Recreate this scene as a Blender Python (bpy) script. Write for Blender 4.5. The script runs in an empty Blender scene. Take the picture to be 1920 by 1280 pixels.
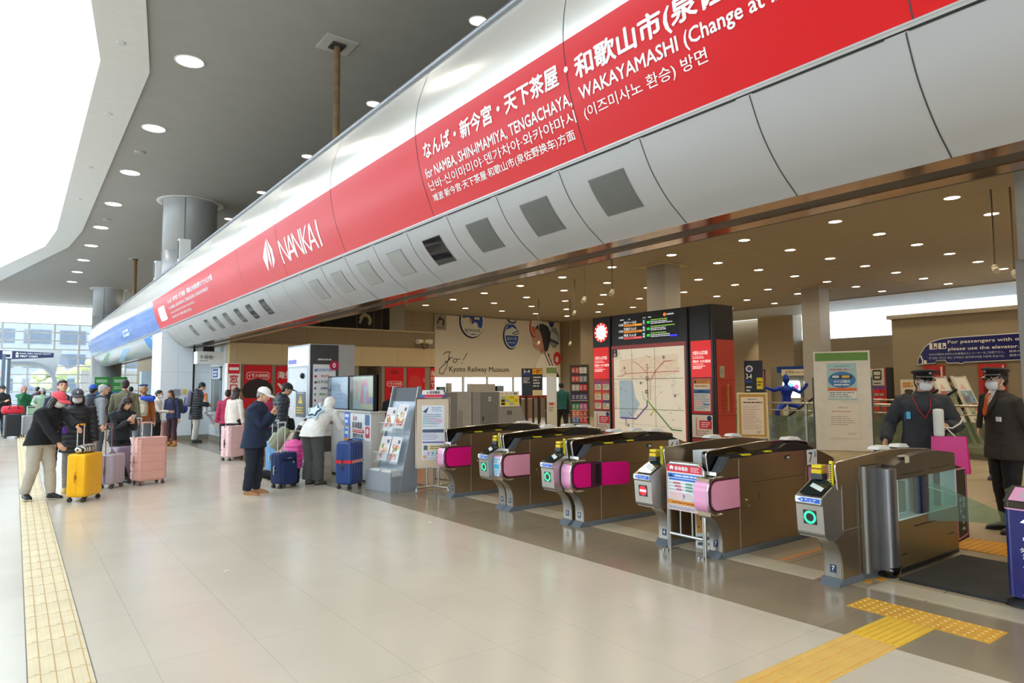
import bpy, bmesh, math, random
import numpy as np
from mathutils import Vector, Matrix

random.seed(7)
SC = bpy.context.scene
COL = SC.collection
# ------------------------------------------------------------------ camera, daylight, exposure
YAW, PITCH, ROLL, FPX = math.radians(36.847), math.radians(3.815), math.radians(-0.37), 1241.9
_f = Vector((math.sin(YAW) * math.cos(PITCH), math.cos(YAW) * math.cos(PITCH), math.sin(PITCH)))
_r0 = Vector((math.cos(YAW), -math.sin(YAW), 0)); _u0 = _r0.cross(_f)
_r = math.cos(ROLL) * _r0 + math.sin(ROLL) * _u0
_u = -math.sin(ROLL) * _r0 + math.cos(ROLL) * _u0
cam = bpy.data.cameras.new('camera'); camo = bpy.data.objects.new('camera', cam); COL.objects.link(camo)
cam.sensor_fit = 'HORIZONTAL'; cam.sensor_width = 36; cam.lens = FPX / 1920 * 36; cam.clip_end = 400; cam.clip_start = .05
camo.matrix_world = Matrix(((_r.x, _u.x, -_f.x, 0), (_r.y, _u.y, -_f.y, 0), (_r.z, _u.z, -_f.z, 1.62), (0, 0, 0, 1)))
SC.camera = camo
W = bpy.data.worlds.new('overcast_sky'); SC.world = W; W.use_nodes = True
_bg = W.node_tree.nodes['Background']; _bg.inputs[0].default_value = (.85, .935, 1, 1); _bg.inputs[1].default_value = 3.4
SC.view_settings.view_transform = 'Standard'; SC.view_settings.look = 'None'
SC.view_settings.exposure = 0.5; SC.view_settings.gamma = 1; SC.view_settings.use_curve_mapping = False
SC.cycles.max_bounces = 7; SC.cycles.diffuse_bounces = 4; SC.cycles.glossy_bounces = 4; SC.cycles.transparent_max_bounces = 10
SC.cycles.caustics_reflective = False; SC.cycles.caustics_refractive = False; SC.cycles.sample_clamp_indirect = 6
LAMP_WARM = (1.0, .85, .62); LAMP_STATION_W = 58; LAMP_HALL_W = 60

# ------------------------------------------------------------------ materials
def lin(h):
    if not isinstance(h, str): return tuple(h)
    h = h.lstrip('#'); h = ''.join(c * 2 for c in h) if len(h) == 3 else h; o = []
    for i in (0, 2, 4):
        c = int(h[i:i + 2], 16) / 255
        o.append(c / 12.92 if c <= .04045 else ((c + .055) / 1.055) ** 2.4)
    return tuple(o)
_M = {}
def M(col, rough=.5, metal=0, name=None, var=.06, vs=6, bump=0, bs=60, emit=0, alpha=1, trans=0, spec=.5, coat=0, sheen=0):
    key = (col, rough, metal, name, var, vs, bump, bs, emit, alpha, trans, spec, coat, sheen)
    if key in _M: return _M[key]
    m = bpy.data.materials.new(name or 'finish'); m.use_nodes = True; _M[key] = m
    nt = m.node_tree; b = nt.nodes['Principled BSDF']; c = lin(col)
    b.inputs['Roughness'].default_value = rough; b.inputs['Metallic'].default_value = metal
    b.inputs['Specular IOR Level'].default_value = spec; b.inputs['Alpha'].default_value = alpha
    b.inputs['Transmission Weight'].default_value = trans; b.inputs['Coat Weight'].default_value = coat
    b.inputs['Sheen Weight'].default_value = sheen
    b.inputs['Base Color'].default_value = (*c, 1)
    m.diffuse_color = (*c, 1)
    if emit:
        b.inputs['Emission Color'].default_value = (*c, 1); b.inputs['Emission Strength'].default_value = emit
    if var or bump:
        tc = nt.nodes.new('ShaderNodeTexCoord'); n = nt.nodes.new('ShaderNodeTexNoise')
        nt.links.new(tc.outputs['Object'], n.inputs['Vector'])
        if var:
            n.inputs['Scale'].default_value = vs; n.inputs['Detail'].default_value = 3
            r = nt.nodes.new('ShaderNodeValToRGB'); e = r.color_ramp.elements
            e[0].position = .3; e[1].position = .7
            e[0].color = (*[x * (1 - var) for x in c], 1); e[1].color = (*[min(1, x * (1 + var)) for x in c], 1)
            nt.links.new(n.outputs['Fac'], r.inputs['Fac']); nt.links.new(r.outputs['Color'], b.inputs['Base Color'])
        if bump:
            n2 = nt.nodes.new('ShaderNodeTexNoise'); n2.inputs['Scale'].default_value = bs
            nt.links.new(tc.outputs['Object'], n2.inputs['Vector'])
            bp = nt.nodes.new('ShaderNodeBump'); bp.inputs['Strength'].default_value = bump; bp.inputs['Distance'].default_value = .01
            nt.links.new(n2.outputs['Fac'], bp.inputs['Height']); nt.links.new(bp.outputs['Normal'], b.inputs['Normal'])
    return m
def ink(col): return M(col, .45, name='print', var=0)
def lit(col, s): return M(col, .5, name='lit_print', var=0, emit=s)
def tiles(col, joint, w, h, mort=.004, rough=.25, name='tiles', off=0, stain=.1, var=.04, spec=.5, loc=(0, 0, 0), rot=(0, 0, 0), mbump=.15):
    m = bpy.data.materials.new(name); m.use_nodes = True; nt = m.node_tree; b = nt.nodes['Principled BSDF']; L = nt.links.new
    c = lin(col); j = lin(joint)
    tc = nt.nodes.new('ShaderNodeTexCoord'); mp = nt.nodes.new('ShaderNodeMapping'); mp.inputs['Location'].default_value = loc; mp.inputs['Rotation'].default_value = rot
    L(tc.outputs['Object'], mp.inputs['Vector'])
    br = nt.nodes.new('ShaderNodeTexBrick'); br.offset = off; br.squash = 1
    for k, v in (('Scale', 1), ('Mortar Size', mort), ('Brick Width', w), ('Row Height', h), ('Mortar Smooth', .3), ('Bias', 0)): br.inputs[k].default_value = v
    br.inputs['Color1'].default_value = (*[x * (1 - var) for x in c], 1); br.inputs['Color2'].default_value = (*[min(1, x * (1 + var)) for x in c], 1)
    br.inputs['Mortar'].default_value = (*j, 1); L(mp.outputs['Vector'], br.inputs['Vector'])
    n = nt.nodes.new('ShaderNodeTexNoise'); n.inputs['Scale'].default_value = 1.3; n.inputs['Detail'].default_value = 6; L(mp.outputs['Vector'], n.inputs['Vector'])
    n2 = nt.nodes.new('ShaderNodeTexNoise'); n2.inputs['Scale'].default_value = 160; n2.inputs['Detail'].default_value = 2; L(mp.outputs['Vector'], n2.inputs['Vector'])
    ad = nt.nodes.new('ShaderNodeMath'); ad.operation = 'ADD'; L(n.outputs['Fac'], ad.inputs[0]); L(n2.outputs['Fac'], ad.inputs[1])
    mr = nt.nodes.new('ShaderNodeMapRange'); mr.inputs[1].default_value = .7; mr.inputs[2].default_value = 1.3; mr.inputs[3].default_value = 1 - stain; mr.inputs[4].default_value = 1 + stain * .5
    L(ad.outputs[0], mr.inputs[0])
    mx = nt.nodes.new('ShaderNodeMix'); mx.data_type = 'RGBA'; mx.blend_type = 'MULTIPLY'; mx.inputs[0].default_value = 1
    L(br.outputs['Color'], mx.inputs[6]); L(mr.outputs[0], mx.inputs[7]); L(mx.outputs[2], b.inputs['Base Color'])
    b.inputs['Specular IOR Level'].default_value = spec
    mr2 = nt.nodes.new('ShaderNodeMapRange'); mr2.inputs[3].default_value = rough * .75; mr2.inputs[4].default_value = rough * 1.3
    L(n.outputs['Fac'], mr2.inputs[0]); L(mr2.outputs[0], b.inputs['Roughness'])
    bp = nt.nodes.new('ShaderNodeBump'); bp.inputs['Strength'].default_value = mbump; bp.inputs['Distance'].default_value = .003; bp.invert = True
    L(br.outputs['Fac'], bp.inputs['Height']); L(bp.outputs['Normal'], b.inputs['Normal'])
    return m
def glass(col='#cfe6e0', alpha=.18, rough=.03, name='clear_glass'):
    key = ('glass', col, alpha, rough)
    if key in _M: return _M[key]
    m = bpy.data.materials.new(name); m.use_nodes = True; _M[key] = m; nt = m.node_tree; nt.nodes.remove(nt.nodes['Principled BSDF'])
    o = nt.nodes['Material Output']; t = nt.nodes.new('ShaderNodeBsdfTransparent'); g = nt.nodes.new('ShaderNodeBsdfGlossy'); d = nt.nodes.new('ShaderNodeBsdfDiffuse')
    c = lin(col); t.inputs[0].default_value = (*[.35 + .65 * x for x in c], 1) if alpha > .1 else (*[.8 + .2 * x for x in c], 1)
    d.inputs[0].default_value = (*c, 1); g.inputs['Roughness'].default_value = rough
    mx = nt.nodes.new('ShaderNodeMixShader'); mx.inputs[0].default_value = alpha
    nt.links.new(t.outputs[0], mx.inputs[1]); nt.links.new(d.outputs[0], mx.inputs[2])
    lw = nt.nodes.new('ShaderNodeLayerWeight'); lw.inputs[0].default_value = .5; pw = nt.nodes.new('ShaderNodeMath'); pw.operation = 'POWER'; pw.inputs[1].default_value = 4
    mr = nt.nodes.new('ShaderNodeMapRange'); mr.inputs[3].default_value = .04; mr.inputs[4].default_value = .6
    nt.links.new(lw.outputs['Facing'], pw.inputs[0]); nt.links.new(pw.outputs[0], mr.inputs[0])
    m2 = nt.nodes.new('ShaderNodeMixShader'); nt.links.new(mr.outputs[0], m2.inputs[0]); nt.links.new(mx.outputs[0], m2.inputs[1]); nt.links.new(g.outputs[0], m2.inputs[2])
    nt.links.new(m2.outputs[0], o.inputs[0]); return m

STEEL = M('#a79c8c', .27, 1, 'brushed_steel', var=.05, vs=3, bump=.05, bs=200)
STEEL_L = M('#b9b7b2', .32, 1, 'satin_steel', var=.04, bump=.04, bs=150)
CHROME = M('#d8d8d8', .12, 1, 'chrome', var=0)
BLACKGLOSS = M('#0b0b0c', .12, 0, 'gloss_black', var=0, coat=.5)
BLACK = M('#141416', .5, 0, 'black_plastic', var=.1)
RUBBER = M('#1a1a1c', .7, 0, 'rubber', var=.1)
WHITE = M('#e9e9e6', .45, 0, 'white_paint', var=.02)
GREYP = M('#8f949b', .45, 0, 'grey_paint', var=.03)

# ------------------------------------------------------------------ mesh helpers
def sup(n, e):
    o = []
    for i in range(n):
        t = 2 * math.pi * i / n; c, s = math.cos(t), math.sin(t)
        o.append((math.copysign(abs(c) ** e, c), math.copysign(abs(s) ** e, s)))
    return o
def rrect(x0, z0, x1, z1, r, n=5, corners='1111'):
    o = []
    for k, (cx, cz, a) in enumerate(((x1 - r, z1 - r, 0), (x0 + r, z1 - r, 90), (x0 + r, z0 + r, 180), (x1 - r, z0 + r, 270))):
        if corners[k] == '1':
            for i in range(n + 1):
                t = math.radians(a + 90 * i / n); o.append((cx + r * math.cos(t), cz + r * math.sin(t)))
        else: o.append(((x1, z1), (x0, z1), (x0, z0), (x1, z0))[k])
    return o
class G:
    def __init__(s, mat=None): s.v = []; s.f = []; s.mi = []; s.sm = []; s.mats = []; s.T = Matrix(); s.mat = mat
    def mid(s, mat):
        mat = mat or s.mat or WHITE
        if mat not in s.mats: s.mats.append(mat)
        return s.mats.index(mat)
    def add(s, vs, fs, mat=None, smooth=False):
        b = len(s.v); k = s.mid(mat)
        s.v += [tuple(s.T @ Vector(p)) for p in vs]
        for f in fs: s.f.append(tuple(b + i for i in f)); s.mi.append(k); s.sm.append(smooth)
        return s
    def box(s, x0, x1, y0, y1, z0, z1, mat=None):
        v = [(x, y, z) for z in (z0, z1) for y in (y0, y1) for x in (x0, x1)]
        return s.add(v, [(0, 2, 3, 1), (4, 5, 7, 6), (0, 1, 5, 4), (2, 6, 7, 3), (0, 4, 6, 2), (1, 3, 7, 5)], mat)
    def cbox(s, c, d, mat=None): return s.box(c[0] - d[0] / 2, c[0] + d[0] / 2, c[1] - d[1] / 2, c[1] + d[1] / 2, c[2] - d[2] / 2, c[2] + d[2] / 2, mat)
    def tube(s, pts, r, n=10, mat=None, caps=True, flat=1.0):
        pts = [Vector(p) for p in pts]; k = len(pts)
        rs = r if isinstance(r, (list, tuple)) else [r] * k
        vs = []; ref = None
        for i, p in enumerate(pts):
            d = (pts[min(i + 1, k - 1)] - pts[max(i - 1, 0)])
            d = d.normalized() if d.length > 1e-9 else Vector((0, 0, 1))
            if ref is None: ref = Vector((0, 0, 1)) if abs(d.z) < .9 else Vector((0, 1, 0))
            a = ref - d * ref.dot(d)
            if a.length < 1e-6: a = d.orthogonal()
            a.normalize(); b = d.cross(a); ref = a
            for j in range(n):
                t = 2 * math.pi * j / n
                vs.append(p + (a * math.cos(t) + b * math.sin(t) * flat) * rs[i])
        fs = [(i * n + j, i * n + (j + 1) % n, (i + 1) * n + (j + 1) % n, (i + 1) * n + j) for i in range(k - 1) for j in range(n)]
        s.add(vs, fs, mat, True)
        if caps: s.add(vs[:n], [tuple(reversed(range(n)))], mat); s.add(vs[-n:], [tuple(range(n))], mat)
        return s
    def cyl(s, p0, p1, r0, r1=None, n=20, mat=None): return s.tube([p0, p1], [r0, r0 if r1 is None else r1], n, mat)
    def prism(s, poly, axis, lo, hi, mat=None, smooth=False, capmat=None):
        n = len(poly)
        def q(a, b, c): return {'y': (a, c, b), 'x': (c, a, b), 'z': (a, b, c)}[axis]
        v0 = [q(a, b, lo) for a, b in poly]; v1 = [q(a, b, hi) for a, b in poly]
        ar = sum(poly[i][0] * poly[(i + 1) % n][1] - poly[(i + 1) % n][0] * poly[i][1] for i in range(n))
        flip = (ar > 0) == (axis == 'y')
        fs = [(i, (i + 1) % n, n + (i + 1) % n, n + i) for i in range(n)]
        c0, c1 = tuple(reversed(range(n))), tuple(range(n, 2 * n))
        if flip: fs = [tuple(reversed(f)) for f in fs]; c0 = tuple(reversed(c0)); c1 = tuple(reversed(c1))
        s.add(v0 + v1, fs, mat, smooth); s.add(v0 + v1, [c0, c1], capmat or mat)
        return s
    def lathe(s, prof, n=24, mat=None, c=(0, 0, 0), smooth=True):
        vs = [(c[0] + r * math.cos(2 * math.pi * j / n), c[1] + r * math.sin(2 * math.pi * j / n), c[2] + z) for r, z in prof for j in range(n)]
        fs = [(i * n + j, i * n + (j + 1) % n, (i + 1) * n + (j + 1) % n, (i + 1) * n + j) for i in range(len(prof) - 1) for j in range(n)]
        s.add(vs, fs, mat, smooth)
        if prof[0][0] > 1e-4: s.add(vs[:n], [tuple(reversed(range(n)))], mat)
        if prof[-1][0] > 1e-4: s.add(vs[-n:], [tuple(range(n))], mat)
        return s
    def ell(s, c, r, nu=16, nv=10, mat=None, R=None, lo=-90, hi=90):
        c = Vector(c); vs = []; R = R or Matrix.Identity(3)
        for i in range(nv + 1):
            t = math.radians(lo + (hi - lo) * i / nv)
            for j in range(nu):
                a = 2 * math.pi * j / nu
                vs.append(c + R @ Vector((r[0] * math.cos(t) * math.cos(a), r[1] * math.cos(t) * math.sin(a), r[2] * math.sin(t))))
        fs = [(i * nu + j, i * nu + (j + 1) % nu, (i + 1) * nu + (j + 1) % nu, (i + 1) * nu + j) for i in range(nv) for j in range(nu)]
        s.add(vs, fs, mat, True)
        if lo > -90: s.add(vs[:nu], [tuple(reversed(range(nu)))], mat)
        if hi < 90: s.add(vs[-nu:], [tuple(range(nu))], mat)
        return s
    def loft(s, secs, n=16, e=1.0, mat=None, smooth=True, caps=True):
        sh = sup(n, e); vs = []
        for c, ax, ay in secs:
            c, ax, ay = Vector(c), Vector(ax), Vector(ay)
            vs += [c + ax * a + ay * b for a, b in sh]
        k = len(secs); fs = [(i * n + j, i * n + (j + 1) % n, (i + 1) * n + (j + 1) % n, (i + 1) * n + j) for i in range(k - 1) for j in range(n)]
        s.add(vs, fs, mat, smooth)
        if caps: s.add(vs[:n], [tuple(reversed(range(n)))], mat); s.add(vs[-n:], [tuple(range(n))], mat)
        return s
    def mesh(s, name):
        me = bpy.data.meshes.new(name); me.from_pydata(s.v, [], s.f)
        for m in s.mats: me.materials.append(m)
        me.polygons.foreach_set('material_index', s.mi); me.polygons.foreach_set('use_smooth', s.sm)
        me.update(); return me
    def build(s, name, parent=None, bevel=0, seg=2, loc=None, rotz=None):
        o = bpy.data.objects.new(name, s.mesh(name)); COL.objects.link(o)
        if parent: o.parent = parent
        if loc is not None: o.location = loc
        if rotz is not None: o.rotation_euler = (0, 0, rotz)
        if bevel:
            b = o.modifiers.new('bevel', 'BEVEL'); b.width = bevel; b.segments = seg; b.limit_method = 'ANGLE'; b.angle_limit = .6; b.harden_normals = False
        return o
def thing(name, label, cat, loc=(0, 0, 0), rotz=0, group=None):
    o = bpy.data.objects.new(name, None); COL.objects.link(o); o.empty_display_size = .1
    o.location = loc; o.rotation_euler = (0, 0, math.radians(rotz)); o['label'] = label; o['category'] = cat
    if group: o['group'] = group
    return o
def tag(o, label, cat, group=None, kind=None):
    o['label'] = label; o['category'] = cat
    if group: o['group'] = group
    if kind: o['kind'] = kind
    return o
def struct(o, label=None, cat=None):
    o['kind'] = 'structure'
    if label: o['label'] = label; o['category'] = cat
    return o
KIDS = {}
def copy_tree(o, loc, rotz=None, label=None, group=None):
    c = o.copy(); COL.objects.link(c); c.location = loc
    if rotz is not None: c.rotation_euler = (0, 0, math.radians(rotz))
    if label: c['label'] = label
    if group: c['group'] = group
    for a in list(o.children):
        b = a.copy(); COL.objects.link(b); b.parent = c
        for x in list(a.children):
            y = x.copy(); COL.objects.link(y); y.parent = b
    return c

# ------------------------------------------------------------------ printed graphics and lettering
_TX = {}
def bolds(b): return [(0, 0)] if not b else [(b * .8, 0), (-b * .8, 0), (0, b * .8), (0, -b * .8)]     # heavier strokes: overlapping copies, each a hair higher
def text_mesh(s, bold=0.0):
    k = s
    if k not in _TX:
        cu = bpy.data.curves.new('lettering', 'FONT'); cu.body = s; cu.size = 1; cu.resolution_u = 2; cu.fill_mode = 'FRONT'
        o = bpy.data.objects.new('lettering', cu); me = o.to_mesh()
        v = [(p.co.x, p.co.y) for p in me.vertices]; f = [tuple(p.vertices) for p in me.polygons]
        o.to_mesh_clear(); bpy.data.objects.remove(o); bpy.data.curves.remove(cu)
        _TX[k] = (v, f)
    return _TX[k]
class Print:
    """flat artwork in sheet coordinates (x to the reader's right, y up); every call lies a hair above the one before"""
    def __init__(s, step=.0005): s.p = []; s.e = step; s.step = step
    def add(s, vs, fs, col): s.p.append((vs, fs, ink(col) if isinstance(col, str) else col, s.e)); s.e += s.step; return s
    def poly(s, pts, col):
        ar = sum(pts[i][0] * pts[(i + 1) % len(pts)][1] - pts[(i + 1) % len(pts)][0] * pts[i][1] for i in range(len(pts)))
        return s.add(list(pts) if ar > 0 else list(reversed(pts)), [tuple(range(len(pts)))], col)
    def rect(s, x0, y0, x1, y1, col): return s.poly([(x0, y0), (x1, y0), (x1, y1), (x0, y1)], col)
    def rr(s, x0, y0, x1, y1, r, col): return s.poly(rrect(x0, y0, x1, y1, r), col)
    def disc(s, x, y, r, col, ry=None, n=24): return s.poly([(x + r * math.cos(2 * math.pi * i / n), y + (ry or r) * math.sin(2 * math.pi * i / n)) for i in range(n)], col)
    def ring(s, x, y, r0, r1, col, n=32, a0=0, a1=360):
        vs = []; full = a1 - a0 >= 360; k = n if full else n + 1
        for i in range(k):
            t = math.radians(a0 + (a1 - a0) * i / n); vs += [(x + r0 * math.cos(t), y + r0 * math.sin(t)), (x + r1 * math.cos(t), y + r1 * math.sin(t))]
        fs = [(2 * i, 2 * i + 1, (2 * i + 3) % (2 * k), (2 * i + 2) % (2 * k)) for i in range(n)]
        return s.add(vs, fs, col)
    def line(s, pts, w, col):
        vs = []; fs = []
        for (x0, y0), (x1, y1) in zip(pts, pts[1:]):
            d = math.hypot(x1 - x0, y1 - y0) or 1; nx, ny = -(y1 - y0) / d * w / 2, (x1 - x0) / d * w / 2; b = len(vs)
            ex, ey = (x1 - x0) / d * w * .3, (y1 - y0) / d * w * .3
            vs += [(x0 - nx - ex, y0 - ny - ey), (x1 - nx + ex, y1 - ny + ey), (x1 + nx + ex, y1 + ny + ey), (x0 + nx - ex, y0 + ny - ey)]; fs.append((b, b + 1, b + 2, b + 3))
        return s.add(vs, fs, col)
    def text(s, t, x, y, h, col, w=None, al='l', bold=0.0):
        """h is the height of a capital; y the base line; w squeezes or stretches to a width"""
        v, f = text_mesh(t, bold)
        if not v: return s
        x0 = min(p[0] for p in v); x1 = max(p[0] for p in v); k = h / .72
        kx = w / (x1 - x0) if w else k; W_ = (x1 - x0) * kx
        ox = {'l': x, 'c': x - W_ / 2, 'r': x - W_}[al]
        for i, (a, b) in enumerate(bolds(bold)): s.add([(ox + (p[0] - x0) * kx + a * k, y + p[1] * k + b * k) for p in v], f, col); s.e -= s.step * .7 if i < 3 and bold else 0
        return s
    def vtext(s, t, x, y, size, col, bold=0.0):
        for i, ch in enumerate(t): s.text(ch, x, y - (i + .85) * size, size * .72, col, al='c', bold=bold)
        return s
    def bars(s, x0, y0, x1, y1, rows, col, fill=.5, seed=1, ragged=.4):
        """rows of fine print too small to read"""
        rd = random.Random(seed); vs = []; fs = []; h = (y1 - y0) / rows
        for i in range(rows):
            x = x0; end = x1 - (x1 - x0) * ragged * rd.random(); y = y1 - (i + .5) * h
            while x < end:
                wd = min(end - x, h * (.8 + 2.4 * rd.random())); b = len(vs)
                vs += [(x, y - h * fill / 2), (x + wd, y - h * fill / 2), (x + wd, y + h * fill / 2), (x, y + h * fill / 2)]; fs.append((b, b + 1, b + 2, b + 3)); x += wd + h * .3
        return s.add(vs, fs, col)
    def build(s, name, parent, f, cuts=None, off=.001):
        """f maps (x, y, height above the sheet) to 3-D"""
        vs = []; fs = []; mi = []; mats = []
        for pv, pf, m, e in s.p:
            if cuts: pv, pf = slice_flat(pv, pf, cuts)
            if m not in mats: mats.append(m)
            b = len(vs); k = mats.index(m); vs += [f(x, y, e + off) for x, y in pv]
            for q in pf: fs.append(tuple(b + i for i in q)); mi.append(k)
        me = bpy.data.meshes.new(name); me.from_pydata(vs, [], fs)
        for m in mats: me.materials.append(m)
        me.polygons.foreach_set('material_index', mi); me.update()
        o = bpy.data.objects.new(name, me); COL.objects.link(o)
        if parent: o.parent = parent
        return o
def slice_flat(pv, pf, cuts):
    bm = bmesh.new(); vv = [bm.verts.new((x, y, 0)) for x, y in pv]
    for q in pf:
        try: bm.faces.new([vv[i] for i in q])
        except ValueError: pass
    for axis, vals in cuts:
        for c in vals:
            bmesh.ops.bisect_plane(bm, geom=bm.verts[:] + bm.edges[:] + bm.faces[:], plane_co=(c, 0, 0) if axis == 0 else (0, c, 0), plane_no=(1, 0, 0) if axis == 0 else (0, 1, 0))
    bm.verts.index_update(); r = ([(v.co.x, v.co.y) for v in bm.verts], [tuple(v.index for v in f.verts) for f in bm.faces]); bm.free(); return r
def FRONT(y=0, x=0, z=0): return lambda a, b, e: (x + a, y - e, z + b)          # sheet faces local -Y
def LEFT(x=0, y=0, z=0): return lambda a, b, e: (x - e, y - a, z + b)           # sheet faces local -X
def TOP(z=0, x=0, y=0): return lambda a, b, e: (x + a, y + b, z + e)
# ------------------------------------------------------------------ the hall: floor, ceilings, walls
FL_HALL = tiles('#cbc0ad', '#b4a996', .59, 1.05, .0022, .2, 'pale_stone_floor', stain=.06, var=.008, loc=(-.12, -.3, 0), spec=.5, mbump=.05)
FL_DARK = tiles('#93856f', '#83765f', 1.8, 1.2, .004, .16, 'polished_dark_stone', stain=.2, var=.06, spec=.5)
FL_STN = tiles('#b5a58a', '#75654e', 1.2, 1.2, .005, .2, 'beige_stone_floor', stain=.08, var=.03, loc=(.35, .2, 0))
def edge(y): return 4.36 - .021 * (y - 2)          # the dark border runs a degree off the hall's axis
def edge2(y): return 5.44 - .0225 * (y - 2.9)
def flat(name, pts, mat, z=0, t=.2):
    g = G(mat); g.prism(pts, 'z', z - t, z); return struct(g.build(name))
flat('floor', [(-12, -6), (edge(-6), -6), (edge(24), 24), (edge(24), 60), (-12, 60)], FL_HALL)
flat('floor_border', [(edge(-6), -6), (edge2(-6), -6), (edge2(24), 24), (edge(24), 24)], FL_DARK)
flat('floor_station', [(edge2(-6), -6), (5.6, -12.2), (40, -12.2), (40, 60), (edge(24), 60), (edge(24), 24), (edge2(24), 24)], FL_STN)
g = G(M('#c9bda4', .25, var=.05, name='pale_stone_strip')); g.box(5.36, 5.66, 3.0, 8.5, 0, .0015); g.box(5.5, 5.8, 1.2, 2.62, 0, .0015); struct(g.build('trim_5'))
CEIL = M('#a3a19d', .8, var=.03, vs=2, name='grey_ceiling', bump=.1, bs=40)
opening = [(-.86, -3), (1.36, 10.9), (1.82, 13.7), (1.83, 29.3), (1.60, 33), (-.86, 45.6)]
CZ = 7.57
g = G(CEIL)
op = [(-8.5, -3)] + opening + [(-8.5, 45.6)]
outer = [(-12, -6), (14, -6), (14, 58), (-12, 58)]
# ceiling around the light well, as strips of one slab
for q in ([(-12, -6), (14, -6), (14, -3), (-12, -3)], [(-12, 45.6), (14, 45.6), (14, 58), (-12, 58)], [(-12, -3), (-8.5, -3), (-8.5, 45.6), (-12, 45.6)]): g.prism(q, 'z', CZ, CZ + .3)
for (x0, y0), (x1, y1) in zip(opening, opening[1:]): g.prism([(x0, y0), (14, y0), (14, y1), (x1, y1)], 'z', CZ, CZ + .3)
struct(g.build('ceiling'))
# the pale soffit lining the light well and the white sides of the well
SOF = M('#e0e0de', .6, var=.02, name='pale_soffit', bump=.05, bs=60); WELL = M('#eef1f3', .6, var=.01, name='white_well')
inner = [(-2.2, -3), (.62, 10.9), (1.03, 13.8), (1.05, 30.3), (.85, 33.6), (-.86, 41.3), (-3.5, 45.6)]
g = G(SOF); inn = [(-2.2, -3), (.62, 10.9), (1.03, 13.7), (1.05, 29.6), (.80, 33.4), (-1.9, 45.6)]
for i in range(5): g.prism([inn[i], opening[i], opening[i + 1], inn[i + 1]], 'z', CZ - .05, CZ + .25)
struct(g.build('trim_1'))
g = G(WELL)
for (x0, y0), (x1, y1) in zip(inn, inn[1:]): g.add([(x0, y0, CZ), (x1, y1, CZ), (x1 - .5, y1, CZ + 1.9), (x0 - .5, y0, CZ + 1.9)], [(0, 1, 2, 3)])
g.box(-8.6, -8.5, -3, 45.6, CZ, CZ + 1.9); g.box(-8.5, 1.2, -3.1, -3, CZ, CZ + 1.9); g.box(-8.5, -1.4, 45.6, 45.7, CZ, CZ + 1.9)
struct(g.build('wall_skylight'))
g = G(glass('#f4fbff', .12, .05)); g.box(-8.6, 1.2, -3.1, 45.7, CZ + 1.9, CZ + 1.93); struct(g.build('window_1'))
# daylight wall of the hall, outside the picture on the reader's side of the hall
g = G(glass('#eef8ff', .06, .03)); g.box(-11.02, -11, 13, 57, .1, CZ); struct(g.build('window_2'))
g = G(M('#b9b8b4', .7, var=.02)); g.box(-11.2, -11, -6, 13, 0, CZ); struct(g.build('wall_left')); g = G(M('#a9a7a2', .7, var=.02)); g.box(-11, 4.6, -6.2, -6, 0, 1.0); g.box(-11, 4.6, -6.2, -6, 7.2, CZ); struct(g.build('wall_behind'))
g = G(glass('#eef8ff', .06, .03)); g.add([(-11, -6.1, 1.0), (4.6, -6.1, 1.0), (4.6, -6.1, 7.2), (-11, -6.1, 7.2)], [(0, 1, 2, 3)]); struct(g.build('window_added'))  # unseen rear window, added to light the gate sides
g = G(M('#b5a78c', .7, var=.02)); g.box(4.4, 33, -12.2, -12, 0, CZ); g.box(4.3, 4.6, -12, -6, 0, CZ); struct(g.build('wall_station_south'))
# ---- far curtain wall
g = G(M('#f4f6f7', .4, var=.01, name='white_mullion')); WY = 56
for i in range(12): x = -6.6 + i * 1.45; g.box(x - .06, x + .06, WY, WY + .18, .1, 6.1)
for i in range(11): z = .25 + i * .585; g.box(-7, 10, WY + .03, WY + .13, z - .04, z + .04)
struct(g.build('window_3'))
g = G(glass('#f4f9fc', .06, .03)); g.box(-7, 10, WY + .07, WY + .09, .1, 6.1); struct(g.build('window_4'))
g = G(glass('#f4f9fc', .06, .03)); g.add([(-12, WY, 6.15, ), (14, WY, 6.15), (14, WY, CZ), (-12, WY, CZ)], [(0, 1, 2, 3)]); struct(g.build('window_9')); g = G(WELL); g.box(-12, -7, WY, WY + .3, 0, 6.1); g.box(10, 14, WY, WY + .3, 0, 6.1); struct(g.build('wall_far'))
g = G(M('#4f4b46', .8, var=.05)); g.box(14, 14.2, -6, 58, 5.2, CZ + .3); struct(g.build('wall_back_upper'))
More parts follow.
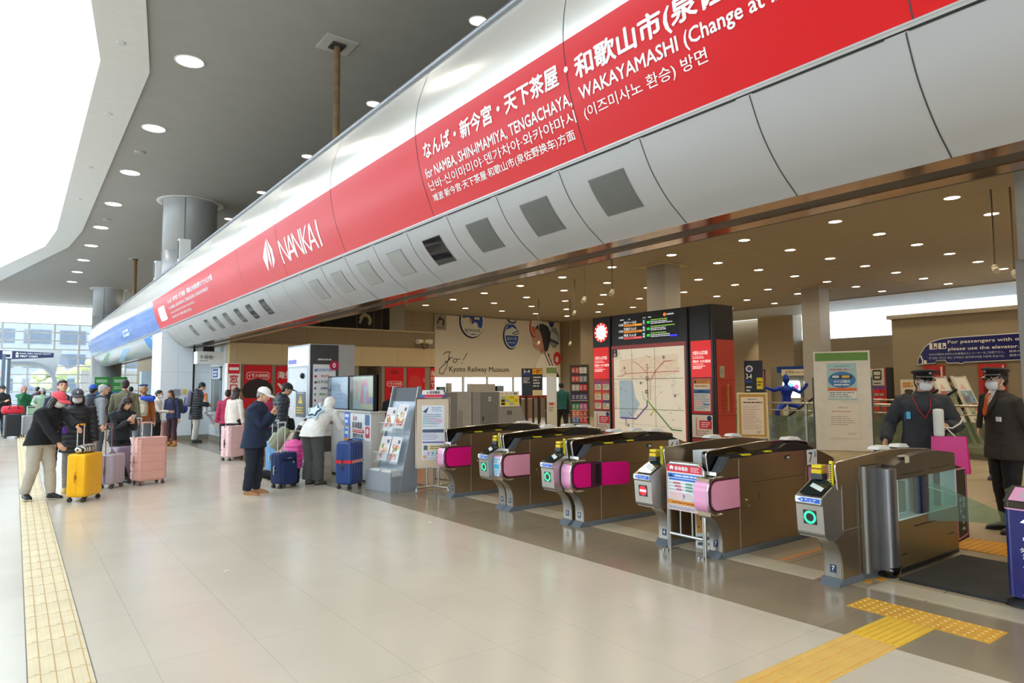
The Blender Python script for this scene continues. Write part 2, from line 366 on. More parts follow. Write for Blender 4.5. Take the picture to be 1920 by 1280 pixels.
# outside ground, a pale terminal building and trees beyond the far windows
g = G(M('#c9ccce', .8)); g.box(-60, 60, 61, 120, -.3, -.1); g.box(-40, -11.6, -6, 61, -.3, -.1); struct(g.build('ground_outside'))
b = thing('terminal_building', 'pale grey terminal building with dark window bands seen through the far window wall', 'building', (4, 88, 0))
g = G(M('#8b959f', .7)); g.box(-30, 24, 0, 12, -.1, 8.7); g.build('facade', b)
for k, z in enumerate((1.2, 3.9, 6.5)):
    g = G(M('#4e5e70', .3))
    for i in range(16): g.box(-29 + i * 3.2, -26.6 + i * 3.2, -.06, .05, z, z + 1.5)
    g.build('window_band', b)
def blob_tree(x, y, h, seed, col, label):
    t = thing('street_tree', label, 'tree', (x, y, -.1), 0, 'trees beyond the far windows')
    rd = random.Random(seed); g = G(M(col, .8, var=.25, vs=9))
    for i in range(26):
        a = rd.random() * 6.28; r = rd.random() ** .5 * h * .3; z = h * (.45 + .5 * rd.random()); s = h * (.08 + .07 * rd.random()); g.ell((r * math.cos(a), r * math.sin(a), z), (s, s, s * .8), 8, 6)
    g.build('crown', t); g = G(M('#6b5a48', .8)); g.tube([(0, 0, 0), (.1, 0, h * .6)], [.16, .08], 8); g.build('trunk', t)
blob_tree(5.2, 66, 4.2, 1, '#c3c98a', 'yellow green tree outside the far windows beside the blue and red curved sign')
blob_tree(2.4, 68, 3.6, 2, '#b9c58e', 'small pale green tree outside the far windows behind the tall young man')
# ------------------------------------------------------------------ the long curved sign over the station entrance
PROF = [(3.55, 5.10), (3.42, 4.73), (3.375, 4.45), (3.385, 4.20), (3.46, 3.85), (3.60, 3.49), (3.62, 3.45), (3.75, 3.22), (3.93, 3.03), (4.15, 2.875)]
def catmull(P, n=10):
    Q = [Vector(p) for p in P]; Q = [2 * Q[0] - Q[1]] + Q + [2 * Q[-1] - Q[-2]]; o = []
    for i in range(1, len(Q) - 2):
        for k in range(n):
            t = k / n; a, b, c, d = Q[i - 1:i + 3]
            o.append(.5 * (2 * b + (c - a) * t + (2 * a - 5 * b + 4 * c - d) * t * t + (3 * b - a - 3 * c + d) * t ** 3))
    return o + [Q[-2]]
BC = catmull(PROF); BT = [0]
for a, b in zip(BC, BC[1:]): BT.append(BT[-1] + (b - a).length)
def bat(t, off=0):
    i = 0
    while i < len(BT) - 2 and BT[i + 1] < t: i += 1
    d = (BC[i + 1] - BC[i]).normalized(); p = BC[i] + d * (t - BT[i])
    return p.x - (-d.y) * off * 1.0, p.y + (-d.x if False else 0) * off + (d.x * -1) * off
def barrel(y0, y1, t0, t1, mat, g, off=0, n=None):
    """strip of the curved face between two profile lengths"""
    ts = [t0] + [t for t in BT if t0 + 1e-4 < t < t1 - 1e-4] + [t1]; vs = []
    for t in ts:
        x, z = bat(t, off); vs += [(x, y0, z), (x, y1, z)]
    g.add(vs, [(2 * i, 2 * i + 2, 2 * i + 3, 2 * i + 1) for i in range(len(ts) - 1)], mat, True)
Y0, Y1 = -4.0, 46.3
sign = thing('station_sign', 'long curved silver and red fascia sign over the station entrance with white destination lettering', 'sign', (0, 0, 0))
SILV = M('#e2ded6', .27, .5, 'silver_panel', var=.01, vs=.6); SILV2 = M('#b0b0b1', .38, .25, 'grey_panel', var=.015, vs=.8)
RED = M('#d3121a', .32, 0, 'red_vinyl', var=.01, spec=.35); BLUE = M('#2f6fd0', .2, 0, 'blue_vinyl', var=.02, coat=.3)
g = G(SILV); barrel(Y0, Y1, 0, .80, SILV, g); g.build('upper_panels', sign)
RB = 23.35
g = G(RED); barrel(Y0, RB, .80, 1.69, RED, g); g.build('red_band', sign)
g = G(BLUE); barrel(RB, Y1, .80, 1.69, BLUE, g); g.build('blue_band', sign)
g = G(M('#bfc0c1', .35, .5, 'joint_strip', var=0)); barrel(Y0, Y1, 1.69, 1.735, None, g); g.build('joint_strip', sign)
g = G(BLACK); y = Y0
while y < 30: barrel(y + .07, y + .86, 1.735, 1.75, None, g, .003); y += .91
barrel(Y0, Y1, 1.735, 1.752, BLACK, g, -.004); g.build('shadow_gap', sign)
EY = [2.34 + .915 * k for k in range(-7, 25)]
SQ = [3.69 + .925 * k for k in range(8)] + [12.95, 13.88, 14.78, 15.75, 16.66, 17.59, 19.36]
g = G(SILV2); barrel(Y0, 22.5, 1.745, BT[-1], SILV2, g); g.build('lower_panels', sign)
g = G(M('#b7bec4', .22, .6, 'silver_lower', var=.1, vs=.7)); barrel(22.5, Y1, 1.745, BT[-1], None, g); g.build('lower_panels', sign)
JM = M('#3b3b3d', .6, var=0)
for k in range(-2, 17): g = G(JM); y = 1.38 + 2.42 * k; barrel(y - .004, y + .004, .0, 1.69, None, g, .002); g.build('panel_joint', sign)
for y in EY: g = G(JM); barrel(y - .004, y + .004, 1.75, BT[-1], None, g, .002); g.build('panel_joint', sign)
g = G(M('#8e9198', .3, .6, 'rail_metal')); g.tube([(3.545, Y0, 5.125), (3.545, Y1, 5.125)], .035, 8); g.build('top_rail', sign)
g = G(M('#6b6a67', .7)); g.add([(3.56, Y0, 5.12), (4.9, Y0, 5.12), (4.9, Y1, 5.12), (3.56, Y1, 5.12)], [(0, 1, 2, 3)])
for yy in (Y0, Y1): g.add([(p.x, yy, p.y) for p in BC] + [(4.9, yy, 2.9), (4.9, yy, 5.1)], [tuple(range(len(BC) + 2))])
g.build('back_panels', sign)
for i, y in enumerate(SQ):      # square displays in the lower panels; later matt ones painted lighter, as if reflecting
    m = M('#2d2b2b', .06, .3, 'dark_screen', var=0) if i in (3,) else (M('#62635f' if i < 3 else '#9b9c99', .4, 0, 'matt_screen', var=.04) if i < 8 else M('#3a3d44', .12, .3, 'screen', var=.3, vs=5))
    w = .2 if i < 8 else .17
    f = G(M('#77787a', .4, .3)); f.mat = f.mat; barrel(y - w, y + w, 1.905, 2.258, None, f, .003); fo = f.build('display_frame', sign)
    f = G(m); barrel(y - w + .008, y + w - .008, 1.913, 2.25, m, f, .005); f.build('screen', fo)
def BMAP(y): return lambda a, b, e: ((lambda p: (p[0], y - a, p[1]))(bat(-b, e)))
TC = [(1, [-(.8 + .06 * k) for k in range(16)])]
def sign_text(name, rows):
    for s, y, yend, t0, t1, bold in rows:
        p = Print(.0005)
        v, f = text_mesh(s, bold); x0 = min(q[0] for q in v); x1 = max(q[0] for q in v); a0 = min(q[1] for q in v); a1 = max(q[1] for q in v)
        W_ = y - yend; sx = W_ / (x1 - x0); sy = (t1 - t0) / (a1 - a0)
        for i, (da, db) in enumerate(bolds(bold)): p.p.append(([(-y + (q[0] - x0 + da) * sx, -t1 + (q[1] - a0 + db) * sy) for q in v], f, M('#f6f4f2', .35, name='white_vinyl', var=0), .004 + .0006 * i))
        p.build(name, sign, lambda a, b, e: ((lambda q: (q[0], -a, q[1]))(bat(-b, e))), TC, off=0)
B = .036
sign_text('lettering', [('なんば・新今宮・天下茶屋・', 6.08, 3.78, .935, 1.105, B), ('和歌山市(泉佐野のりかえ)方面', 3.70, .75, .965, 1.165, B),
    ('for NAMBA, SHIN-IMAMIYA, TENGACHAYA,', 6.12, 3.80, 1.198, 1.312, .024), ('WAKAYAMASHI (Change at IZUMISANO)', 3.70, 1.32, 1.198, 1.325, .024),
    ('난바·신이마미야·덴가차야·와카야마시', 6.12, 3.80, 1.335, 1.435, .008), ('(이즈미사노 환승) 방면', 3.70, 2.55, 1.35, 1.46, .008),
    ('难波·新今宫·天下茶屋·和歌山市(泉佐野换车)方面', 6.11, 3.86, 1.470, 1.565, .014)])
sign_text('lettering', [('なんば・新今宮・天下茶屋・和歌山市(泉佐野のりかえ)方面', 20.9, 15.6, 1.0, 1.14, B), ('for NAMBA, SHIN-IMAMIYA, TENGACHAYA, WAKAYAMASHI', 20.9, 16.2, 1.21, 1.30, .024),
    ('난바·신이마미야·덴가차야·와카야마시', 20.9, 17.8, 1.36, 1.43, .004), ('难波·新今宫·天下茶屋·和歌山市方面', 20.9, 18.4, 1.48, 1.55, .01), ('1', 22.4, 21.7, 1.1, 1.5, .03)])
# rail company emblem and name
p = Print(.0005); WV = M('#f6f4f2', .35, name='white_vinyl', var=0)
def bp(pts): p.p.append(([(-y, -t) for y, t in pts], [tuple(range(len(pts)))], WV, .004))
bp([(11.60, .95), (11.93, 1.22), (11.86, 1.48), (11.70, 1.29)]); bp([(11.585, .95), (11.66, 1.28), (11.62, 1.46), (11.53, 1.23)]); bp([(11.565, .95), (11.47, 1.25), (11.57, 1.47), (11.38, 1.36), (11.36, 1.16)])
p.build('emblem', sign, lambda a, b, e: ((lambda q: (q[0], -a, q[1]))(bat(-b, e))), TC, off=0); p = Print(.0005)
for ch, (ya, yb) in {'N': (11.02, 10.62), 'A': (10.66, 10.33), 'N ': (10.36, 9.98), 'K': (9.98, 9.68), 'A ': (9.72, 9.42), 'I': (9.34, 9.26)}.items():
    d = ya - yb; t0, t1 = 1.085, 1.475; sw = .055
    def st(u0, v0, u1, v1): bp([(ya - u0 * d + sw / 2, t0 + v0 * (t1 - t0)), (ya - u1 * d + sw / 2, t0 + v1 * (t1 - t0)), (ya - u1 * d - sw / 2, t0 + v1 * (t1 - t0)), (ya - u0 * d - sw / 2, t0 + v0 * (t1 - t0))])
    c = ch.strip()
    if c == 'N': st(.05, 0, .05, 1); st(.05, 0, .85, 1); st(.85, 0, .85, 1)
    if c == 'A': st(.5, 0, 0, 1); st(.5, 0, .95, 1); bp([(ya - .25 * d, 1.33), (ya - .75 * d, 1.33), (ya - .75 * d, 1.37), (ya - .25 * d, 1.37)])
    if c == 'K': st(.1, 0, .1, 1); st(.9, 0, .15, .5); st(.2, .45, .9, 1)
    if c == 'I': st(.5, 0, .5, 1)
p.build('company_name', sign, lambda a, b, e: ((lambda q: (q[0], -a, q[1]))(bat(-b, e))), TC, off=0)
p = Print(.0005); LB = ink('#3f8fd8')
p.p.append(([(-27.2, -2.30), (-27.0, -1.80), (-23.5, -1.76), (-22.9, -1.95), (-22.9, -2.45), (-26.0, -2.40)][::1], [tuple(range(6))], LB, .004))
for k in range(5): p.p.append(([(-25.6, -2.25 + k * .09), (-24.1, -2.25 + k * .09), (-24.1, -2.21 + k * .09), (-25.6, -2.21 + k * .09)], [(0, 1, 2, 3)], ink('#e8f2fa'), .008))
p.p.append(([(-44, -2.2), (-38, -1.75), (-38, -1.9), (-43, -2.45)], [(0, 1, 2, 3)], ink('#8fc49a'), .004)); p.p.append(([(-38, -2.45), (-33, -1.9), (-31, -1.95), (-36, -2.45)], [(0, 1, 2, 3)], ink('#9fc8ea'), .004))
for x0, w in ((-31.2, .5), (-30.5, .9)): p.p.append(([(x0, -1.45), (x0 + w, -1.45), (x0 + w, -1.2), (x0, -1.2)], [(0, 1, 2, 3)], ink('#d8e6f6'), .004))
pp = p.p
for q in (pp[:6], pp[6:7], pp[7:8], pp[8:]): p = Print(); p.p = q; p.build('blue_artwork', sign, lambda a, b, e: ((lambda q: (q[0], -a, q[1]))(bat(-b, e))), [(1, [-(1.75 + .1 * k) for k in range(8)])], off=0)
# shutter track under the sign: two copper coloured bands and a dark slot
g = G(M('#a68163', .12, .9, 'polished_bronze', var=.3, vs=1.6)); g.box(4.15, 4.33, Y0, Y1, 2.872, 2.9); g.box(4.53, 4.70, Y0, Y1, 2.872, 2.9); struct(g.build('trim_2'))
g = G(M('#4c4841', .5, .3)); g.box(4.33, 4.53, Y0, Y1, 2.885, 2.92); struct(g.build('trim_3'))
g = G(M('#4a463f', .7)); g.box(4.70, 4.74, Y0, 22.3, 2.875, 5.05); struct(g.build('wall_shutter_box'))
# ------------------------------------------------------------------ ticket hall shell
SZ = 5.0
CE2 = M('#9b917c', .75, var=.03, vs=2, name='beige_ceiling'); g = G(CE2); g.box(4.72, 30.5, -12, 29, SZ, SZ + .12); struct(g.build('ceiling_station'))
g = G(M('#a89a80', .75, var=.0)); 
for x in (9.9, 15.8): g.box(4.75, 28, x - .04, x + .04, SZ - .004, SZ); 
struct(g.build('trim_4'))
TAN = tiles('#9f9077', '#85765e', 1.6, 1.1, .008, .5, 'tan_wall_panels', rot=(math.radians(90), 0, 0), stain=.04)
TANX = tiles('#b3a48a', '#96876d', 1.6, 1.1, .008, .5, 'tan_wall_panels', rot=(math.radians(90), 0, math.radians(90)), stain=.04)
BY = 26.84
g = G(TAN); g.box(23.35, 31, BY, BY + .2, 0, SZ); g.box(23.4, 24.6, 25.3, BY, 0, SZ); g.box(4.8, 15.4, BY, BY + .2, 2.9, SZ); struct(g.build('wall_far_station'))
g = G(TAN); g.box(15.4, 23.35, BY + .06, BY + .2, 2.05, SZ); struct(g.build('wall_banner'))
g = G(TANX); g.box(31, 31.2, 4, 29, 0, 3.75); g.box(30.2, 31, 17.5, 19.4, 0, SZ); g.box(31, 31.2, 19.4, 29, 3.75, SZ); struct(g.build('wall_east'))
g = G(TANX); g.box(22, 30, 3.0, 9.45, 0, 3.62); struct(g.build('wall_lift'))
g = G(M('#a89e8a', .5)); g.box(21.9, 30.1, 2.9, 9.55, 3.62, 3.74); struct(g.build('trim_6'))
g = G(TANX); g.box(32, 32.2, -12, 4, 0, SZ); struct(g.build('wall_south_station'))
g = G(glass('#eef6fb', .15)); g.box(31.05, 31.1, 4, 19.4, 3.75, SZ); struct(g.build('window_5'))
g = G(M('#c9ced2', .5)); g.box(30.5, 36, -12, 29, SZ + .5, SZ + .6); g.box(26.5, 30.5, -12, 22, SZ - .03, SZ - .005); struct(g.build('ceiling_clerestory'))
# band of windows below the banner
g = G(WHITE); 
for x in (15.4, 17.2, 18.6, 20.2, 22.0, 23.3): g.box(x - .04, x + .04, BY, BY + .1, .95, 2.05)
struct(g.build('window_6')); g = G(glass('#e8f2f6', .1)); g.box(12, 23.35, BY + .04, BY + .06, .95, 2.05); struct(g.build('window_7'))
g = G(M('#8c8272', .6)); g.box(4.8, 23.35, BY, BY + .2, 0, .95); struct(g.build('wall_sill'))
g = G(M('#c5c9cb', .8)); g.box(4, 40, 60.5, 61, -.1, 3); struct(g.build('wall_outside'))
# columns
COLM = tiles('#a8a49c', '#8d8880', 1.2, .9, .004, .4, 'stone_column', rot=(math.radians(90), 0, 0), stain=.1)
for k, (x, y) in enumerate(((14.72, 12.42), (22.55, 12.2), (12.25, 24.4))):
    g = G(COLM); g.box(x - .33, x + .33, y - .33, y + .33, 0, SZ); struct(g.build('pillar'), 'square stone pillar ' + ('behind the black and red map kiosk', 'between the white notice board and the lift wall', 'beside the office roof near the black poster')[k], 'pillar')
    g = G(M('#b8a987', .6)); g.box(x - .55, x + .55, y - .55, y + .55, SZ - .012, SZ - .003); struct(g.build('trim_7'))
g = G(M('#8d949c', .45)); g.box(12, 12.6, 2.6, 3.36, 0, 3.45); g.box(11.95, 12.65, 2.6, 3.3, 3.45, SZ); struct(g.build('pillar'), 'blue grey pillar cut by the picture edge beside the station camera poles', 'pillar')
# round columns of the hall
for k, (x, y) in enumerate(((4.35, 23.1), (4.32, 46.2))):
    c = thing('round_column', ('tall round grey column rising behind the red sign band', 'tall round grey column at the far end of the blue sign band')[k], 'column', (x, y, 0)); c['kind'] = 'structure'
    g = G(M('#a5a6a6', .35, .1, 'column_cladding', var=.02)); g.lathe([(.80, (5.13, 0)[k]), (.80, 5.9), (.785, 5.9), (.785, 5.93), (.80, 5.93), (.80, CZ)], 40); g.build('shaft', c)
    g = G(BLACK); g.lathe([(.80, CZ - .012), (.86, CZ - .012)], 40); g.build('shadow_ring', c)
    g = G(M('#c9c9c6', .5)); g.lathe([(.86, CZ - .02), (.98, CZ - .02), (.98, CZ - .001)], 40); g.build('ceiling_collar', c)
    g = G(M('#4f5154', .5)); g.box(-.806, -.79, -.006, .006, 5.14, CZ); g.box(-.3, -.29, -.758, -.735, 5.14, CZ); g.build('cladding_joint', c)
# white clad pier at the end of the gates' entrance
PIER = tiles('#d9dee2', '#b9c0c5', 4, 1.05, .006, .3, 'white_cladding', rot=(math.radians(90), 0, 0), stain=.02, var=.01, loc=(0, 0, .02))
g = G(PIER); 
prof = [(4.42, 0), (3.53, 0), (3.53, 3.33)] + [(p.x + .004, p.y - .004) for p, t in zip(BC, BT) if p.y < 3.33 and t > 1.75] + [(4.42, 2.86)]
g.prism([(a, b) for a, b in prof], 'y', 22.5, 24.2); struct(g.build('wall_pier'))
g = G(PIER); g.box(4.50, 4.95, 22.6, 24.2, 0, 2.87); g.box(4.95, 5.0, 20.75, 22.6, 0, .9); g.box(4.95, 5.0, 20.75, 22.6, 2.25, 2.87); g.box(4.95, 5.0, 20.75, 21.1, .9, 2.25); g.box(4.95, 5.0, 22.22, 22.6, .9, 2.25); struct(g.build('wall_recess'))
g = G(M('#2c2c2c', .6)); g.box(4.42, 4.5, 22.62, 24, 0, 2.87); struct(g.build('trim_8'))
g = G(M('#8c8578', .5)); g.box(3.52, 4.43, 22.47, 24.2, 0, .16); g.box(4.5, 4.98, 22.57, 22.62, 0, .16); g.box(4.92, 4.96, 20.75, 22.6, 0, .16); struct(g.build('baseboard_pier'))
# far side opening: rival ticket hall behind the blue end of the sign
g = G(M('#a39478', .6)); g.box(7.2, 7.3, 24.3, 56, 1.9, 5.1); g.box(4.7, 7.3, 24.25, 24.35, 0, 5.1); g.box(4.2, 7.2, 24.3, 56, 5.0, 5.1); struct(g.build('wall_far_ticket_hall'))
g = G(M('#5b6064', .5)); g.box(7.3, 7.4, 24.3, 56, 0, 1.9); struct(g.build('wall_far_counter'))
g = G(M('#cfe0ea', .5, emit=.5, var=0)); g.box(7.16, 7.2, 33, 46, 1.75, 1.88); struct(g.build('trim_9'))
# ------------------------------------------------------------------ raised paving for the blind
YEL = M('#dccaa2', .5, name='pale_yellow_paving', var=.08, vs=4); YEL2 = M('#dda232', .45, name='yellow_paving', var=.1, vs=5); YEL3 = M('#e6bb38', .45, name='bright_yellow_paving', var=.06)
pv = thing('tactile_paving', 'long pale yellow ribbed guide strip running along the concourse floor', 'tactile paving', (0, 0, 0))
g = G(YEL); g.box(.115, .415, -1, 50, .0, .004); g.build('base', pv)
GR = M('#d2ab66', .55, name='bar_side_line', var=.1)  # darker thin line along one side of each bar
for k in range(4):
    x = .155 + k * .073; g = G(YEL); y = -1.0
    while y < 34: g.box(x - .014, x + .014, y + .012, y + .288, .004, .009); y += .30
    g.build('bar', pv)
g = G(M('#a99266', .6)); y = -1
while y < 30: g.box(.115, .415, y - .002, y + .002, .004, .0046); y += .30
for k in range(4): x = .155 + k * .073; g.box(x + .015, x + .021, -1, 34, .004, .0046, GR)
g.build('tile_joints', pv); g = G(M('#6d675c', .7)); g.box(.109, .115, -1, 50, 0, .003); g.box(.415, .421, -1, 50, 0, .003); g.build('edge_joint', pv)
p2 = thing('tactile_paving', 'yellow ribbed guide strip leading to the gates with a dotted cross bar', 'tactile paving', (0, 0, 0), -1.0)
def strip2(name, x0, x1, y0, y1, mat, par, nb=4):
    g = G(mat); g.box(x0, x1, y0, y1, 0, .004)
    for k in range(nb): y = y0 + (k + .5) * (y1 - y0) / nb; g.box(x0 + .01, x1 - .01, y - .016, y + .016, .004, .009)
    return g.build(name, par)
x = 4.42
yc = 2.16
strip2('bright_tile', 4.37, 4.87, yc - .15, yc + .15, YEL3, p2, 7)
for k in range(8): strip2('tile', 4.37 - .31 * (k + 1), 4.37 - .31 * k - .004, yc - .15, yc + .15, M('#ddb25e', .5, name='ochre_paving', var=.06), p2)
for k in range(3):
    g = G(YEL2); y0 = 1.70 + k * .3; g.box(4.88, 5.18, y0, y0 + .297, 0, .004)
    for i in range(5):
        for j in range(5): g.lathe([(.012, .004), (.0105, .008), (.006, .009)], 10, M('#dcb75c', .5, var=0), (4.91 + i * .06, y0 + .03 + j * .06, 0))
    g.build('dotted_tile', p2)
p3 = thing('tactile_paving', 'yellow dotted paving beyond the black mat inside the gates', 'tactile paving', (7.75, 2.5, 0))
g = G(M('#c98e12', .5, var=.1))
g.box(-.3, .3, -.45, .3, 0, .004)
for i in range(10):
    for j in range(12): g.lathe([(.012, .004), (.0105, .008), (.006, .009)], 8, None, (-.27 + i * .06, -.42 + j * .06, 0))
g.build('dotted_tile', p3)
p4 = thing('floor_line', 'worn orange guide line on the floor inside the open gate', 'floor marking', (6.05, 3.5, 0), 0)
g = G(M('#c98a4e', .6, var=.2, vs=15)); g.box(-.35, .45, -.03, .03, 0, .0015); g.build('paint', p4)
mat = tag(G(M('#2b2a29', .75, var=.12, vs=20, bump=.3, bs=300, name='rubber_mat')).box(-.62, .62, -.45, .45, 0, .024).build('floor_mat', None, .004, 1, (6.5, 2.1, 0), math.radians(-1)), 'black ribbed rubber mat between the glass gate and the blue post', 'mat')
# small litter on the pale floor
for x, y, l in ((4.0, 7.0, 'tiny white paper scrap on the pale floor before the dark border'), (1.55, 6.3, 'tiny white scrap on the pale floor nearer the long guide strip')):
    tag(G(WHITE).add([(-.03, -.008, .003), (.03, -.012, .004), (.034, .01, .003), (-.02, .012, .005)], [(0, 1, 2, 3)]).build('paper_scrap', None, 0, 2, (x, y, 0), .4), l, 'litter')
# ------------------------------------------------------------------ ceiling lamps
def lamp(r, watts, col, label, group, emit, spread=150):
    t = thing('ceiling_light', label, 'light', (0, 0, 0), 0, group)
    g = G(M('#e8e6e0', .4)); g.lathe([(r * 1.12, 0), (r * 1.1, -.012), (r, -.012), (r * .97, 0)], 28); g.build('rim', t)
    g = G(M(col, .5, var=0, emit=emit, name='lamp_glow')); g.lathe([(r, -.004), (r * .5, -.009), (0.001, -.010)], 24); g.build('diffuser', t)
    l = bpy.data.lights.new('lamp', 'SPOT'); l.energy = watts; l.color = col; l.spot_size = math.radians(spread); l.spot_blend = .9; l.shadow_soft_size = r
    o = bpy.data.objects.new('lamp', l); COL.objects.link(o); o.parent = t; o.location = (0, 0, -.03); return t
G1 = 'row of large round lights in the grey concourse ceiling'; L1 = 'large round recessed light in the grey concourse ceiling beside the light well'
hl = lamp(.23, LAMP_HALL_W, (1, .97, .92), L1, G1, 9); hl.location = (2.35, 12.9, CZ - .001)
for k in range(-4, 9):  # first steps lie out of view, row extended for its light
    if k: copy_tree(hl, (2.35, 12.9 + k * 3.9, CZ - .001))
G3 = 'row of round lights behind the top rail of the curved sign'; L3 = 'round recessed light in the grey ceiling half hidden behind the curved sign top rail'
h3 = lamp(.14, 30, (1, .88, .68), L3, G3, 7); h3.location = (5.85, 8.67, CZ - .001)
for k in range(1, 7): copy_tree(h3, (5.85, 8.67 + k * 3.95, CZ - .001))
G2 = 'round downlights in the low ticket hall ceiling'; L2 = 'small round downlight in the low beige ceiling over the ticket hall'
sl = lamp(.125, LAMP_STATION_W, LAMP_WARM, L2, G2, 14); sl.location = (13.6, 4.7, SZ - .001)
for ix in range(-3, 8):
    for iy in range(-7, 11):  # lowest rows lie out of view, added for their light
        x, y = 13.6 + 1.965 * ix, 4.7 + 2.16 * iy
        if (ix, iy) == (0, 0) or y > 26 or (x < 12.2 and y > 19.5) or x > 27.5: continue
        if any(abs(x - a) < .6 and abs(y - b) < .6 for a, b in ((14.72, 12.42), (22.55, 12.2), (12.25, 24.4))): continue
        copy_tree(sl, (x, y, SZ - .001))
ws = thing('ceiling_light', 'wall washing downlight above the bright patch of tan wall', 'light', (30.0, 19.9, SZ - .001))
g = G(M('#ffe9c0', .5, var=0, emit=14)); g.lathe([(.1, -.004), (.001, -.008)], 20); g.build('diffuser', ws)
l = bpy.data.lights.new('lamp', 'SPOT'); l.energy = 160; l.color = LAMP_WARM; l.spot_size = 1.0; l.spot_blend = .8; o = bpy.data.objects.new('lamp', l); COL.objects.link(o); o.parent = ws; o.location = (.4, 0, -.03)
for k, (x, y) in enumerate(((1.25, 12.77), (1.41, 16.32), (1.39, 20.63), (1.40, 24.37))):
    t = thing('soffit_spotlight', 'small recessed spotlight in the pale soffit of the light well', 'light', (x, y, CZ - .052), 0, 'spotlights in the pale soffit')
    g = G(M('#d5d6d6', .4)); g.lathe([(.075, 0), (.07, -.012), (.045, -.012)], 18); g.build('rim', t); g = G(M('#6d6455', .4, var=0)); g.lathe([(.045, -.006), (.001, -.003)], 16); g.build('lens', t)
for k, (x, y) in enumerate(((2.32, 18.7), (2.4, 27))):
    g = G(M('#aaa69a', .5)); g.lathe([(.13, 0), (.13, -.02), (.09, -.04), (.001, -.042)], 20); tag(g.build('smoke_detector', None, 0, 2, (x, y, CZ)), ('round smoke detector disc on the grey ceiling between the second and third lamps', 'round smoke detector disc on the grey ceiling farther along the lamp row')[k], 'smoke detector')
for k, (x, y) in enumerate(((4.29, 10.75), (4.25, 34.6))):
    t = thing('hanger_rod', ('rusty brown hanger rod with square ceiling plate above the lettered sign', 'thin brown hanger rod with small ceiling plate near the distant round column')[k], 'hanger', (x, y, 0))
    g = G(M('#7a5f3c', .7, var=.25, vs=9)); g.tube([(0, 0, 5.15), (0, 0, CZ)], .055 if k == 0 else .08, 10); g.build('rod', t)
    g = G(M('#bdbbb4', .5)); g.box(-.28, .28, -.28, .28, CZ - .02, CZ - .001); g.build('ceiling_plate', t)
    g = G(M('#3a3733', .6)); g.box(-.12, .12, -.12, .12, CZ - .05, CZ - .02); g.build('socket', t)
for k, (x, y) in enumerate(((3.62, 20.2), (3.62, 24.2))):
    t = thing('speaker_box', ('small white box speaker on the sign top rail before the round column', 'small white box speaker on the sign top rail past the round column')[k], 'speaker', (x, y, 5.15))
    g = G(WHITE); g.box(-.1, .2, -.12, .12, 0, .62); g.build('housing', t, .01); g = G(M('#3c3f42', .5)); g.box(-.12, -.1, -.08, .08, .06, .56); g.build('grille', t)
for k, (x, y, z, lab) in enumerate(((14.2, 15.6, 3.95, 'ceiling camera on a thin pole above the grey ticket machines'), (10.5, 11.2, 3.62, 'ceiling camera on a thin pole above the kiosk clock'), (10.6, 10.4, 3.7, 'ceiling camera on a thin pole above the departure board'),
        (17.5, 19.5, 3.3, 'thin hanging pole with hook before the first round badge on the banner'), (16.3, 20.0, 3.3, 'thin hanging pole with hook near the banner logo'), (13.6, 4.1, 3.62, 'small camera on a long pole, nearer the lamp grid middle, beside the blue grey pillar'), (13.7, 3.85, 3.5, 'small camera on a long pole touching the blue grey pillar edge'))):
    t = thing('ceiling_camera', lab, 'camera', (x, y, z)); g = G(M('#6d6250', .5)); g.tube([(0, 0, 0), (0, 0, SZ - z)], .017, 8); g.build('pole', t)
    g = G(M('#d8cfba', .5)); g.ell((0, 0, 0), (.05, .05, .06), 10, 8); g.tube([(.0, .0, -.02), (-.12, -.06, -.08)], [.045, .05], 10); g.build('camera_body', t)
# ------------------------------------------------------------------ ticket gates
GS = M('#a6947a', .3, .9, 'gate_steel', var=.04, vs=2.5, bump=.03, bs=180); GF = M('#b3b0aa', .3, .9, 'gate_front_steel', var=.03, vs=5)
PLIN = M('#62696f', .45, 0, 'blue_grey_plinth', var=.05); PINK = M('#f0a3cd', .25, 0, 'pink_plastic', var=.02, coat=.4); MAG = M('#e0127c', .25, 0, 'magenta_flap', var=.03, coat=.3); PALE = M('#e59ab2', .3, 0, 'pale_pink_flap', var=.03)
HOOD = M('#0d0b0a', .08, 0, 'smoked_black_hood', var=0, coat=1)
YELT = M('#e3cf1c', .4, 0, 'yellow_tag', var=.03)
def arc2(cx, cz, r, a0, a1, n=6): return [(cx + r * math.cos(math.radians(a0 + (a1 - a0) * i / n)), cz + r * math.sin(math.radians(a0 + (a1 - a0) * i / n))) for i in range(n + 1)]
FOOT = [(0, .055), (0, .17), (-.006, .22), (-.025, .275), (-.06, .33), (-.11, .375), (-.16, .40)]
HOODP = [(-.06, .77), (-.085, .93)] + arc2(-.045, .945, .04, 170, 100, 4) + [(.3, 1.005), (.75, 1.03), (1.15, 1.025), (1.5, 1.0), (1.62, .985)] + arc2(1.62, .945, .04, 85, 0, 4) + [(1.66, .85)]
LEN = 2.05
def digits(par, n, x, y, z, w=.05):
    p = Print(); p.rect(-w / 2, -w * .65, w / 2, w * .65, '#22354f'); p.text(n, 0, -w * .25, w * .75, '#f2f4f6', al='c', bold=.02); p.rect(-w * .3, -w * .55, w * .3, -w * .48, '#9fb0c4'); return p.build('number_plate', par, LEFT(x, y, z))
def hood(t, y0, y1, mat, rim=True):
    g = G(mat); g.prism(HOODP, 'y', y0, y1, mat); g.build('hood', t)
    if rim:
        g = G(CHROME); g.tube([(a - .004, y0, b + .004) for a, b in HOODP[:-1]], .007, 6); g.build('hood_trim', t)
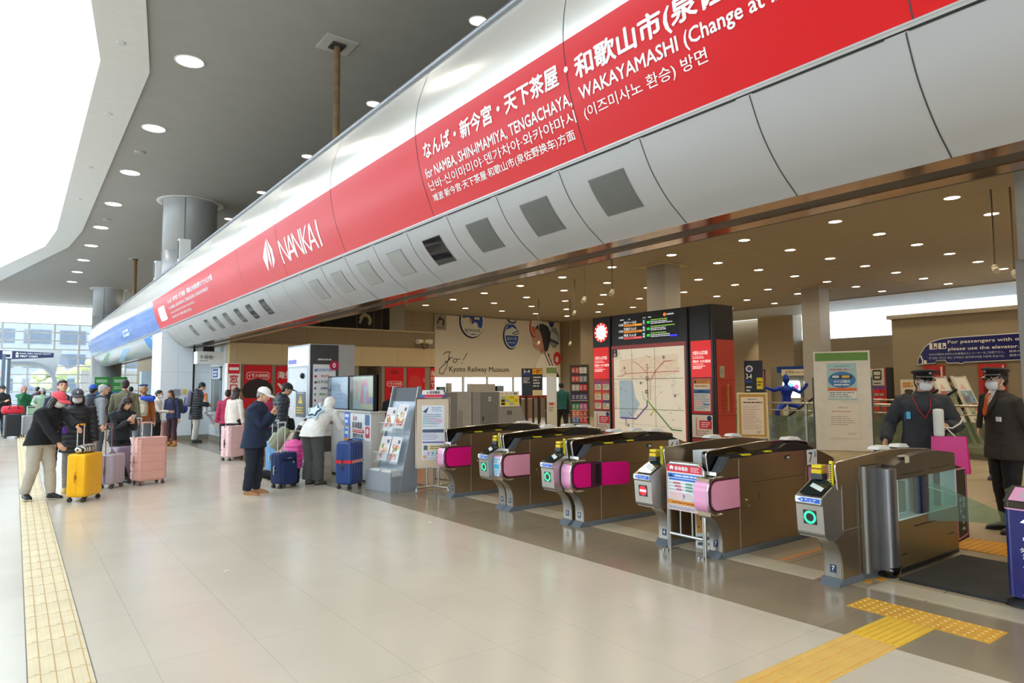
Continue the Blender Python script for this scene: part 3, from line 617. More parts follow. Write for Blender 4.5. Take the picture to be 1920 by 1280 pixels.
def flap_unit(name, label, loc, num, flap, w=.15, plate=None, flag=None, opened=False):
    t = thing(name, label, 'ticket gate', loc, -1.0)
    g = G(GS)
    poly = FOOT + [(-.16, .40), (-.17, .745), (-.05, .76), (.02, .79), (.10, .885), (.17, .905), (.9, .925), (1.45, .91), (1.75, .885), (2.0, .80), (2.05, .72), (2.05, .055)]
    g.prism(poly, 'y', 0, w); g.build('body', t, .006)
    g = G(GF); fp = [(0, .06)] + FOOT[1:]; g.add([(a - .002, y, b) for a, b in fp for y in (.012, w - .012)], [(2 * i, 2 * i + 2, 2 * i + 3, 2 * i + 1) for i in range(len(fp) - 1)], None, True); g.build('front_panel', t)
    g = G(PLIN); g.box(-.012, LEN + .02, -.014, w + .004, 0, .055); g.prism([(-.012, .055), (-.075, .0), (-.012, 0)], 'y', 0, w); g.build('plinth', t, .004)
    g = G(PINK); g.prism(rrect(-.205, .41, -.03, .752, .12, 7, '0110'), 'y', .006, w + .004); g.build('pink_end_housing', t, .01)
    g = G(CHROME); g.tube([(a, -.004, b) for a, b in [(.02, .752)] + rrect(-.205, .41, -.03, .752, .12, 7, '0110')[1:-1] + [(-.0, .41)]], .011, 6); g.build('end_trim', t)
    g = G(M('#4d1a33', .5)); g.prism(rrect(-.175, .435, .275, .735, .1, 6, '0110'), 'y', -.003, .02); g.build('flap_recess', t)
    fl = thing if 0 else None
    g = G(flap); g.prism(rrect(-.155, .452, .262 if not opened else .10, .718, .085, 6, '0110'), 'y', -.016, -.004); g.build('flap', t, .004)
    if opened:
        g = G(flap); g.prism(rrect(0, .452, .36, .715, .05, 5, '1001'), 'y', -.012, .0); o = g.build('flap', t, .004); o.location = (.27, -.02, 0); o.rotation_euler = (0, 0, math.radians(-16))
        g = G(STEEL_L); g.box(.235, .275, -.03, -.005, .72, .735); g.box(.235, .275, -.03, -.005, .435, .45); g.box(.2, .24, -.025, -.004, .47, .70, BLACK); g.build('flap_hinge', t)
    g = G(flap); g.prism(rrect(1.48, .452, 2.0, .735, .1, 6, '1001'), 'y', -.014, -.003); g.build('exit_flap', t, .004)
    g = G(STEEL_L); g.prism([(-.075, .765), (.03, .765), (.03, .80), (-.07, .80)], 'y', -.004, w); g.build('front_ledge', t, .003)
    g = G(M('#55585c', .25, 0, 'grey_screen', var=.04)); g.add([(-.035, .005, .80), (.03, .005, .80), (.145, .005, .93), (.08, .005, .93), (-.035, .08, .80), (.03, .08, .80), (.145, .08, .93), (.08, .08, .93)], [(0, 1, 2, 3), (4, 7, 6, 5), (0, 3, 7, 4), (1, 5, 6, 2), (3, 2, 6, 7)]); g.build('ticket_slot', t)
    g = G(M('#2f2e2d', .35, .4)); g.prism([(.13, .885), (.12, .93), (.6, .94), (.98, .95), (1.15, 1.0), (1.33, 1.01), (1.5, .975), (1.66, .92), (1.85, .86), (1.85, .80)], 'y', .03, w - .01); g.build('transport_deck', t, .006)
    g = G(YELT); g.box(.36, .48, -.004, .05, .925, .938); g.box(.74, .84, .004, .05, .935, .947); g.build('yellow_tab', t)
    hood(t, w - .055, w, HOOD)
    g = G(M('#ccc8be', .3, .6)); g.box(.275, .279, -.003, 0, .06, .90); g.box(1.44, 1.444, -.003, 0, .06, .74); g.build('panel_seam', t)
    g = G(CHROME); g.cyl((.40, -.012, .50), (.40, 0, .50), .014); g.cyl((.43, -.006, .44), (.43, 0, .44), .01); g.cyl((.28, -.008, .62), (.28, 0, .62), .008); g.build('lock', t)
    g = G(BLACK); g.box(.5, 1.4, -.002, 0, .66, .664); g.box(.6, .602, -.002, 0, .48, .56); g.build('hatch_line', t)
    g = G(M('#3b3836', .4)); g.box(1.05, 1.15, -.004, 0, .845, .885); g.box(1.09, 1.135, -.006, 0, .85, .87, M('#d8dce0', .4, var=0)); g.build('coin_window', t)
    g = G(WHITE)
    g.prism([(1.20, 1.028), (1.235, 1.055), (1.40, 1.055), (1.46, 1.02)], 'y', w - .10, w + .0); g.build('exit_reader', t, .01)
    digits(t, num, -.003, w * .5, .125)
    if plate:
        p = Print(); p.rect(0, 0, .20, .16, '#eceef0'); p.text(plate, .075, .025, .11, '#15171a', al='c', bold=.012)
        p.disc(.16, .128, .011, '#2b62c9'); p.line([(.155, .115), (.16, .095), (.178, .095)], .009, '#2b62c9'); p.ring(.163, .09, .014, .02, '#2b62c9', 16); p.build('gate_number', t, FRONT(-.004, 1.46, .755))
    if flag:
        p = Print(); p.rect(-.06, -.12, .06, .12, '#cfeaf6'); p.rect(-.055, -.03, .055, .03, '#4db4e0'); p.bars(-.05, .04, .05, .11, 4, '#3a7cc8'); p.bars(-.05, -.11, .05, -.04, 4, '#4a86c8'); p.build('sticker', t, LEFT(-.206, w / 2, .58))
    return t
def reader_unit(name, label, loc, num, go=True, w=.16):
    t = thing(name, label, 'ticket gate', loc, -1.0)
    g = G(GS); poly = FOOT + [(-.16, .40), (-.02, .42), (-.02, .76), (.0, .80), (.4, .93), (1.45, .92), (1.75, .885), (2.0, .80), (2.05, .72), (2.05, .055)]
    g.prism(poly, 'y', 0, w); g.build('body', t, .006)
    g = G(GF); fp = [(0, .06)] + FOOT[1:]; g.add([(a - .002, y, b) for a, b in fp for y in (.012, w - .012)], [(2 * i, 2 * i + 2, 2 * i + 3, 2 * i + 1) for i in range(len(fp) - 1)], None, True); g.build('front_panel', t)
    g = G(PLIN); g.box(-.012, LEN + .02, -.004, w + .014, 0, .055); g.prism([(-.012, .055), (-.075, .0), (-.012, 0)], 'y', 0, w); g.build('plinth', t, .004)
    # reader head
    y0, y1 = -.01, .215
    hp = [(-.12, .375)] + [(-.24, .405)] + arc2(-.22, .455, .05, 250, 190, 4) + [(-.285, .66), (-.30, .69), (-.29, .725), (-.03, .845), (.02, .80), (.02, .42)]
    g = G(GF); g.prism(hp, 'y', y0, y1); hd = g.build('reader_head', t, .012, 3)
    p = Print(); p.rect(-.105, 0, .105, .045, '#f2f5f8'); p.poly([(-.09, .0225), (-.05, .04), (.1, .04), (.1, .005), (-.05, .005)], '#1f66d6'); p.poly([(-.062, .0225), (-.045, .033), (-.045, .012)], '#eef4ff'); p.text('タッチ', -.03, .018, .014, '#f2f6ff', w=.10, bold=.02); p.bars(-.01, .006, .06, .014, 1, '#dce9ff'); p.build('touch_label', hd, LEFT(-.301, (y0 + y1) / 2, .678))
    g = G(M('#1d2b2d', .1, .2, 'reader_glass', var=.2, vs=20)); 
    a, b = Vector((-.27, 0, .742)), Vector((-.075, 0, .832)); d = (b - a); nrm = Vector((-d.z, 0, d.x)).normalized() * .004
    g.add([a + nrm + Vector((0, y0 + .02, 0)), b + nrm + Vector((0, y0 + .02, 0)), b + nrm + Vector((0, y1 - .02, 0)), a + nrm + Vector((0, y1 - .02, 0))], [(0, 1, 2, 3)])
    g.add([a + d * .2 + nrm * 2 + Vector((0, y0 + .04, 0)), a + d * .45 + nrm * 2 + Vector((0, y0 + .04, 0)), a + d * .75 + nrm * 2 + Vector((0, y1 - .06, 0)), a + d * .5 + nrm * 2 + Vector((0, y1 - .06, 0))], [(0, 1, 2, 3)], M('#e3efec', .3, var=0)); g.build('touch_panel', hd)
    p = Print(); p.rect(-.055, -.055, .055, .055, '#26282a')
    if go: p.add(*ringmesh(.034, .05, 28), lit('#25e07a', 2.2))
    else: p.add(*ringmesh(0.0001, .046, 28), lit('#f0202c', 1.5)); p.rect(-.04, -.009, .04, .009, lit('#ffffff', 1.5))
    p.build('signal_lamp', hd, lambda a_, b_, e: (-.279 - .0714 * b_ - e, (y0 + y1) / 2 + .0 - a_, .565 + b_))
    g = G(BLACK); g.box(-.262, -.256, .085, .12, .462, .474); g.build('sensor_slot', hd)
    g = G(M('#3e4046', .4)); g.box(-.085, .0, .10, .20, .84, .885); g.box(-.08, -.01, .11, .195, .885, .92, M('#e6c21a', .4, var=.05)); g.box(-.075, .0, .11, .195, .93, .955, M('#e9d21f', .4, var=.03)); g.build('yellow_ticket_box', t, .004)
    g = G(YELT); g.box(-.10, -.08, .005, .03, .80, 1.0); tg = g.build('yellow_tag', t); p = Print(); p.bars(-.009, .02, .009, .18, 9, '#26261c', .6, 3, .1); p.build('fine_print', tg, LEFT(-.1005, .018, .80))
    hood(t, -.012, .045, GS, True)
    g = G(WHITE); g.prism([(.62, 1.045), (.66, 1.07), (.8, 1.075), (.86, 1.04)], 'y', -.01, .08); g.build('exit_reader', t, .008); g = G(WHITE); g.prism([(1.0, 1.045), (1.04, 1.07), (1.16, 1.07), (1.22, 1.035)], 'y', -.01, .08); g.build('exit_reader', t, .008)
    g = G(M('#c9c5bb', .3, .6)); g.box(.0, .003, -.014, -.011, .45, .80); g.box(.0, 1.6, -.014, -.011, .44, .443); g.build('panel_seam', t)
    digits(t, num, -.003, w * .5, .125)
    return t
def ringmesh(r0, r1, n):
    vs = []; fs = []
    for i in range(n): a = 2 * math.pi * i / n; vs += [(r0 * math.cos(a), r0 * math.sin(a)), (r1 * math.cos(a), r1 * math.sin(a))]
    for i in range(n): fs.append((2 * i, 2 * i + 1, (2 * i + 3) % (2 * n), (2 * i + 2) % (2 * n)))
    return vs, fs
flap_unit('ticket_gate', 'stainless ticket gate with deep magenta flap beside the tall timetable stand', (5.20, 8.35, 0), '4', MAG)
flap_unit('ticket_gate', 'stainless ticket gate with pale pink flap and blue sticker on its pink end', (5.22, 6.96, 0), '3', PALE, flag=True)
reader_unit('ticket_gate', 'steel ticket gate with green ring reader joined to the pale pink flap gate', (5.22, 7.12, 0), '4')
flap_unit('ticket_gate', 'stainless ticket gate with magenta flap swung open and a 6 plate', (5.27, 5.68, 0), '8', MAG, plate='6', opened=True)
reader_unit('ticket_gate', 'steel ticket gate with green ring reader joined to the open magenta flap gate', (5.25, 5.86, 0), '5')
reader_unit('ticket_gate', 'steel ticket gate with red no entry lamp beside the tubular notice barrier', (5.34, 4.48, 0), '6', go=False)
flap_unit('ticket_gate', 'stainless ticket gate with two pale pink flaps and a 7 plate', (5.33, 3.86, 0), '7', PALE, plate='7')
eg = reader_unit('ticket_gate', 'steel ticket gate with green ring reader backed by the black glass gate', (5.36, 2.75, 0), '7')
g = G(M('#85837f', .3, .8, 'dark_pillar_steel', var=.03)); g.prism(rrect(.30, -.055, .62, .02, .05, 5), 'z', .056, .93); g.build('rounded_pillar', eg)
# the black glass-flap gate with tap reader
BK = M('#57544f', .3, .7, 'dark_gate_steel', var=.04); TEAL = M('#c2e2e0', .3, 0, 'teal_interior', var=.03)
t = thing('glass_flap_gate', 'dark gate cabinet with teal glass window and glass wings beside the black mat', 'ticket gate', (5.88, 2.60, 0), -1)
g = G(M('#8b8d93', .28, .85, 'post_steel', var=.03)); g.loft([((.07, .065, z), (.085, 0, 0), (0, .075, 0)) for z in (.06, .10, .86, .90)], 20, .6); g.build('front_post', t)
g = G(BLACKGLOSS); g.loft([((.08, .065, z), (r, 0, 0), (0, r * .9, 0)) for z, r in ((0, .075), (.09, .095))], 20, .6); p = g.build('post_foot', t)
g = G(BK); arch = [(.04, .86), (.12, .925), (.3, .97), (.6, 1.0), (.95, 1.0), (1.25, .965), (1.32, .95), (1.32, .80), (.04, .80)]
g.prism(arch, 'y', 0, .13); g.build('arched_top', t, .008)
g = G(M('#8a7650', .33, .7, 'bronze_panel', var=.06)); g.box(.13, 1.32, 0, .13, .06, .46); g.build('lower_panel', t, .004)
g = G(BLACK); g.box(.13, 1.3, -.006, .0, .03, .06); g.box(.42, .85, -.003, 0, .375, .385); g.box(.16, .27, -.003, 0, .17, .178); g.box(1.1, 1.22, -.003, 0, .22, .228); g.box(.2, .65, -.003, 0, .835, .842); g.box(.78, 1.22, -.003, 0, .845, .852); g.build('slots', t)
g = G(TEAL); g.box(.13, 1.32, .10, .13, .46, .80); g.box(.13, .15, .0, .1, .46, .80); g.box(1.30, 1.32, 0, .1, .46, .8); g.box(.13, 1.32, 0, .13, .455, .47); g.box(.28, .42, .06, .1, .5, .76, M('#5e7a70', .3)); g.box(.85, .88, .05, .1, .47, .8, M('#b7cfce', .3)); g.box(1.08, 1.1, .05, .1, .47, .8, M('#40605f', .3)); g.build('window_interior', t)
g = G(glass('#c9ece8', .10)); g.add([(.15, .003, .47), (1.30, .003, .47), (1.30, .003, .80), (.15, .003, .80)], [(0, 1, 2, 3)]); g.build('window_glass', t)
g = G(M('#25344f', .25, .4)); g.loft([((.63, .02, z), (.10, 0, 0), (0, .035, 0)) for z in (.475, .795)], 16, .5); g.cyl((.60, .02, .45), (.60, .02, .475), .02, None, 12, CHROME); g.build('wing_post', t)
WGL = glass('#d3efe4', .13); 
g = G(WGL); g.add([(.70, -.01, .69), (.75, -.02, .73), (1.72, -.34, .34), (1.69, -.33, .27), (1.1, -.15, .36), (.66, -.01, .40)], [(0, 1, 2, 3, 4, 5)]); o = g.build('glass_wing', t); sm = o.modifiers.new('thick', 'SOLIDIFY'); sm.thickness = .012
g = G(M('#dff2ea', .2)); g.tube([(.70, -.01, .69), (1.0, -.105, .60)], .005, 6); g.build('wing_edge', t)
ep = thing if 0 else None
g = G(BLACK); g.prism([(1.34, .10), (1.62, .12), (1.62, .78), (1.34, .84)], 'y', .02, .16); pn = g.build('end_panel', t, .02)
p = Print(); PK = '#e07fb4'; p.line([(.03, .06), (.25, .09), (.25, .72), (.03, .72), (.03, .06)], .014, PK); p.vtext('タッチ', .10, .45, .055, '#e9e9ee', .02); p.vtext('決済', .17, .45, .055, '#e9e9ee', .02); p.text('Tap', .14, .25, .035, '#f0f0f4', al='c', bold=.02); p.text('to', .14, .20, .03, '#f0f0f4', al='c', bold=.02); p.text('ride', .14, .14, .035, '#f0f0f4', al='c', bold=.02); p.build('lettering', pn, FRONT(.019, 1.34, .07))
p = thing('masking_tape', 'two scraps of beige masking tape stuck on the dark glass gate top', 'tape', (6.18, 2.6, 0), -1)
g = G(M('#c9c0a6', .6)); g.box(-.02, .08, -.006, .05, .985, .992); g.box(.0, .08, -.006, -.002, .93, .992); g.build('strip', p)
# blue tap-to-ride posts at the picture edge
DKB = M('#0a1c6e', .2, 0, 'deep_blue_panel', var=.02, coat=.6)
def tap_post(loc, label, wing=True):
    t = thing('tap_post', label, 'tap reader', loc, -4)
    g = G(DKB); g.prism(rrect(0, -.30, .16, 0, .04, 5), 'z', .07, .70); g.build('body', t, .004)
    g = G(M('#4b4338', .3, .6)); g.prism(rrect(-.004, -.304, .164, .004, .04, 5), 'z', .705, .75); g.build('collar', t)
    g = G(PINK); g.prism(rrect(-.003, -.303, .163, .003, .04, 5), 'z', .695, .706); g.build('pink_line', t)
    g = G(BLACK); g.add([(-.004, -.30, .75), (-.004, 0, .75), (.17, 0, .85), (.17, -.30, .85), (.17, 0, .75), (.17, -.3, .75)], [(0, 3, 2, 1), (1, 2, 4), (0, 5, 3), (2, 3, 5, 4)]); g.add([(.01, -.27, .761), (.01, -.03, .761), (.15, -.03, .842), (.15, -.27, .842)], [(0, 3, 2, 1)], PINK); g.add([(.03, -.22, .7745), (.03, -.08, .7745), (.11, -.08, .821), (.11, -.22, .821)], [(0, 3, 2, 1)], M('#c9a7bd', .3)); g.build('touch_top', t)
    g = G(BLACK); g.loft([((.08, -.15, 0), (.11, 0, 0), (0, .2, 0)), ((.08, -.15, .02), (.1, 0, 0), (0, .19, 0)), ((.08, -.15, .07), (.05, 0, 0), (0, .1, 0))], 16, .7); g.build('foot', t)
    p = Print(); AB = lit('#cfe0ff', 4); p.poly([(0, .655), (-.045, .61), (-.018, .61), (-.018, .565), (.018, .565), (.018, .61), (.045, .61)], AB)
    for k in range(4): p.ring(-.045 - .0, .495, .012 + .022 * k, .020 + .022 * k, '#eef1f8', 10, -42, 42)
    p.text('タッチ', 0, .40, .028, '#eef1f8', al='c', bold=.03); p.text('決済', 0, .355, .03, '#eef1f8', al='c', bold=.02); p.text('OK', 0, .315, .028, '#eef1f8', al='c', bold=.02)
    p.text('Tap', 0, .265, .036, '#f6f7fb', al='c', bold=.04); p.text('to', 0, .222, .03, '#f6f7fb', al='c', bold=.04); p.text('ride', 0, .175, .036, '#f6f7fb', al='c', bold=.04); p.bars(-.05, .09, .05, .10, 1, '#7d8fc0', ragged=.1); p.build('lettering', t, LEFT(-.001, -.15, 0))
    if wing:
        g = G(WGL); g.add([(1.9, .0, .70), (1.95, .0, .66), (1.75, .30, .62), (1.0, .36, .66), (.96, .35, .70), (1.0, .33, .72)], [(0, 1, 2, 3, 4, 5)]); o = g.build('glass_wing', t); sm = o.modifiers.new('thick', 'SOLIDIFY'); sm.thickness = .012
        g = G(BK); g.box(.85, 1.9, -.25, -.02, .0, .70); g.build('cabinet', t, .03)
    return t
tap_post((5.86, 1.80, 0), 'deep blue tap to ride post with lit white arrow at the picture edge')
tp = thing('tap_post', 'grey and pink topped tap post behind the blue post at the picture edge', 'tap reader', (6.43, 1.83, 0), -4)
g = G(M('#3f4653', .3, .4)); g.prism(rrect(0, -.3, .16, 0, .04, 5), 'z', 0, .80); g.build('body', tp); p = Print(); p.rect(-.12, .70, .12, .78, '#dfe6f2'); p.rect(-.1, .71, -.02, .77, '#2f62b8'); p.rect(.0, .71, .1, .77, '#2f62b8'); p.build('sticker', tp, LEFT(-.001, -.15, 0))
g = G(PINK); g.add([(0, -.3, .81), (0, 0, .81), (.16, 0, .9), (.16, -.3, .9)], [(0, 3, 2, 1)]); g.build('pink_top', tp)
for k, (x, y, r) in enumerate(((5.66, 2.70, 20), (5.80, 2.66, -10))): tag(G(M('#e09a20', .5)).box(-.05, .05, -.025, .025, 0, .004).build('floor_tape', None, 0, 2, (x, y, 0), math.radians(r)), ('orange tape patch on the floor by the steel gate foot', 'orange tape patch on the floor against the dark glass gate post')[k], 'tape')
# tubular barrier with notices in the closed passage
t = thing('notice_barrier', 'small tubular steel barrier carrying a red headed notice in the closed passage', 'barrier', (5.24, 4.20, 0), -90)
g = G(STEEL_L); g.tube([(-.21, 0, 0), (-.21, 0, .80), (-.17, 0, .85), (.17, 0, .85), (.21, 0, .80), (.21, 0, 0)], .022, 10); g.tube([(-.21, 0, .16), (.21, 0, .16)], .018, 8); g.build('frame', t)
for x in (-.07, .07): g = G(STEEL_L); g.tube([(x, 0, .16), (x, 0, .84)], .009, 8); g.build('rail', t)
for x in (-.21, .21): g = G(STEEL_L); g.tube([(x, -.10, .01), (x, .12, .01)], .012, 8); g.lathe([(.02, 0), (.02, .018)], 10, None, (x + .03, -.08, 0)); g.build('foot', t)
n = thing('notice_board', 'notice with red header and orange band hung on the tubular barrier', 'notice', (5.24, 4.20, 0), -90)
g = G(WHITE); g.box(-.20, .22, -.032, -.026, .40, .84); b = g.build('panel', n)
p = Print(); p.rect(-.20, .40, .22, .84, '#f3d8d3'); p.rect(-.185, .45, .205, .76, '#f6f7fa'); p.rect(-.20, .77, .22, .84, '#dd2038'); p.poly([(-.165, .815), (-.14, .83), (-.115, .815), (-.125, .785), (-.14, .80), (-.155, .785)], '#ffffff'); p.text('南海電鉄', -.10, .79, .03, '#ffffff', w=.16, bold=.02); p.bars(.09, .78, .2, .83, 3, '#f8c9cf')
p.rect(-.185, .715, .205, .755, '#2f74d6'); p.poly([(-.17, .72), (-.15, .75), (-.12, .72)], '#16233a'); p.bars(-.1, .72, .19, .75, 1, '#e6eefc'); p.rect(-.17, .69, .19, .708, '#2f74d6')
for k in range(3): p.rr(-.12 + .02 * k, .655 - .03 * k, -.03 + .01 * k, .672 - .03 * k, .008, '#e2445e'); p.rr(.03, .655 - .03 * k, .11, .672 - .03 * k, .008, '#35a374'); p.bars(-.18, .655 - .03 * k, .2, .67 - .03 * k, 1, '#9aa3b0', .3)
p.rect(-.165, .51, .0, .58, '#fbe6e8'); p.rect(.03, .51, .19, .58, '#e4f2ec'); p.rect(-.0, .545, .03, .55, '#2f74d6'); p.rect(.0125, .533, .0175, .562, '#2f74d6'); p.bars(-.15, .515, .18, .575, 4, '#d88', .3, 5)
p.rect(-.185, .46, .205, .5, '#ee9a3d'); p.bars(-.13, .468, .19, .49, 1, '#8a4a10'); p.bars(-.17, .415, .2, .445, 2, '#8fa0b8'); p.build('print', b, FRONT(-.0325))
n = thing('leaning_sign', 'white and orange notice board leaning behind the tubular barrier', 'sign', (5.50, 4.13, 0), -90)
o = G(WHITE).box(-.16, .2, -.012, .0, 0.0, .98).build('panel', n); o.rotation_euler = (math.radians(-8), math.radians(-7), 0)
p = Print(); p.rect(-.14, .16, .18, .40, '#f0a020'); p.text('都観期', -.10, .29, .055, '#1b1b1b', bold=.02); p.text('・土曜日', -.12, .19, .055, '#1b1b1b', bold=.02); p.rect(-.15, .42, .19, .52, '#2f74c6'); p.bars(-.13, .44, .17, .5, 2, '#cfe2f6'); p.rect(-.15, .54, .19, .75, '#f0a020'); p.text('できる', -.12, .62, .05, '#2b2b2b'); p.bars(-.13, .03, .18, .14, 2, '#3a3a3a'); p.poly([(-.06, .83), (.0, .92), (.05, .83)], '#ef8a1d'); p.bars(.06, .80, .18, .95, 4, '#c77'); p.build('print', o, FRONT(-.0125))
# ------------------------------------------------------------------ black and red map kiosk
t = thing('map_kiosk', 'tall black and red information kiosk with clock, departure screen and route map', 'kiosk', (10.0, 10.42, 0))
KB = M('#24211f', .35, .2, 'black_kiosk_panel', var=.03); KR = M('#c41a14', .3, 0, 'red_kiosk_panel', var=.02, emit=0); KRL = M('#ea160c', .35, 0, 'lit_red_panel', var=0, emit=.22); KRS = M('#a83a30', .3, 0, 'matt_red_panel', var=.02)
g = G(KB); g.prism([(0, 0), (0, -3.02), (.07, -3.09), (.62, -3.09), (.62, 0)], 'z', 0, 3.07); body = g.build('cabinet', t, .01)
for a in (.51, 2.51, 3.07): g = G(KB); g.box(-.035, 0, -a - .04, -a + .0, 0, 3.06); g.build('mullion', t)
g = G(KRS); g.box(-.02, 0, -2.505, -.57, .48, 2.43); g.build('map_frame', t)
g = G(KRS); g.box(.08, .60, -3.105, -3.08, .1, 2.43); sp = g.build('side_panel', t)
p = Print(); p.rect(.05, 1.69, .53, 1.70, '#7c221c'); p.rect(.05, 1.05, .53, 1.06, '#7c221c'); p.rr(.10, 1.74, .24, 1.95, .01, '#9b9a86'); p.ring(.17, 1.85, .035, .045, '#6e6d5c'); p.text('7', .17, 1.825, .05, '#6e6d5c', al='c')
p.rect(.31, 1.13, .36, 1.62, '#c78a3a'); 
for k in range(14): p.rect(.31, 1.14 + k * .034, .355, 1.15 + k * .034, '#5a2a20')
p.bars(.14, 1.1, .3, 1.6, 10, '#8c2a22', .4, 4); p.bars(.37, 1.1, .48, 1.6, 12, '#8c2a22', .4, 6); p.build('print', sp, FRONT(-3.106, .05))
# route map
p = Print(.0003); X0, X1, Z0, Z1 = .64, 2.46, .57, 2.35
def mm(x, y): return (X0 + (x - 450) / 535 * (X1 - X0), Z1 - (y - 430) / 730 * (Z1 - Z0))
def ml(pts, w, c): p.line([mm(*q) for q in pts], w, c)
p.rect(X0, Z0, X1, Z1, lit('#e6dcc6', .22)); p.poly([mm(*q) for q in ((492, 690), (600, 690), (612, 760), (622, 830), (655, 885), (640, 920), (600, 990), (520, 1020), (492, 990))], lit('#a9bcc6', .2))
rd = random.Random(3)
p.poly([mm(*q) for q in ((500, 520), (700, 500), (940, 490), (950, 640), (800, 680), (620, 680), (500, 650))], lit('#e3cfb6', .22))
for k in range(46):
    x = rd.uniform(500, 940); y = rd.uniform(500, 880); c = rd.choice(['#dcb7a6', '#d9c79a', '#cfc6b4', '#c9d0a4', '#b9c4c8', '#e0c0b0'])
    if x < 660 and y > 690: continue
    d = rd.choice([(1, 0), (0, 1), (.7, .7), (.7, -.7)]); L = rd.uniform(40, 130); ml([(x, y), (min(965, x + d[0] * L), y + d[1] * L)], .005, c)
for pts, w, c in (([(480, 655), (525, 655), (545, 635), (720, 630), (800, 628), (950, 625)], .012, '#c9605a'), ([(610, 535), (650, 560), (712, 630)], .010, '#c9605a'), ([(720, 690), (745, 690), (785, 615), (845, 545), (900, 542)], .014, '#c8463f'), ([(720, 560), (720, 690)], .012, '#c8463f'), ([(720, 690), (722, 860)], .016, '#3a3a3a'), ([(742, 690), (742, 850)], .014, '#d9a45e'),
    ([(715, 860), (715, 900), (630, 1005), (500, 1003)], .026, '#6a55b0'), ([(545, 1005), (545, 1065)], .016, '#6a55b0'), ([(720, 860), (890, 1078), (960, 1080)], .022, '#3f8f3f'), ([(722, 860), (770, 930)], .026, '#9ccf3a'), ([(768, 930), (738, 975)], .020, '#d8d552'), ([(680, 780), (690, 840), (715, 860)], .012, '#a6cf6a'), ([(572, 955), (612, 1005)], .010, '#6a2a3a'), ([(480, 1045), (960, 1062)], .006, '#c9c39a')): ml(pts, w, c)
for k in range(7): q = mm(720, 565 + k * 22); p.disc(q[0], q[1], .010, '#b8433c')
for k in range(9): q = mm(720, 712 + k * 17); p.rect(q[0] - .018, q[1] - .004, q[0] + .018, q[1] + .004, '#f2f2f2')
for x, y in ((845, 512), (543, 588), (671, 714), (921, 815), (568, 1062)): q = mm(x, y); p.disc(*q, .026, '#3a372f'); p.disc(*q, .012, '#e6dcc6')
for x, y in ((720, 678), (714, 785)): q = mm(x, y); p.rr(q[0] - .034, q[1] - .034, q[0] + .034, q[1] + .034, .01, '#2b2b2b'); p.rr(q[0] - .022, q[1] - .022, q[0] + .022, q[1] + .022, .006, '#d8cfbc')
for k in range(14): q = mm(462, 715 + k * 17); p.rect(q[0], q[1], q[0] + .05, q[1] + .012, ['#7fa86a', '#c9b24a', '#d8d05a', '#8aa0b8'][k % 4])
for k in range(34):
    x, y = rd.uniform(490, 950), rd.uniform(480, 1090); q = mm(x, y); p.bars(q[0], q[1], q[0] + .07, q[1] + .03, 2, '#9a8f80', .35, k)
for a in (1.18, 1.78): p.rect(a - .004, Z0, a + .004, Z1, '#5d574c')
for z in (1.14, 1.74): p.rect(X0, z - .004, X1, z + .004, '#5d574c')
p.rect(X0, 2.20, X0 + .14, Z1, '#2e2a2a'); p.poly([(X0 + .035, 2.22), (X0 + .07, 2.30), (X0 + .105, 2.22)], '#e8e4da'); p.disc(X0 + .07, 2.315, .014, '#e8e4da'); p.build('route_map', t, LEFT(-.021))
# departure screen
p = Print(.0003); A0, A1 = .78, 2.32; p.rect(A0, 2.53, A1, 2.93, '#060607'); wl = lit('#e8e8ea', .8); og = lit('#d98a2a', .7)
p.text('発車時刻', .82, 2.945, .02, wl); p.text('行先', 1.05, 2.945, .02, wl); p.text('のりば', 1.44, 2.945, .02, wl); p.text('停車駅', 1.58, 2.945, .02, wl); p.disc(2.0, 2.975, .035, lit('#e06a1a', .8)); p.text('NANKAI', 2.05, 2.96, .032, wl, w=.17)
for k, (tm, tr, ln, c) in enumerate((('13:38', '特急ラピート なんば', '1', '#d98a2a'), ('13:56', '空港急行 なんば', '2', '#d98a2a'), ('14:05', '特急 なんば', '2', '#d05050'))):
    z = 2.81 - k * .13; p.text(tm, .79, z + .02, .048, wl, w=.12); p.text(tr, .93, z + .055, .045, wl, w=.34); p.rect(.93, z - .0, 1.42, z + .04, lit(c, .7)); p.bars(.94, z + .008, 1.38, z + .034, 1, '#6d1c10', .5, k); p.rect(1.425, z - .01, 1.52, z + .115, '#4d5f6e'); p.text(ln, 1.472, z + .02, .075, wl, al='c', bold=.02)
    p.rect(1.55, z + .02, 1.63, z + .07, lit('#1fae3a', .8)); p.bars(1.65, z + .07, 2.28, z + .10, 1, lit('#7fae3a', .7), .6, k); p.bars(1.65, z + .0, 2.2, z + .065, 2, lit('#c9ced2', .5), .5, k + 5)
p.rect(2.13, 2.54, 2.31, 2.575, lit('#2a2ee0', 1)); p.build('departure_screen', t, LEFT(-.004))
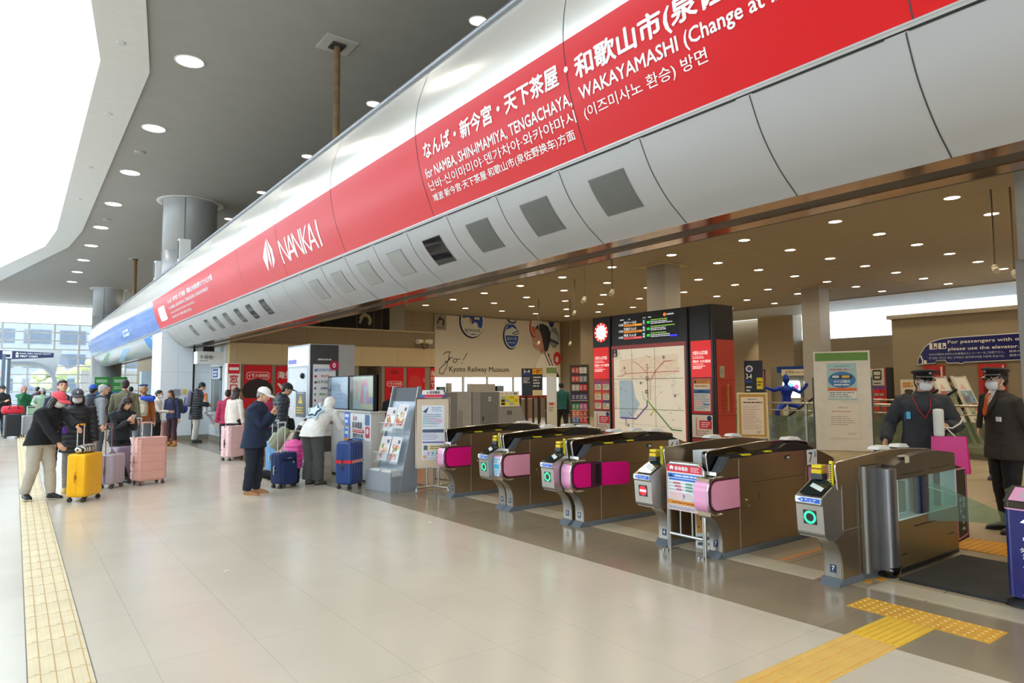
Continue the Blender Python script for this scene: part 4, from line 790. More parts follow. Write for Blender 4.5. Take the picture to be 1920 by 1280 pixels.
# clock
p = Print(.0004); p.disc(.26, 2.74, .205, lit('#e8160f', .7), n=40); p.disc(.26, 2.74, .15, lit('#f6f6f2', 1.3), n=40)
for k in range(12): a = math.radians(30 * k); p.rect(.26 + .178 * math.cos(a) - .014, 2.74 + .178 * math.sin(a) - .014, .26 + .178 * math.cos(a) + .014, 2.74 + .178 * math.sin(a) + .014, lit('#fbf3ee', .9))
p.line([(.26, 2.74), (.295, 2.80)], .01, '#8a9a92'); p.line([(.26, 2.74), (.225, 2.68)], .007, '#8a9a92'); p.build('clock', t, LEFT(-.004))
for nm, a0, a1, sd in (('left', .02, .50, 0), ('right', 2.60, 3.05, 1)):
    p = Print(.0004); w = a1 - a0; p.rect(a0, 1.75, a1, 2.42, KRL); wh = lit('#fff4f0', .35)
    p.text('大阪なんば方面', a0 + .04, 2.17, .055, wh, w=w - .12, bold=.02); p.text('for Osaka Namba', a0 + .04, 2.125, .024, wh); p.bars(a0 + .04, 2.09, a1 - .14, 2.115, 1, wh, .5)
    p.text('和歌山市・みさき公園方面', a0 + .04, 2.02, .04, wh, w=w - .06, bold=.02); p.text('for Wakayamashi', a0 + .04, 1.98, .024, wh); p.bars(a0 + .04, 1.90, a1 - .1, 1.965, 3, wh, .5, 4)
    p.rect(a0, 1.09, a1, 1.735, KR)
    if sd:
        p.rect(a0 + .05, 1.14, a1 - .04, 1.71, '#d9d4c6'); p.rect(a0 + .05, 1.63, a1 - .04, 1.71, '#e8902a'); p.disc(a0 + .09, 1.67, .03, '#41321f'); p.bars(a0 + .14, 1.645, a1 - .06, 1.70, 2, '#7d4a10'); p.rect(a0 + .05, 1.56, a1 - .04, 1.62, '#f0d29a'); p.bars(a0 + .08, 1.57, a1 - .08, 1.61, 1, '#a06a30'); p.rect(a0 + .05, 1.46, a1 - .04, 1.53, '#2f66a0'); p.poly([(a0 + .05, 1.47), (a0 + .2, 1.52), (a1 - .04, 1.47)], '#1c3d63'); p.bars(a0 + .07, 1.16, a1 - .06, 1.44, 8, '#8f97a8', .4, 9); p.rect(a0 + .08, 1.24, a0 + .22, 1.32, '#e7b7b4'); p.rect(a0 + .26, 1.25, a1 - .06, 1.27, '#3b76b8')
    else:
        for i, (z, cs) in enumerate(((1.52, ('#8d3d8c', '#b8457d')), (1.31, ('#e8902a', '#d86a4a')), (1.12, ('#d8403a', '#3c4a86')))):
            for j in range(2): x0 = a0 + .03 + j * w / 2; p.rect(x0, z, x0 + w / 2 - .05, z + .17, '#eadfc2'); p.rect(x0, z + .12, x0 + w / 2 - .05, z + .17, cs[j]); p.bars(x0 + .02, z + .02, x0 + w / 2 - .07, z + .11, 3, '#9a7a4a', .5, i * 2 + j)
    p.rect(a0, .66, a1, 1.07, '#e2d7c8'); p.rect(a0 + .16, .82, a1 - .02, .97, '#d3202a'); p.bars(a0 + .2, .84, a1 - .05, .95, 3, '#f6c9c4'); p.disc(a1 - .07, 1.01, .05, '#23245c'); p.rect(a0 + .08, .69, a0 + .11, 1.02, '#d88a7a'); p.bars(a0 + .12, .68, a1 - .05, .80, 3, '#b07a70', .4, 3); p.rect(a0, .1, a1, .64, KRS); p.build('destination_panel', t, LEFT(-.004))
# ------------------------------------------------------------------ grey fare machines, seen from behind
def door(par, x0, x1, z0, z1, y=0, col='#7f8388'):
    g = G(M(col, .45, .1)); g.box(x0, x1, y - .012, y, z0, z1); d = g.build('door', par, .004); h = G(BLACK); h.box(x0 + .06, x0 + .09, y - .022, y - .012, z0 + .55, z0 + .68); h.build('handle', d); p = Print(); p.rect((x0 + x1) / 2 - .04, z1 - .25, (x0 + x1) / 2 + .04, z1 - .13, '#d8dadb'); p.rect((x0 + x1) / 2 - .02, z1 - .22, (x0 + x1) / 2 + .02, z1 - .17, '#6d7073'); p.build('notice', d, FRONT(y - .0125))
MG = M('#93969a', .45, .1, 'machine_grey', var=.03)
t = thing('fare_machine', 'grey fare adjustment machine seen from behind, with two doors', 'ticket machine', (9.2, 15.5, 0))
g = G(MG); g.box(0, 1.0, 0, .8, 0, 1.46); g.build('cabinet', t, .01); door(t, .02, .50, .08, 1.44)
g = G(M('#a3a6a8', .4)); g.box(.52, .98, -.008, 0, .08, 1.44); g.box(.55, .7, -.012, -.008, .5, .95, M('#8d9093', .4)); g.build('service_panel', t)
t = thing('fare_machine', 'grey fare adjustment machine with sloping end and yellow price notice', 'ticket machine', (10.22, 15.5, 0))
g = G(MG); g.box(0, .9, 0, .8, 0, 1.46); g.prism([(.9, 0), (2.0, 0), (2.0, .35), (1.55, 1.36), (.9, 1.46)], 'y', 0, .8); g.build('cabinet', t, .01); door(t, .28, .88, .08, 1.44, 0, '#777b80')
g = G(M('#5c5f62', .5)); g.box(1.20, 1.38, -.006, 0, .78, .90); g.build('vent', t)
n = thing('price_notice', 'white and yellow price notice fixed on the sloping grey fare machine', 'notice', (11.15, 15.49, 1.02))
b = G(WHITE).box(0, .70, -.008, 0, 0, .44).build('sheet', n); p = Print(); p.text('IC', .05, .34, .06, '#d2232f', bold=.03); p.text('チャージ・精算', .2, .345, .05, '#2a2a2a', w=.42, bold=.02); p.rect(.03, .03, .67, .31, '#e8d822')
for i in range(3):
    for j in range(4): p.rect(.05 + j * .155, .045 + i * .09, .18 + j * .155, .115 + i * .09, ('#2b2b22' if j == 0 and i < 2 else ['#c9bd2a', '#f2e97a', '#8fc0d8', '#e6dc55'][(i + j) % 4]))
p.build('print', b, FRONT(-.0085))
for x, z, w, h, l in ((9.55, 1.46, .12, .24, 'white post box on the first fare machine roof'), (10.25, 1.46, .9, .22, 'beige cover box on the fare machine roofs'), (9.25, 1.46, .22, .14, 'small dark monitor on the end of the fare machine roof'), (11.2, 1.46, .25, .16, 'small monitor on the fare machine beside the beige cover box')):
    g = G(BLACK if 'monitor' in l else M('#b3aea2', .5)); g.box(0, w, 0, .12, 0, h)
    if 'monitor' in l: g.box(.02, w - .02, -.004, 0, .02, h - .02, M('#7f8a90', .3))
    tag(g.build('machine_cover' if 'box' in l else 'monitor', None, .005, 2, (x, 15.7, z)), l, 'box' if 'box' in l else 'monitor')
# ------------------------------------------------------------------ banner on the far wall
t = thing('wall_banner', 'huge pale railway museum banner with round train badges and a smiling woman', 'banner', (15.6, BY, 0))
g = G(M('#e4decf', .6, var=.02)); g.box(0, 7.7, -.03, .06, 2.04, 4.97); g.build('sheet', t)
p = Print(.0006); p.rect(.03, 4.25, .62, 4.95, '#a59b8e'); p.ring(.32, 4.62, .11, .2, '#3a2a22', 20, -60, 150); p.line([(.12, 4.55), (.28, 4.88)], .06, '#3a2a22'); p.bars(.12, 4.33, .52, 4.39, 1, '#4a3f36')
p.build('printed_emblem', t, FRONT(-.031)); e0 = p.e; p = Print(.0006); p.e = e0
p.text('Kyoto Railway Museum', .78, 2.31, .25, '#221d1a', w=3.5, bold=.012)
for pts in ([(.45, 3.10), (.62, 3.22), (.85, 3.24)], [(.8, 3.22), (.72, 2.85), (.6, 2.45), (.42, 2.18), (.24, 2.22), (.25, 2.42), (.6, 2.72), (.95, 3.0)], [(1.05, 2.92), (.98, 2.8), (1.05, 2.72), (1.18, 2.78), (1.2, 2.9), (1.05, 2.92)], [(1.2, 2.88), (1.38, 2.92)], [(1.78, 3.2), (1.55, 2.86)], [(1.5, 2.72), (1.47, 2.70)], [(.5, 2.75), (.7, 2.8), (.82, 3.0)]): p.line(pts, .035, '#2b2420')
p.build('lettering', t, FRONT(-.031)); e0 = p.e; p = Print(.0006); p.e = e0
p.disc(2.05, 4.72, .72, '#1a1f2a', .80, 32); p.disc(2.10, 4.76, .68, '#e9edf0', .77, 32); p.disc(2.10, 4.78, .60, '#2a50b4', .70, 32); p.poly([(1.5, 4.88), (1.9, 4.95), (2.1, 4.55), (2.7, 4.42), (2.4, 4.15), (1.9, 4.12), (1.55, 4.45)], '#e4e6d8'); p.text('KITAGUNI', 1.68, 4.25, .13, '#1f7a5a', w=.85, bold=.03); p.disc(2.25, 4.55, .16, '#f2efe4'); p.disc(1.98, 4.8, .09, '#e8a030'); p.rect(2.2, 4.85, 2.5, 4.96, '#eef0ea')
p.build('round_badge', t, FRONT(-.031)); e0 = p.e; p = Print(.0006); p.e = e0
p.disc(4.42, 4.12, .50, '#161c28', .68, 32); p.disc(4.48, 4.15, .47, '#e9edf0', .64, 32); p.disc(4.48, 4.15, .42, '#244fae', .58, 32); p.poly([(4.05, 4.15), (4.9, 4.15), (4.82, 4.45), (4.45, 4.62), (4.12, 4.4)], '#e4e8ea'); p.disc(4.32, 4.6, .13, '#2a50b4', .1); p.line([(4.5, 4.25), (4.9, 4.42)], .05, '#1c2430'); p.line([(4.6, 4.18), (4.92, 4.28)], .04, '#1c2430'); p.text('あかつき', 4.17, 3.93, .13, '#b9c690', w=.6, bold=.03); p.bars(4.22, 3.75, 4.74, 3.83, 1, '#c9d4ee')
p.build('round_badge', t, FRONT(-.031)); e0 = p.e; p = Print(.0006); p.e = e0
p.poly([(4.15, 4.96), (4.78, 4.96), (4.68, 4.78), (4.48, 4.75), (4.25, 4.84)], '#1b2740'); p.poly([(4.25, 4.96), (4.74, 4.96), (4.62, 4.85), (4.45, 4.83)], '#d6dce4')
p.build('round_badge', t, FRONT(-.031)); e0 = p.e; p = Print(.0006); p.e = e0
p.disc(6.08, 4.62, .46, '#a02018', .62, 32); p.disc(6.12, 4.66, .42, '#e5ddd4', .57, 32); p.poly([(5.72, 4.72), (6.5, 4.45), (6.35, 4.2), (6.05, 4.12), (5.8, 4.35)], '#e0661f')
p.build('round_badge', t, FRONT(-.031)); e0 = p.e; p = Print(.0006); p.e = e0
p.poly([(6.88, 4.96), (7.3, 4.96), (7.2, 4.72), (7.05, 4.68)], '#23408c'); p.build('round_badge', t, FRONT(-.031)); e0 = p.e; p = Print(.0006); p.e = e0
p.disc(7.28, 4.15, .34, '#8b9cac', .55, 28); p.poly([(6.98, 4.15), (7.58, 3.95), (7.5, 4.25), (7.1, 4.5)], '#c9d2d8'); p.line([(6.98, 4.02), (7.55, 3.85)], .09, '#1f2a3c'); p.build('round_badge', t, FRONT(-.031)); e0 = p.e; p = Print(.0006); p.e = e0
p.disc(7.48, 3.05, .26, '#d92a3c', .35); p.disc(7.45, 3.0, .12, '#e8dcd4', .16)
p.build('round_badge', t, FRONT(-.031)); e0 = p.e; p = Print(.0006); p.e = e0
# printed woman: hair, face, shirt, strap, pony tail
p.poly([(6.35, 3.0), (6.9, 3.3), (7.15, 2.7), (7.62, 2.1), (7.45, 2.06), (7.0, 2.4)], '#2c211d')
p.poly([(5.95, 2.04), (5.98, 2.65), (6.15, 3.0), (6.35, 3.22), (6.75, 3.36), (6.98, 3.1), (7.12, 2.65), (7.3, 2.04)], '#f6efe9'); p.line([(6.62, 3.3), (6.95, 2.7), (7.1, 2.06)], .06, '#2a3558'); p.line([(6.8, 3.3), (7.08, 2.8), (7.3, 2.1)], .05, '#2a3558'); p.poly([(7.05, 2.3), (7.18, 2.7), (7.42, 2.06), (7.1, 2.06)], '#6c8cc4')
p.poly([(6.2, 3.55), (6.35, 3.30), (6.75, 3.36), (6.72, 3.7)], '#c08d72')
p.poly([(5.95, 4.4), (5.88, 4.12), (5.80, 3.98), (5.86, 3.92), (5.84, 3.78), (5.90, 3.60), (6.08, 3.46), (6.35, 3.50), (6.62, 3.8), (6.7, 4.3), (6.35, 4.62), (6.05, 4.6)], '#cf9b80'); p.line([(5.85, 3.82), (6.0, 3.78)], .035, '#f2ece6'); p.line([(5.92, 4.16), (6.04, 4.17)], .03, '#3a2a24')
p.poly([(6.0, 4.62), (6.15, 4.78), (6.5, 4.86), (6.85, 4.72), (7.02, 4.4), (7.0, 3.95), (6.82, 3.45), (6.6, 3.4), (6.52, 3.75), (6.42, 4.15), (6.3, 4.45)], '#2b2321'); p.build('printed_woman', t, FRONT(-.031))
# platform sign totems
def totem(x, y, z0, z1, w, label, rz, yel):
    t = thing('platform_sign', label, 'sign', (x, y, 0), rz); g = G(M('#17181c', .3, .2)); g.box(-w / 2, w / 2, 0, .12, z0, z1); b = g.build('panel', t)
    g = G(BLACK); g.box(-w * .35, -w * .25, .03, .09, 0, z0); g.box(w * .25, w * .35, .03, .09, 0, z0); g.build('stand', t)
    h = z1 - z0; p = Print(); p.text('3-4', -w * .40, z1 - h * (.16 if yel else .38), h * .11, '#f2f2f2', w=w * .3, bold=.02); p.rect(-w * .45, z1 - h * (.24 if yel else .46), -w * .08, z1 - h * (.19 if yel else .42), '#2446a6'); p.bars(-w * .42, z0 + h * .45, -w * .1, z0 + h * .68, 4, '#c9ccd2') if yel else p.bars(-w * .42, z0 + h * .2, -w * .1, z0 + h * .48, 4, '#c9ccd2')
    if yel: p.rect(.02 * w, z1 - h * .22, w * .48, z1 - h * .02, '#e8a11c'); p.text('←', w * .06, z1 - h * .16, h * .08, '#1b1b1b', bold=.03); p.bars(w * .2, z1 - h * .19, w * .44, z1 - h * .05, 2, '#3a2a0a'); p.bars(w * .05, z0 + h * .3, w * .45, z0 + h * .72, 4, '#c3c3c0'); p.rect(w * .02, z0, w * .48, z0 + h * .2, '#d8cba0')
    else: p.disc(-w * .22, z1 - h * .17, h * .07, '#e6e4ee'); p.disc(-w * .22, z1 - h * .17, h * .045, '#55508c'); p.rect(w * .16, z1 - h * .6, w * .48, z1 - h * .36, '#e6d21e'); p.bars(w * .2, z1 - h * .54, w * .45, z1 - h * .42, 2, '#6a5a0a'); p.bars(w * .16, z0 + h * .1, w * .45, z0 + h * .34, 3, '#b9bcc4')
    p.build('print', b, FRONT(-.001))
totem(14.96, 18.77, 1.26, 2.24, .76, 'black platform sign for 3-4 with yellow arrow panel below the banner', -38, True)
totem(17.6, 11.5, .9, 2.32, .52, 'black platform sign for 3-4 with round emblem beside the red kiosk end', -57, False)
t = thing('bag_rail', 'dark red rail of hanging straps below the far window band', 'railing', (14.9, 20.6, 0), -18)
g = G(M('#8c2f24', .5)); g.box(0, 3.7, 0, .06, 1.12, 1.25); g.box(0, .06, 0, .06, 0, 1.2); g.box(1.0, 1.1, 0, .06, 0, 1.2); g.box(3.6, 3.7, 0, .06, 0, 1.2); g.build('frame', t)
for k in range(13):
    g = G(M('#2a211d', .6)); g.box(.2 + k * .27, .27 + k * .27, .01, .05, .18, 1.12); g.build('slat', t)
# brochure rack and thin white panel left of the kiosk
t = thing('leaflet_rack', 'brown leaflet rack with green foot and rows of leaflets beside the kiosk', 'leaflet rack', (11.55, 12.55, 0), -42)
g = G(M('#5a4a3c', .5)); g.box(-.25, .25, 0, .3, 0, 2.15); f = g.build('frame', t)
p = Print(); p.rect(-.21, .04, .21, .62, '#72853a'); p.rect(-.21, .64, .21, 2.12, '#2c2622')
cols = ['#b23a30', '#d8d2c6', '#c8452f', '#8a8f9a', '#b9b2a6', '#d03a3a', '#3a2f66', '#55507a', '#2f8a5a', '#c05a9a', '#d86a2a', '#b8481f', '#2860a8', '#c8202c']
for i, z in enumerate((1.92, 1.70, 1.48, 1.24, 1.0, .82, .66)):
    for j in range(4): p.rect(-.19 + j * .097, z, -.10 + j * .097, z + .16, cols[(i * 2 + j // 2) % len(cols)]); p.bars(-.185 + j * .097, z + .03, -.105 + j * .097, z + .13, 3, '#efe9e0', .35, i * 4 + j)
for z in (.64, .80, .98, 1.22): p.rect(-.21, z, .21, z + .015, '#d8cdb8')
p.build('leaflets', f, FRONT(-.002))
t = thing('info_panel', 'narrow white panel with green top beside the brown leaflet rack', 'sign', (11.0, 13.0, 0), -42); g = G(M('#d6cdb8', .5)); g.box(-.13, .13, 0, .06, 0, 2.12); f = g.build('panel', t); p = Print(); p.rect(-.13, 1.93, .13, 2.08, '#72853a'); p.rect(-.12, 1.2, .1, 1.85, '#dfe3e4'); p.rect(-.07, 1.12, .05, 1.18, '#c8402f'); p.bars(-.08, .95, .06, 1.08, 3, '#8a8478'); p.build('print', f, FRONT(-.001))
# framed easel, white notice board
t = thing('notice_easel', 'cream framed notice on an easel in front of the glass balustrade', 'easel', (13.9, 9.14, 0), -56.8); CRM = M('#d8cda8', .5, var=.03)
for s in (-1, 1): g = G(CRM); g.prism([(s * .35 - .02, 0), (s * .35 + .02, 0), (s * .31 + .02, 1.4), (s * .31 - .02, 1.4)], 'y', -.02, .02); g.build('leg', t)
g = G(CRM); g.box(-.34, .34, -.035, .0, .36, 1.42); b = g.build('frame', t, .006); p = Print(); p.rect(-.30, .40, .30, 1.38, '#b8923f'); p.rect(-.25, .44, .25, 1.32, '#e6d9cc'); p.bars(-.1, 1.25, .1, 1.28, 1, '#55504a', .6, 2, 0); p.bars(-.2, 1.17, .22, 1.21, 1, '#3a3632', .7, 3, 0); p.bars(-.21, .56, .22, 1.13, 14, '#a08a84', .25, 4); p.bars(.08, .47, .22, .53, 2, '#6a625c', .4, 5); p.build('notice', b, FRONT(-.036))
t = thing('notice_board', 'free standing white notice board with green header and pale blue poster', 'notice board', (13.95, 7.03, 0), -61); DK = M('#4a4d52', .4, .5)
for s in (-1, 1): g = G(DK); g.box(s * .55 - .02, s * .55 + .02, -.01, .03, 0, 1.75); g.box(s * .55 - .02, s * .55 + .02, -.3, .32, 0, .03); g.build('leg', t)
g = G(M('#d4d4cf', .35, .0)); g.box(-.53, .53, -.02, .02, .22, 2.30); b = g.build('panel', t); g = G(M('#a7a9aa', .3, .7)); g.tube([(-.53, 0, .22), (.53, 0, .22), (.53, 0, 2.3), (-.53, 0, 2.3), (-.53, 0, .22)], .016, 6); g.build('rim', t)
p = Print(); p.rect(-.50, 2.10, .50, 2.27, '#5e8a3e'); p.rect(-.28, 1.28, .28, 2.05, '#9fc6cf'); p.text('2025年4月1日', 0, 1.97, .035, '#4a6a80', al='c'); p.text('特急列車の新しい', 0, 1.89, .04, '#c8506a', al='c', bold=.02); p.disc(0, 1.7, .26, '#3a78b8', .17); p.rr(-.2, 1.72, .2, 1.80, .03, '#2c3d52'); p.rr(-.18, 1.74, -.05, 1.79, .02, '#c9d2da'); p.rr(.0, 1.74, .15, 1.79, .02, '#d8b23a')
p.text('のりば案内', 0, 1.64, .045, '#eef4f8', al='c', bold=.02); p.bars(-.15, 1.57, .15, 1.62, 1, '#dfeaf2'); p.rect(-.27, 1.47, .27, 1.53, '#e06a2a'); p.rect(-.27, 1.31, .27, 1.46, '#dfe6e6'); p.bars(-.25, 1.32, .25, 1.45, 3, '#7a8a94'); p.rect(-.28, .48, .30, 1.22, '#dad7d0'); p.text('お知らせ', 0, 1.10, .035, '#5a5550', al='c'); p.bars(-.22, 1.02, .18, 1.05, 1, '#c8705a'); p.bars(-.24, .74, .26, .95, 5, '#9a958e', .3, 6); p.bars(.08, .55, .26, .6, 2, '#8a857e', .3, 7); p.build('posters', b, FRONT(-.021))
# ------------------------------------------------------------------ balustrades and escalators
SR = M('#9c968a', .25, 1, 'rail_steel', var=.02); BG = glass('#8fa08c', .30)
def balustrade(x0, y0, x1, y1, label, z0=0):
    t = thing('glass_balustrade', label, 'balustrade', (x0, y0, z0), math.degrees(math.atan2(y1 - y0, x1 - x0))); L = math.hypot(x1 - x0, y1 - y0); n = max(2, round(L / 1.5))
    g = G(SR); g.tube([(0, 0, 1.12), (L, 0, 1.12)], .028, 8); g.tube([(0, 0, .93), (L, 0, .93)], .016, 8); g.build('handrail', t)
    for k in range(n + 1): g = G(SR); g.box(k * L / n - .025, k * L / n + .025, -.02, .02, 0, 1.1); g.build('post', t)
    for k in range(n): g = G(BG); g.box(k * L / n + .03, (k + 1) * L / n - .03, -.005, .005, .12, .78); g.build('glass_panel', t)
    g = G(M('#5e5648', .5)); g.box(0, L, -.06, .06, 0, .12); g.build('kerb', t)
balustrade(16.3, 12.2, 16.3, 4.6, 'glass balustrade with steel handrail behind the framed easel and white notice board')
balustrade(21.0, 12.4, 21.0, 5.0, 'farther glass balustrade with steel handrail behind the escalators')
for k, (y0, lab) in enumerate(((10.5, 'escalator balustrade with pale diagonal panel behind the framed easel'), (7.8, 'escalator balustrade with pale diagonal panel beside the white notice board'))):
    t = thing('escalator', lab, 'escalator', (17.2, y0, 0)); P = lambda a, h: (a * -1.35, .02 + a * .92 + h)
    g = G(M('#cbc7a8', .35, .3)); 
    for dx in (0, 1.1):
        g = G(M('#cbc7a8', .35, .3)); g.prism([P(0, -.05), P(1, -.05), P(1, .12), P(0, .12)], 'x', dx, dx + .12); g.build('truss', t)
        g = G(glass('#c3cab0', .3)); g.prism([P(0, .12), P(1, .12), P(1, .5), P(0, .5)], 'x', dx + .05, dx + .062); g.build('glass_side', t)
        g = G(RUBBER); g.tube([(dx + .055, *P(0, .52)), (dx + .055, *P(1, .52))], .03, 8); g.build('handrail', t)
    g = G(M('#3c3a37', .6))
    g.prism([P(0, -.2), P(1, -.2), P(1, -.06), P(0, -.06)], 'x', .14, 1.08); g.build('steps', t)
# ATM corner, blue statue, red kiosk, lift doors
t = thing('atm_booth', 'bank machine booth with deep blue header reading ATM behind the blue statue', 'booth', (24.0, 15.1, 0), -90)
g = G(M('#8a8470', .5)); g.box(0, 2.3, .3, .9, 0, 2.3); g.build('wall', t); g = G(M('#1f3f8c', .3)); g.box(.45, 2.3, 0, .3, 2.05, 2.3); hd = g.build('header', t); p = Print(); p.rect(.2, -.12, 1.25, .12, '#d8d2bc'); p.text('ATM', .35, -.05, .12, '#6a5a3a', bold=.03); p.bars(.7, -.05, 1.2, .05, 1, '#b0a58a'); p.build('lettering', hd, FRONT(-.001, .45, 2.06))
g = G(M('#b9bdb6', .4)); g.box(.6, 1.35, .1, .3, .4, 1.5); g.box(1.5, 2.2, .1, .3, .4, 1.6); g.build('machine', t); p = Print(); p.rr(.62, 1.02, 1.35, 1.75, .1, lit('#e6f0f6', 1.3)); p.disc(.95, 1.55, .12, lit('#7fc4ee', 1)); p.disc(1.2, 1.5, .1, lit('#e85aa0', 1)); p.rect(1.5, 1.55, 2.2, 1.72, lit('#f0f0f2', 1.2)); p.rect(1.5, 1.5, 1.75, 1.6, '#c83040'); p.build('screen', t, FRONT(.095))
n = thing('ad_panel', 'tall orange and navy advertising panel beside the bank machine booth', 'sign', (23.7, 15.6, 0), -90); b = G(M('#2a3352', .4)).box(0, .6, 0, .06, .0, 2.2).build('panel', n); p = Print(); p.rect(.12, 1.45, .58, 2.15, '#d8694a'); p.bars(.16, 1.5, .52, 2.1, 6, '#f0d8c8', .6, 2); p.disc(.4, .9, .2, '#a8583a', .3); p.build('print', b, FRONT(-.001))
t = thing('bus_kiosk', 'red kiosk column with train pictogram panel beside the lift wall', 'kiosk', (23.5, 10.9, 0), -90)
g = G(M('#c8442c', .4)); g.box(0, .55, 0, .5, 0, 2.12); g.build('cabinet', t); g = G(M('#241f1e', .4)); g.box(.55, .72, 0, .5, 0, 2.15); g.build('side', t); g = G(M('#b9b2a0', .4)); g.box(-.75, 0, .1, .5, 0, 2.0); g.box(-.8, 0, .05, .5, 2.0, 2.15, M('#c8442c', .4)); g.build('door_bay', t)
p = Print(); p.rect(.06, 1.55, .5, 2.12, '#d8d2c2'); p.rr(.12, 1.72, .42, 2.08, .05, '#3c3d3a'); p.rr(.16, 1.9, .38, 2.02, .03, '#d8d2c2'); p.rect(.18, 1.78, .36, 1.86, '#d8d2c2'); p.bars(.15, 1.58, .42, 1.66, 1, '#4a463e'); p.rect(.06, 1.42, .5, 1.54, '#6a4a9a'); p.rect(.04, 1.02, .52, 1.42, '#d8202a'); p.rect(.15, 1.2, .3, 1.28, '#9ab08a'); p.rect(.33, 1.2, .46, 1.28, '#9ab08a'); p.bars(.08, .98, .48, 1.12, 3, '#f2c8c0'); p.ring(.38, 1.36, .03, .045, '#3a1a1a', 16, 60, 330); p.build('print', t, FRONT(-.001))
for k, (y0, y1) in enumerate(((8.55, 8.08), (7.15, 6.55))):
    d = struct(G(M('#b8281e', .4)).box(21.93, 22.0, y1 - .05, y0, 0, 2.15).build('door_%d' % (k + 1)), ('red framed lift door behind the first station employee', 'red framed lift door behind the leaflet stands')[k], 'door')
    g = G(M('#6d1712', .4)); g.box(21.92, 21.93, y1 + .02, y0 - .12, .02, 2.0); g.build('leaf', d); g = G(M('#d9d9d2', .4)); g.box(21.915, 21.93, y1 - .02, y1 + .02, 0, 2.1); g.build('jamb', d)
n = thing('wall_poster', 'white poster with orange brush lettering on the lift wall edge', 'poster', (21.96, 9.25, 1.05), -90); b = G(M('#ddd6c6', .5)).box(0, .42, 0, .03, 0, .68).build('sheet', n); p = Print(); p.bars(.06, .44, .36, .6, 2, '#d8902a', .8, 2, .1); p.text('電', .12, .15, .2, '#4a3a2c', bold=.03); p.rect(.05, .03, .37, .08, '#b9a88a'); p.build('print', b, FRONT(-.001))
t = thing('lift_sign', 'train shaped dark blue sign directing passengers with oversized luggage to the elevator', 'sign', (21.96, 8.73, 0), -90); NV = M('#1a1862', .3, 0, 'navy_sign', var=.02)
op_ = [(0, 2.17), (.48, 2.20), (.52, 2.28), (.76, 2.28), (.80, 2.20), (.86, 2.185), (1.1, 2.19), (1.15, 2.165), (1.2, 2.165), (1.24, 2.2), (4.2, 2.26), (4.2, 3.0), (.95, 2.955), (.66, 2.93), (.42, 2.86), (.22, 2.70), (.08, 2.46), (.02, 2.3)]
g = G(WHITE); g.prism(op_, 'y', -.04, .0); b = g.build('panel', t)
c = (1.6, 2.56); p = Print(.0008); p.poly([(c[0] + (x - c[0]) * (.988 if x < 3 else 1), c[1] + (z - c[1]) * .94) for x, z in op_], NV)
for k in (0, 1): p.rr(.36 + k * .24, 2.62, .57 + k * .24, 2.80, .02, '#e9e6dc'); p.line([(.46 + k * .24, 2.65), (.46 + k * .24, 2.76)], .04, '#2a2850'); p.disc(.46 + k * .24, 2.78, .018, '#2a2850'); p.rect(.50 + k * .24, 2.64, .55 + k * .24, 2.70, '#2a2850')
p.text('For passengers with oversized luggage,', .86, 2.77, .095, '#f0eee8', w=3.05, bold=.02); p.text('please use the elevator.', .86, 2.57, .095, '#f0eee8', w=1.72, bold=.02)
p.text('大きな荷物をお持ちのお客様はエレベーターをご利用下さい。', .34, 2.44, .05, '#dcdae0', w=1.9); p.text('큰 짐을 가지고 계신 고객님은 엘리베이터를 이용해 주십시오.', .34, 2.33, .05, '#dcdae0', w=1.9); p.text('携带大件行李的乘客请使用电梯', 2.35, 2.45, .05, '#dcdae0', w=1.2); p.text('攜帶大件行李的乘客請使用電梯', 2.35, 2.34, .05, '#dcdae0', w=1.2)
p.line([(.13, 2.38), (.17, 2.30), (.15, 2.2)], .04, '#efe9dc'); p.disc(.125, 2.42, .026, '#efe9dc'); p.rect(.2, 2.2, .27, 2.3, '#efe9dc'); p.build('lettering', b, FRONT(-.041))
for k, (x, y, rz) in enumerate(((19.15, 6.45, -8), (19.75, 6.2, -8))):
    t = thing('leaflet_stand', ('leaning leaflet stand with travel leaflets beside the station employee', 'second leaning leaflet stand, with aerial photo leaflets, beside the older employee')[k], 'leaflet stand', (x, y, 0), rz)
    g = G(M('#d8d4c8', .4)); 
    for s in (-1, 1): g.prism([(.02, 0), (.08, 0), (.78, 1.8), (.72, 1.8)], 'x', s * .30 - .02, s * .30 + .02)
    g.box(-.32, .32, -.2, .6, 0, .03); g.build('frame', t); g = G(M('#c9ccc9', .4)); Q = lambda h: .03 + h * .389
    g.add([(-.28, Q(.55), .55), (.28, Q(.55), .55), (.28, Q(1.78), 1.78), (-.28, Q(1.78), 1.78)], [(0, 1, 2, 3)]); b = g.build('panel', t)
    p = Print(); rd = random.Random(k + 11)
    p.rect(-.26, 1.42, .26, 1.74, '#e6e4e0'); p.poly([(-.2, 1.45), (-.05, 1.6), (.1, 1.45)], '#d8b8b8')
    for i in range(5):
        for j in range(2): x0 = -.26 + j * .27; z0 = .62 + i * .16; c = rd.choice(['#8fb0c8', '#c9a08a', '#a8b890', '#d8cfc0', '#b06a6a', '#6a8aa8', '#d0c070']); p.rect(x0, z0, x0 + .25, z0 + .145, c); p.disc(x0 + rd.uniform(.05, .2), z0 + rd.uniform(.04, .1), .035, rd.choice(['#c84a4a', '#3f6fb0', '#3f9a6a', '#e8e4da'])); p.bars(x0 + .02, z0 + .02, x0 + .22, z0 + .06, 2, '#6d6a70', .4, i * 3 + j)
    if k == 0: p.text('ご自由に', -.25, 1.755, .06, '#c85a5a', w=.5, bold=.02)
    p.build('leaflets', b, lambda a, b_, e: (a, Q(b_) - e, b_ + e * .389))
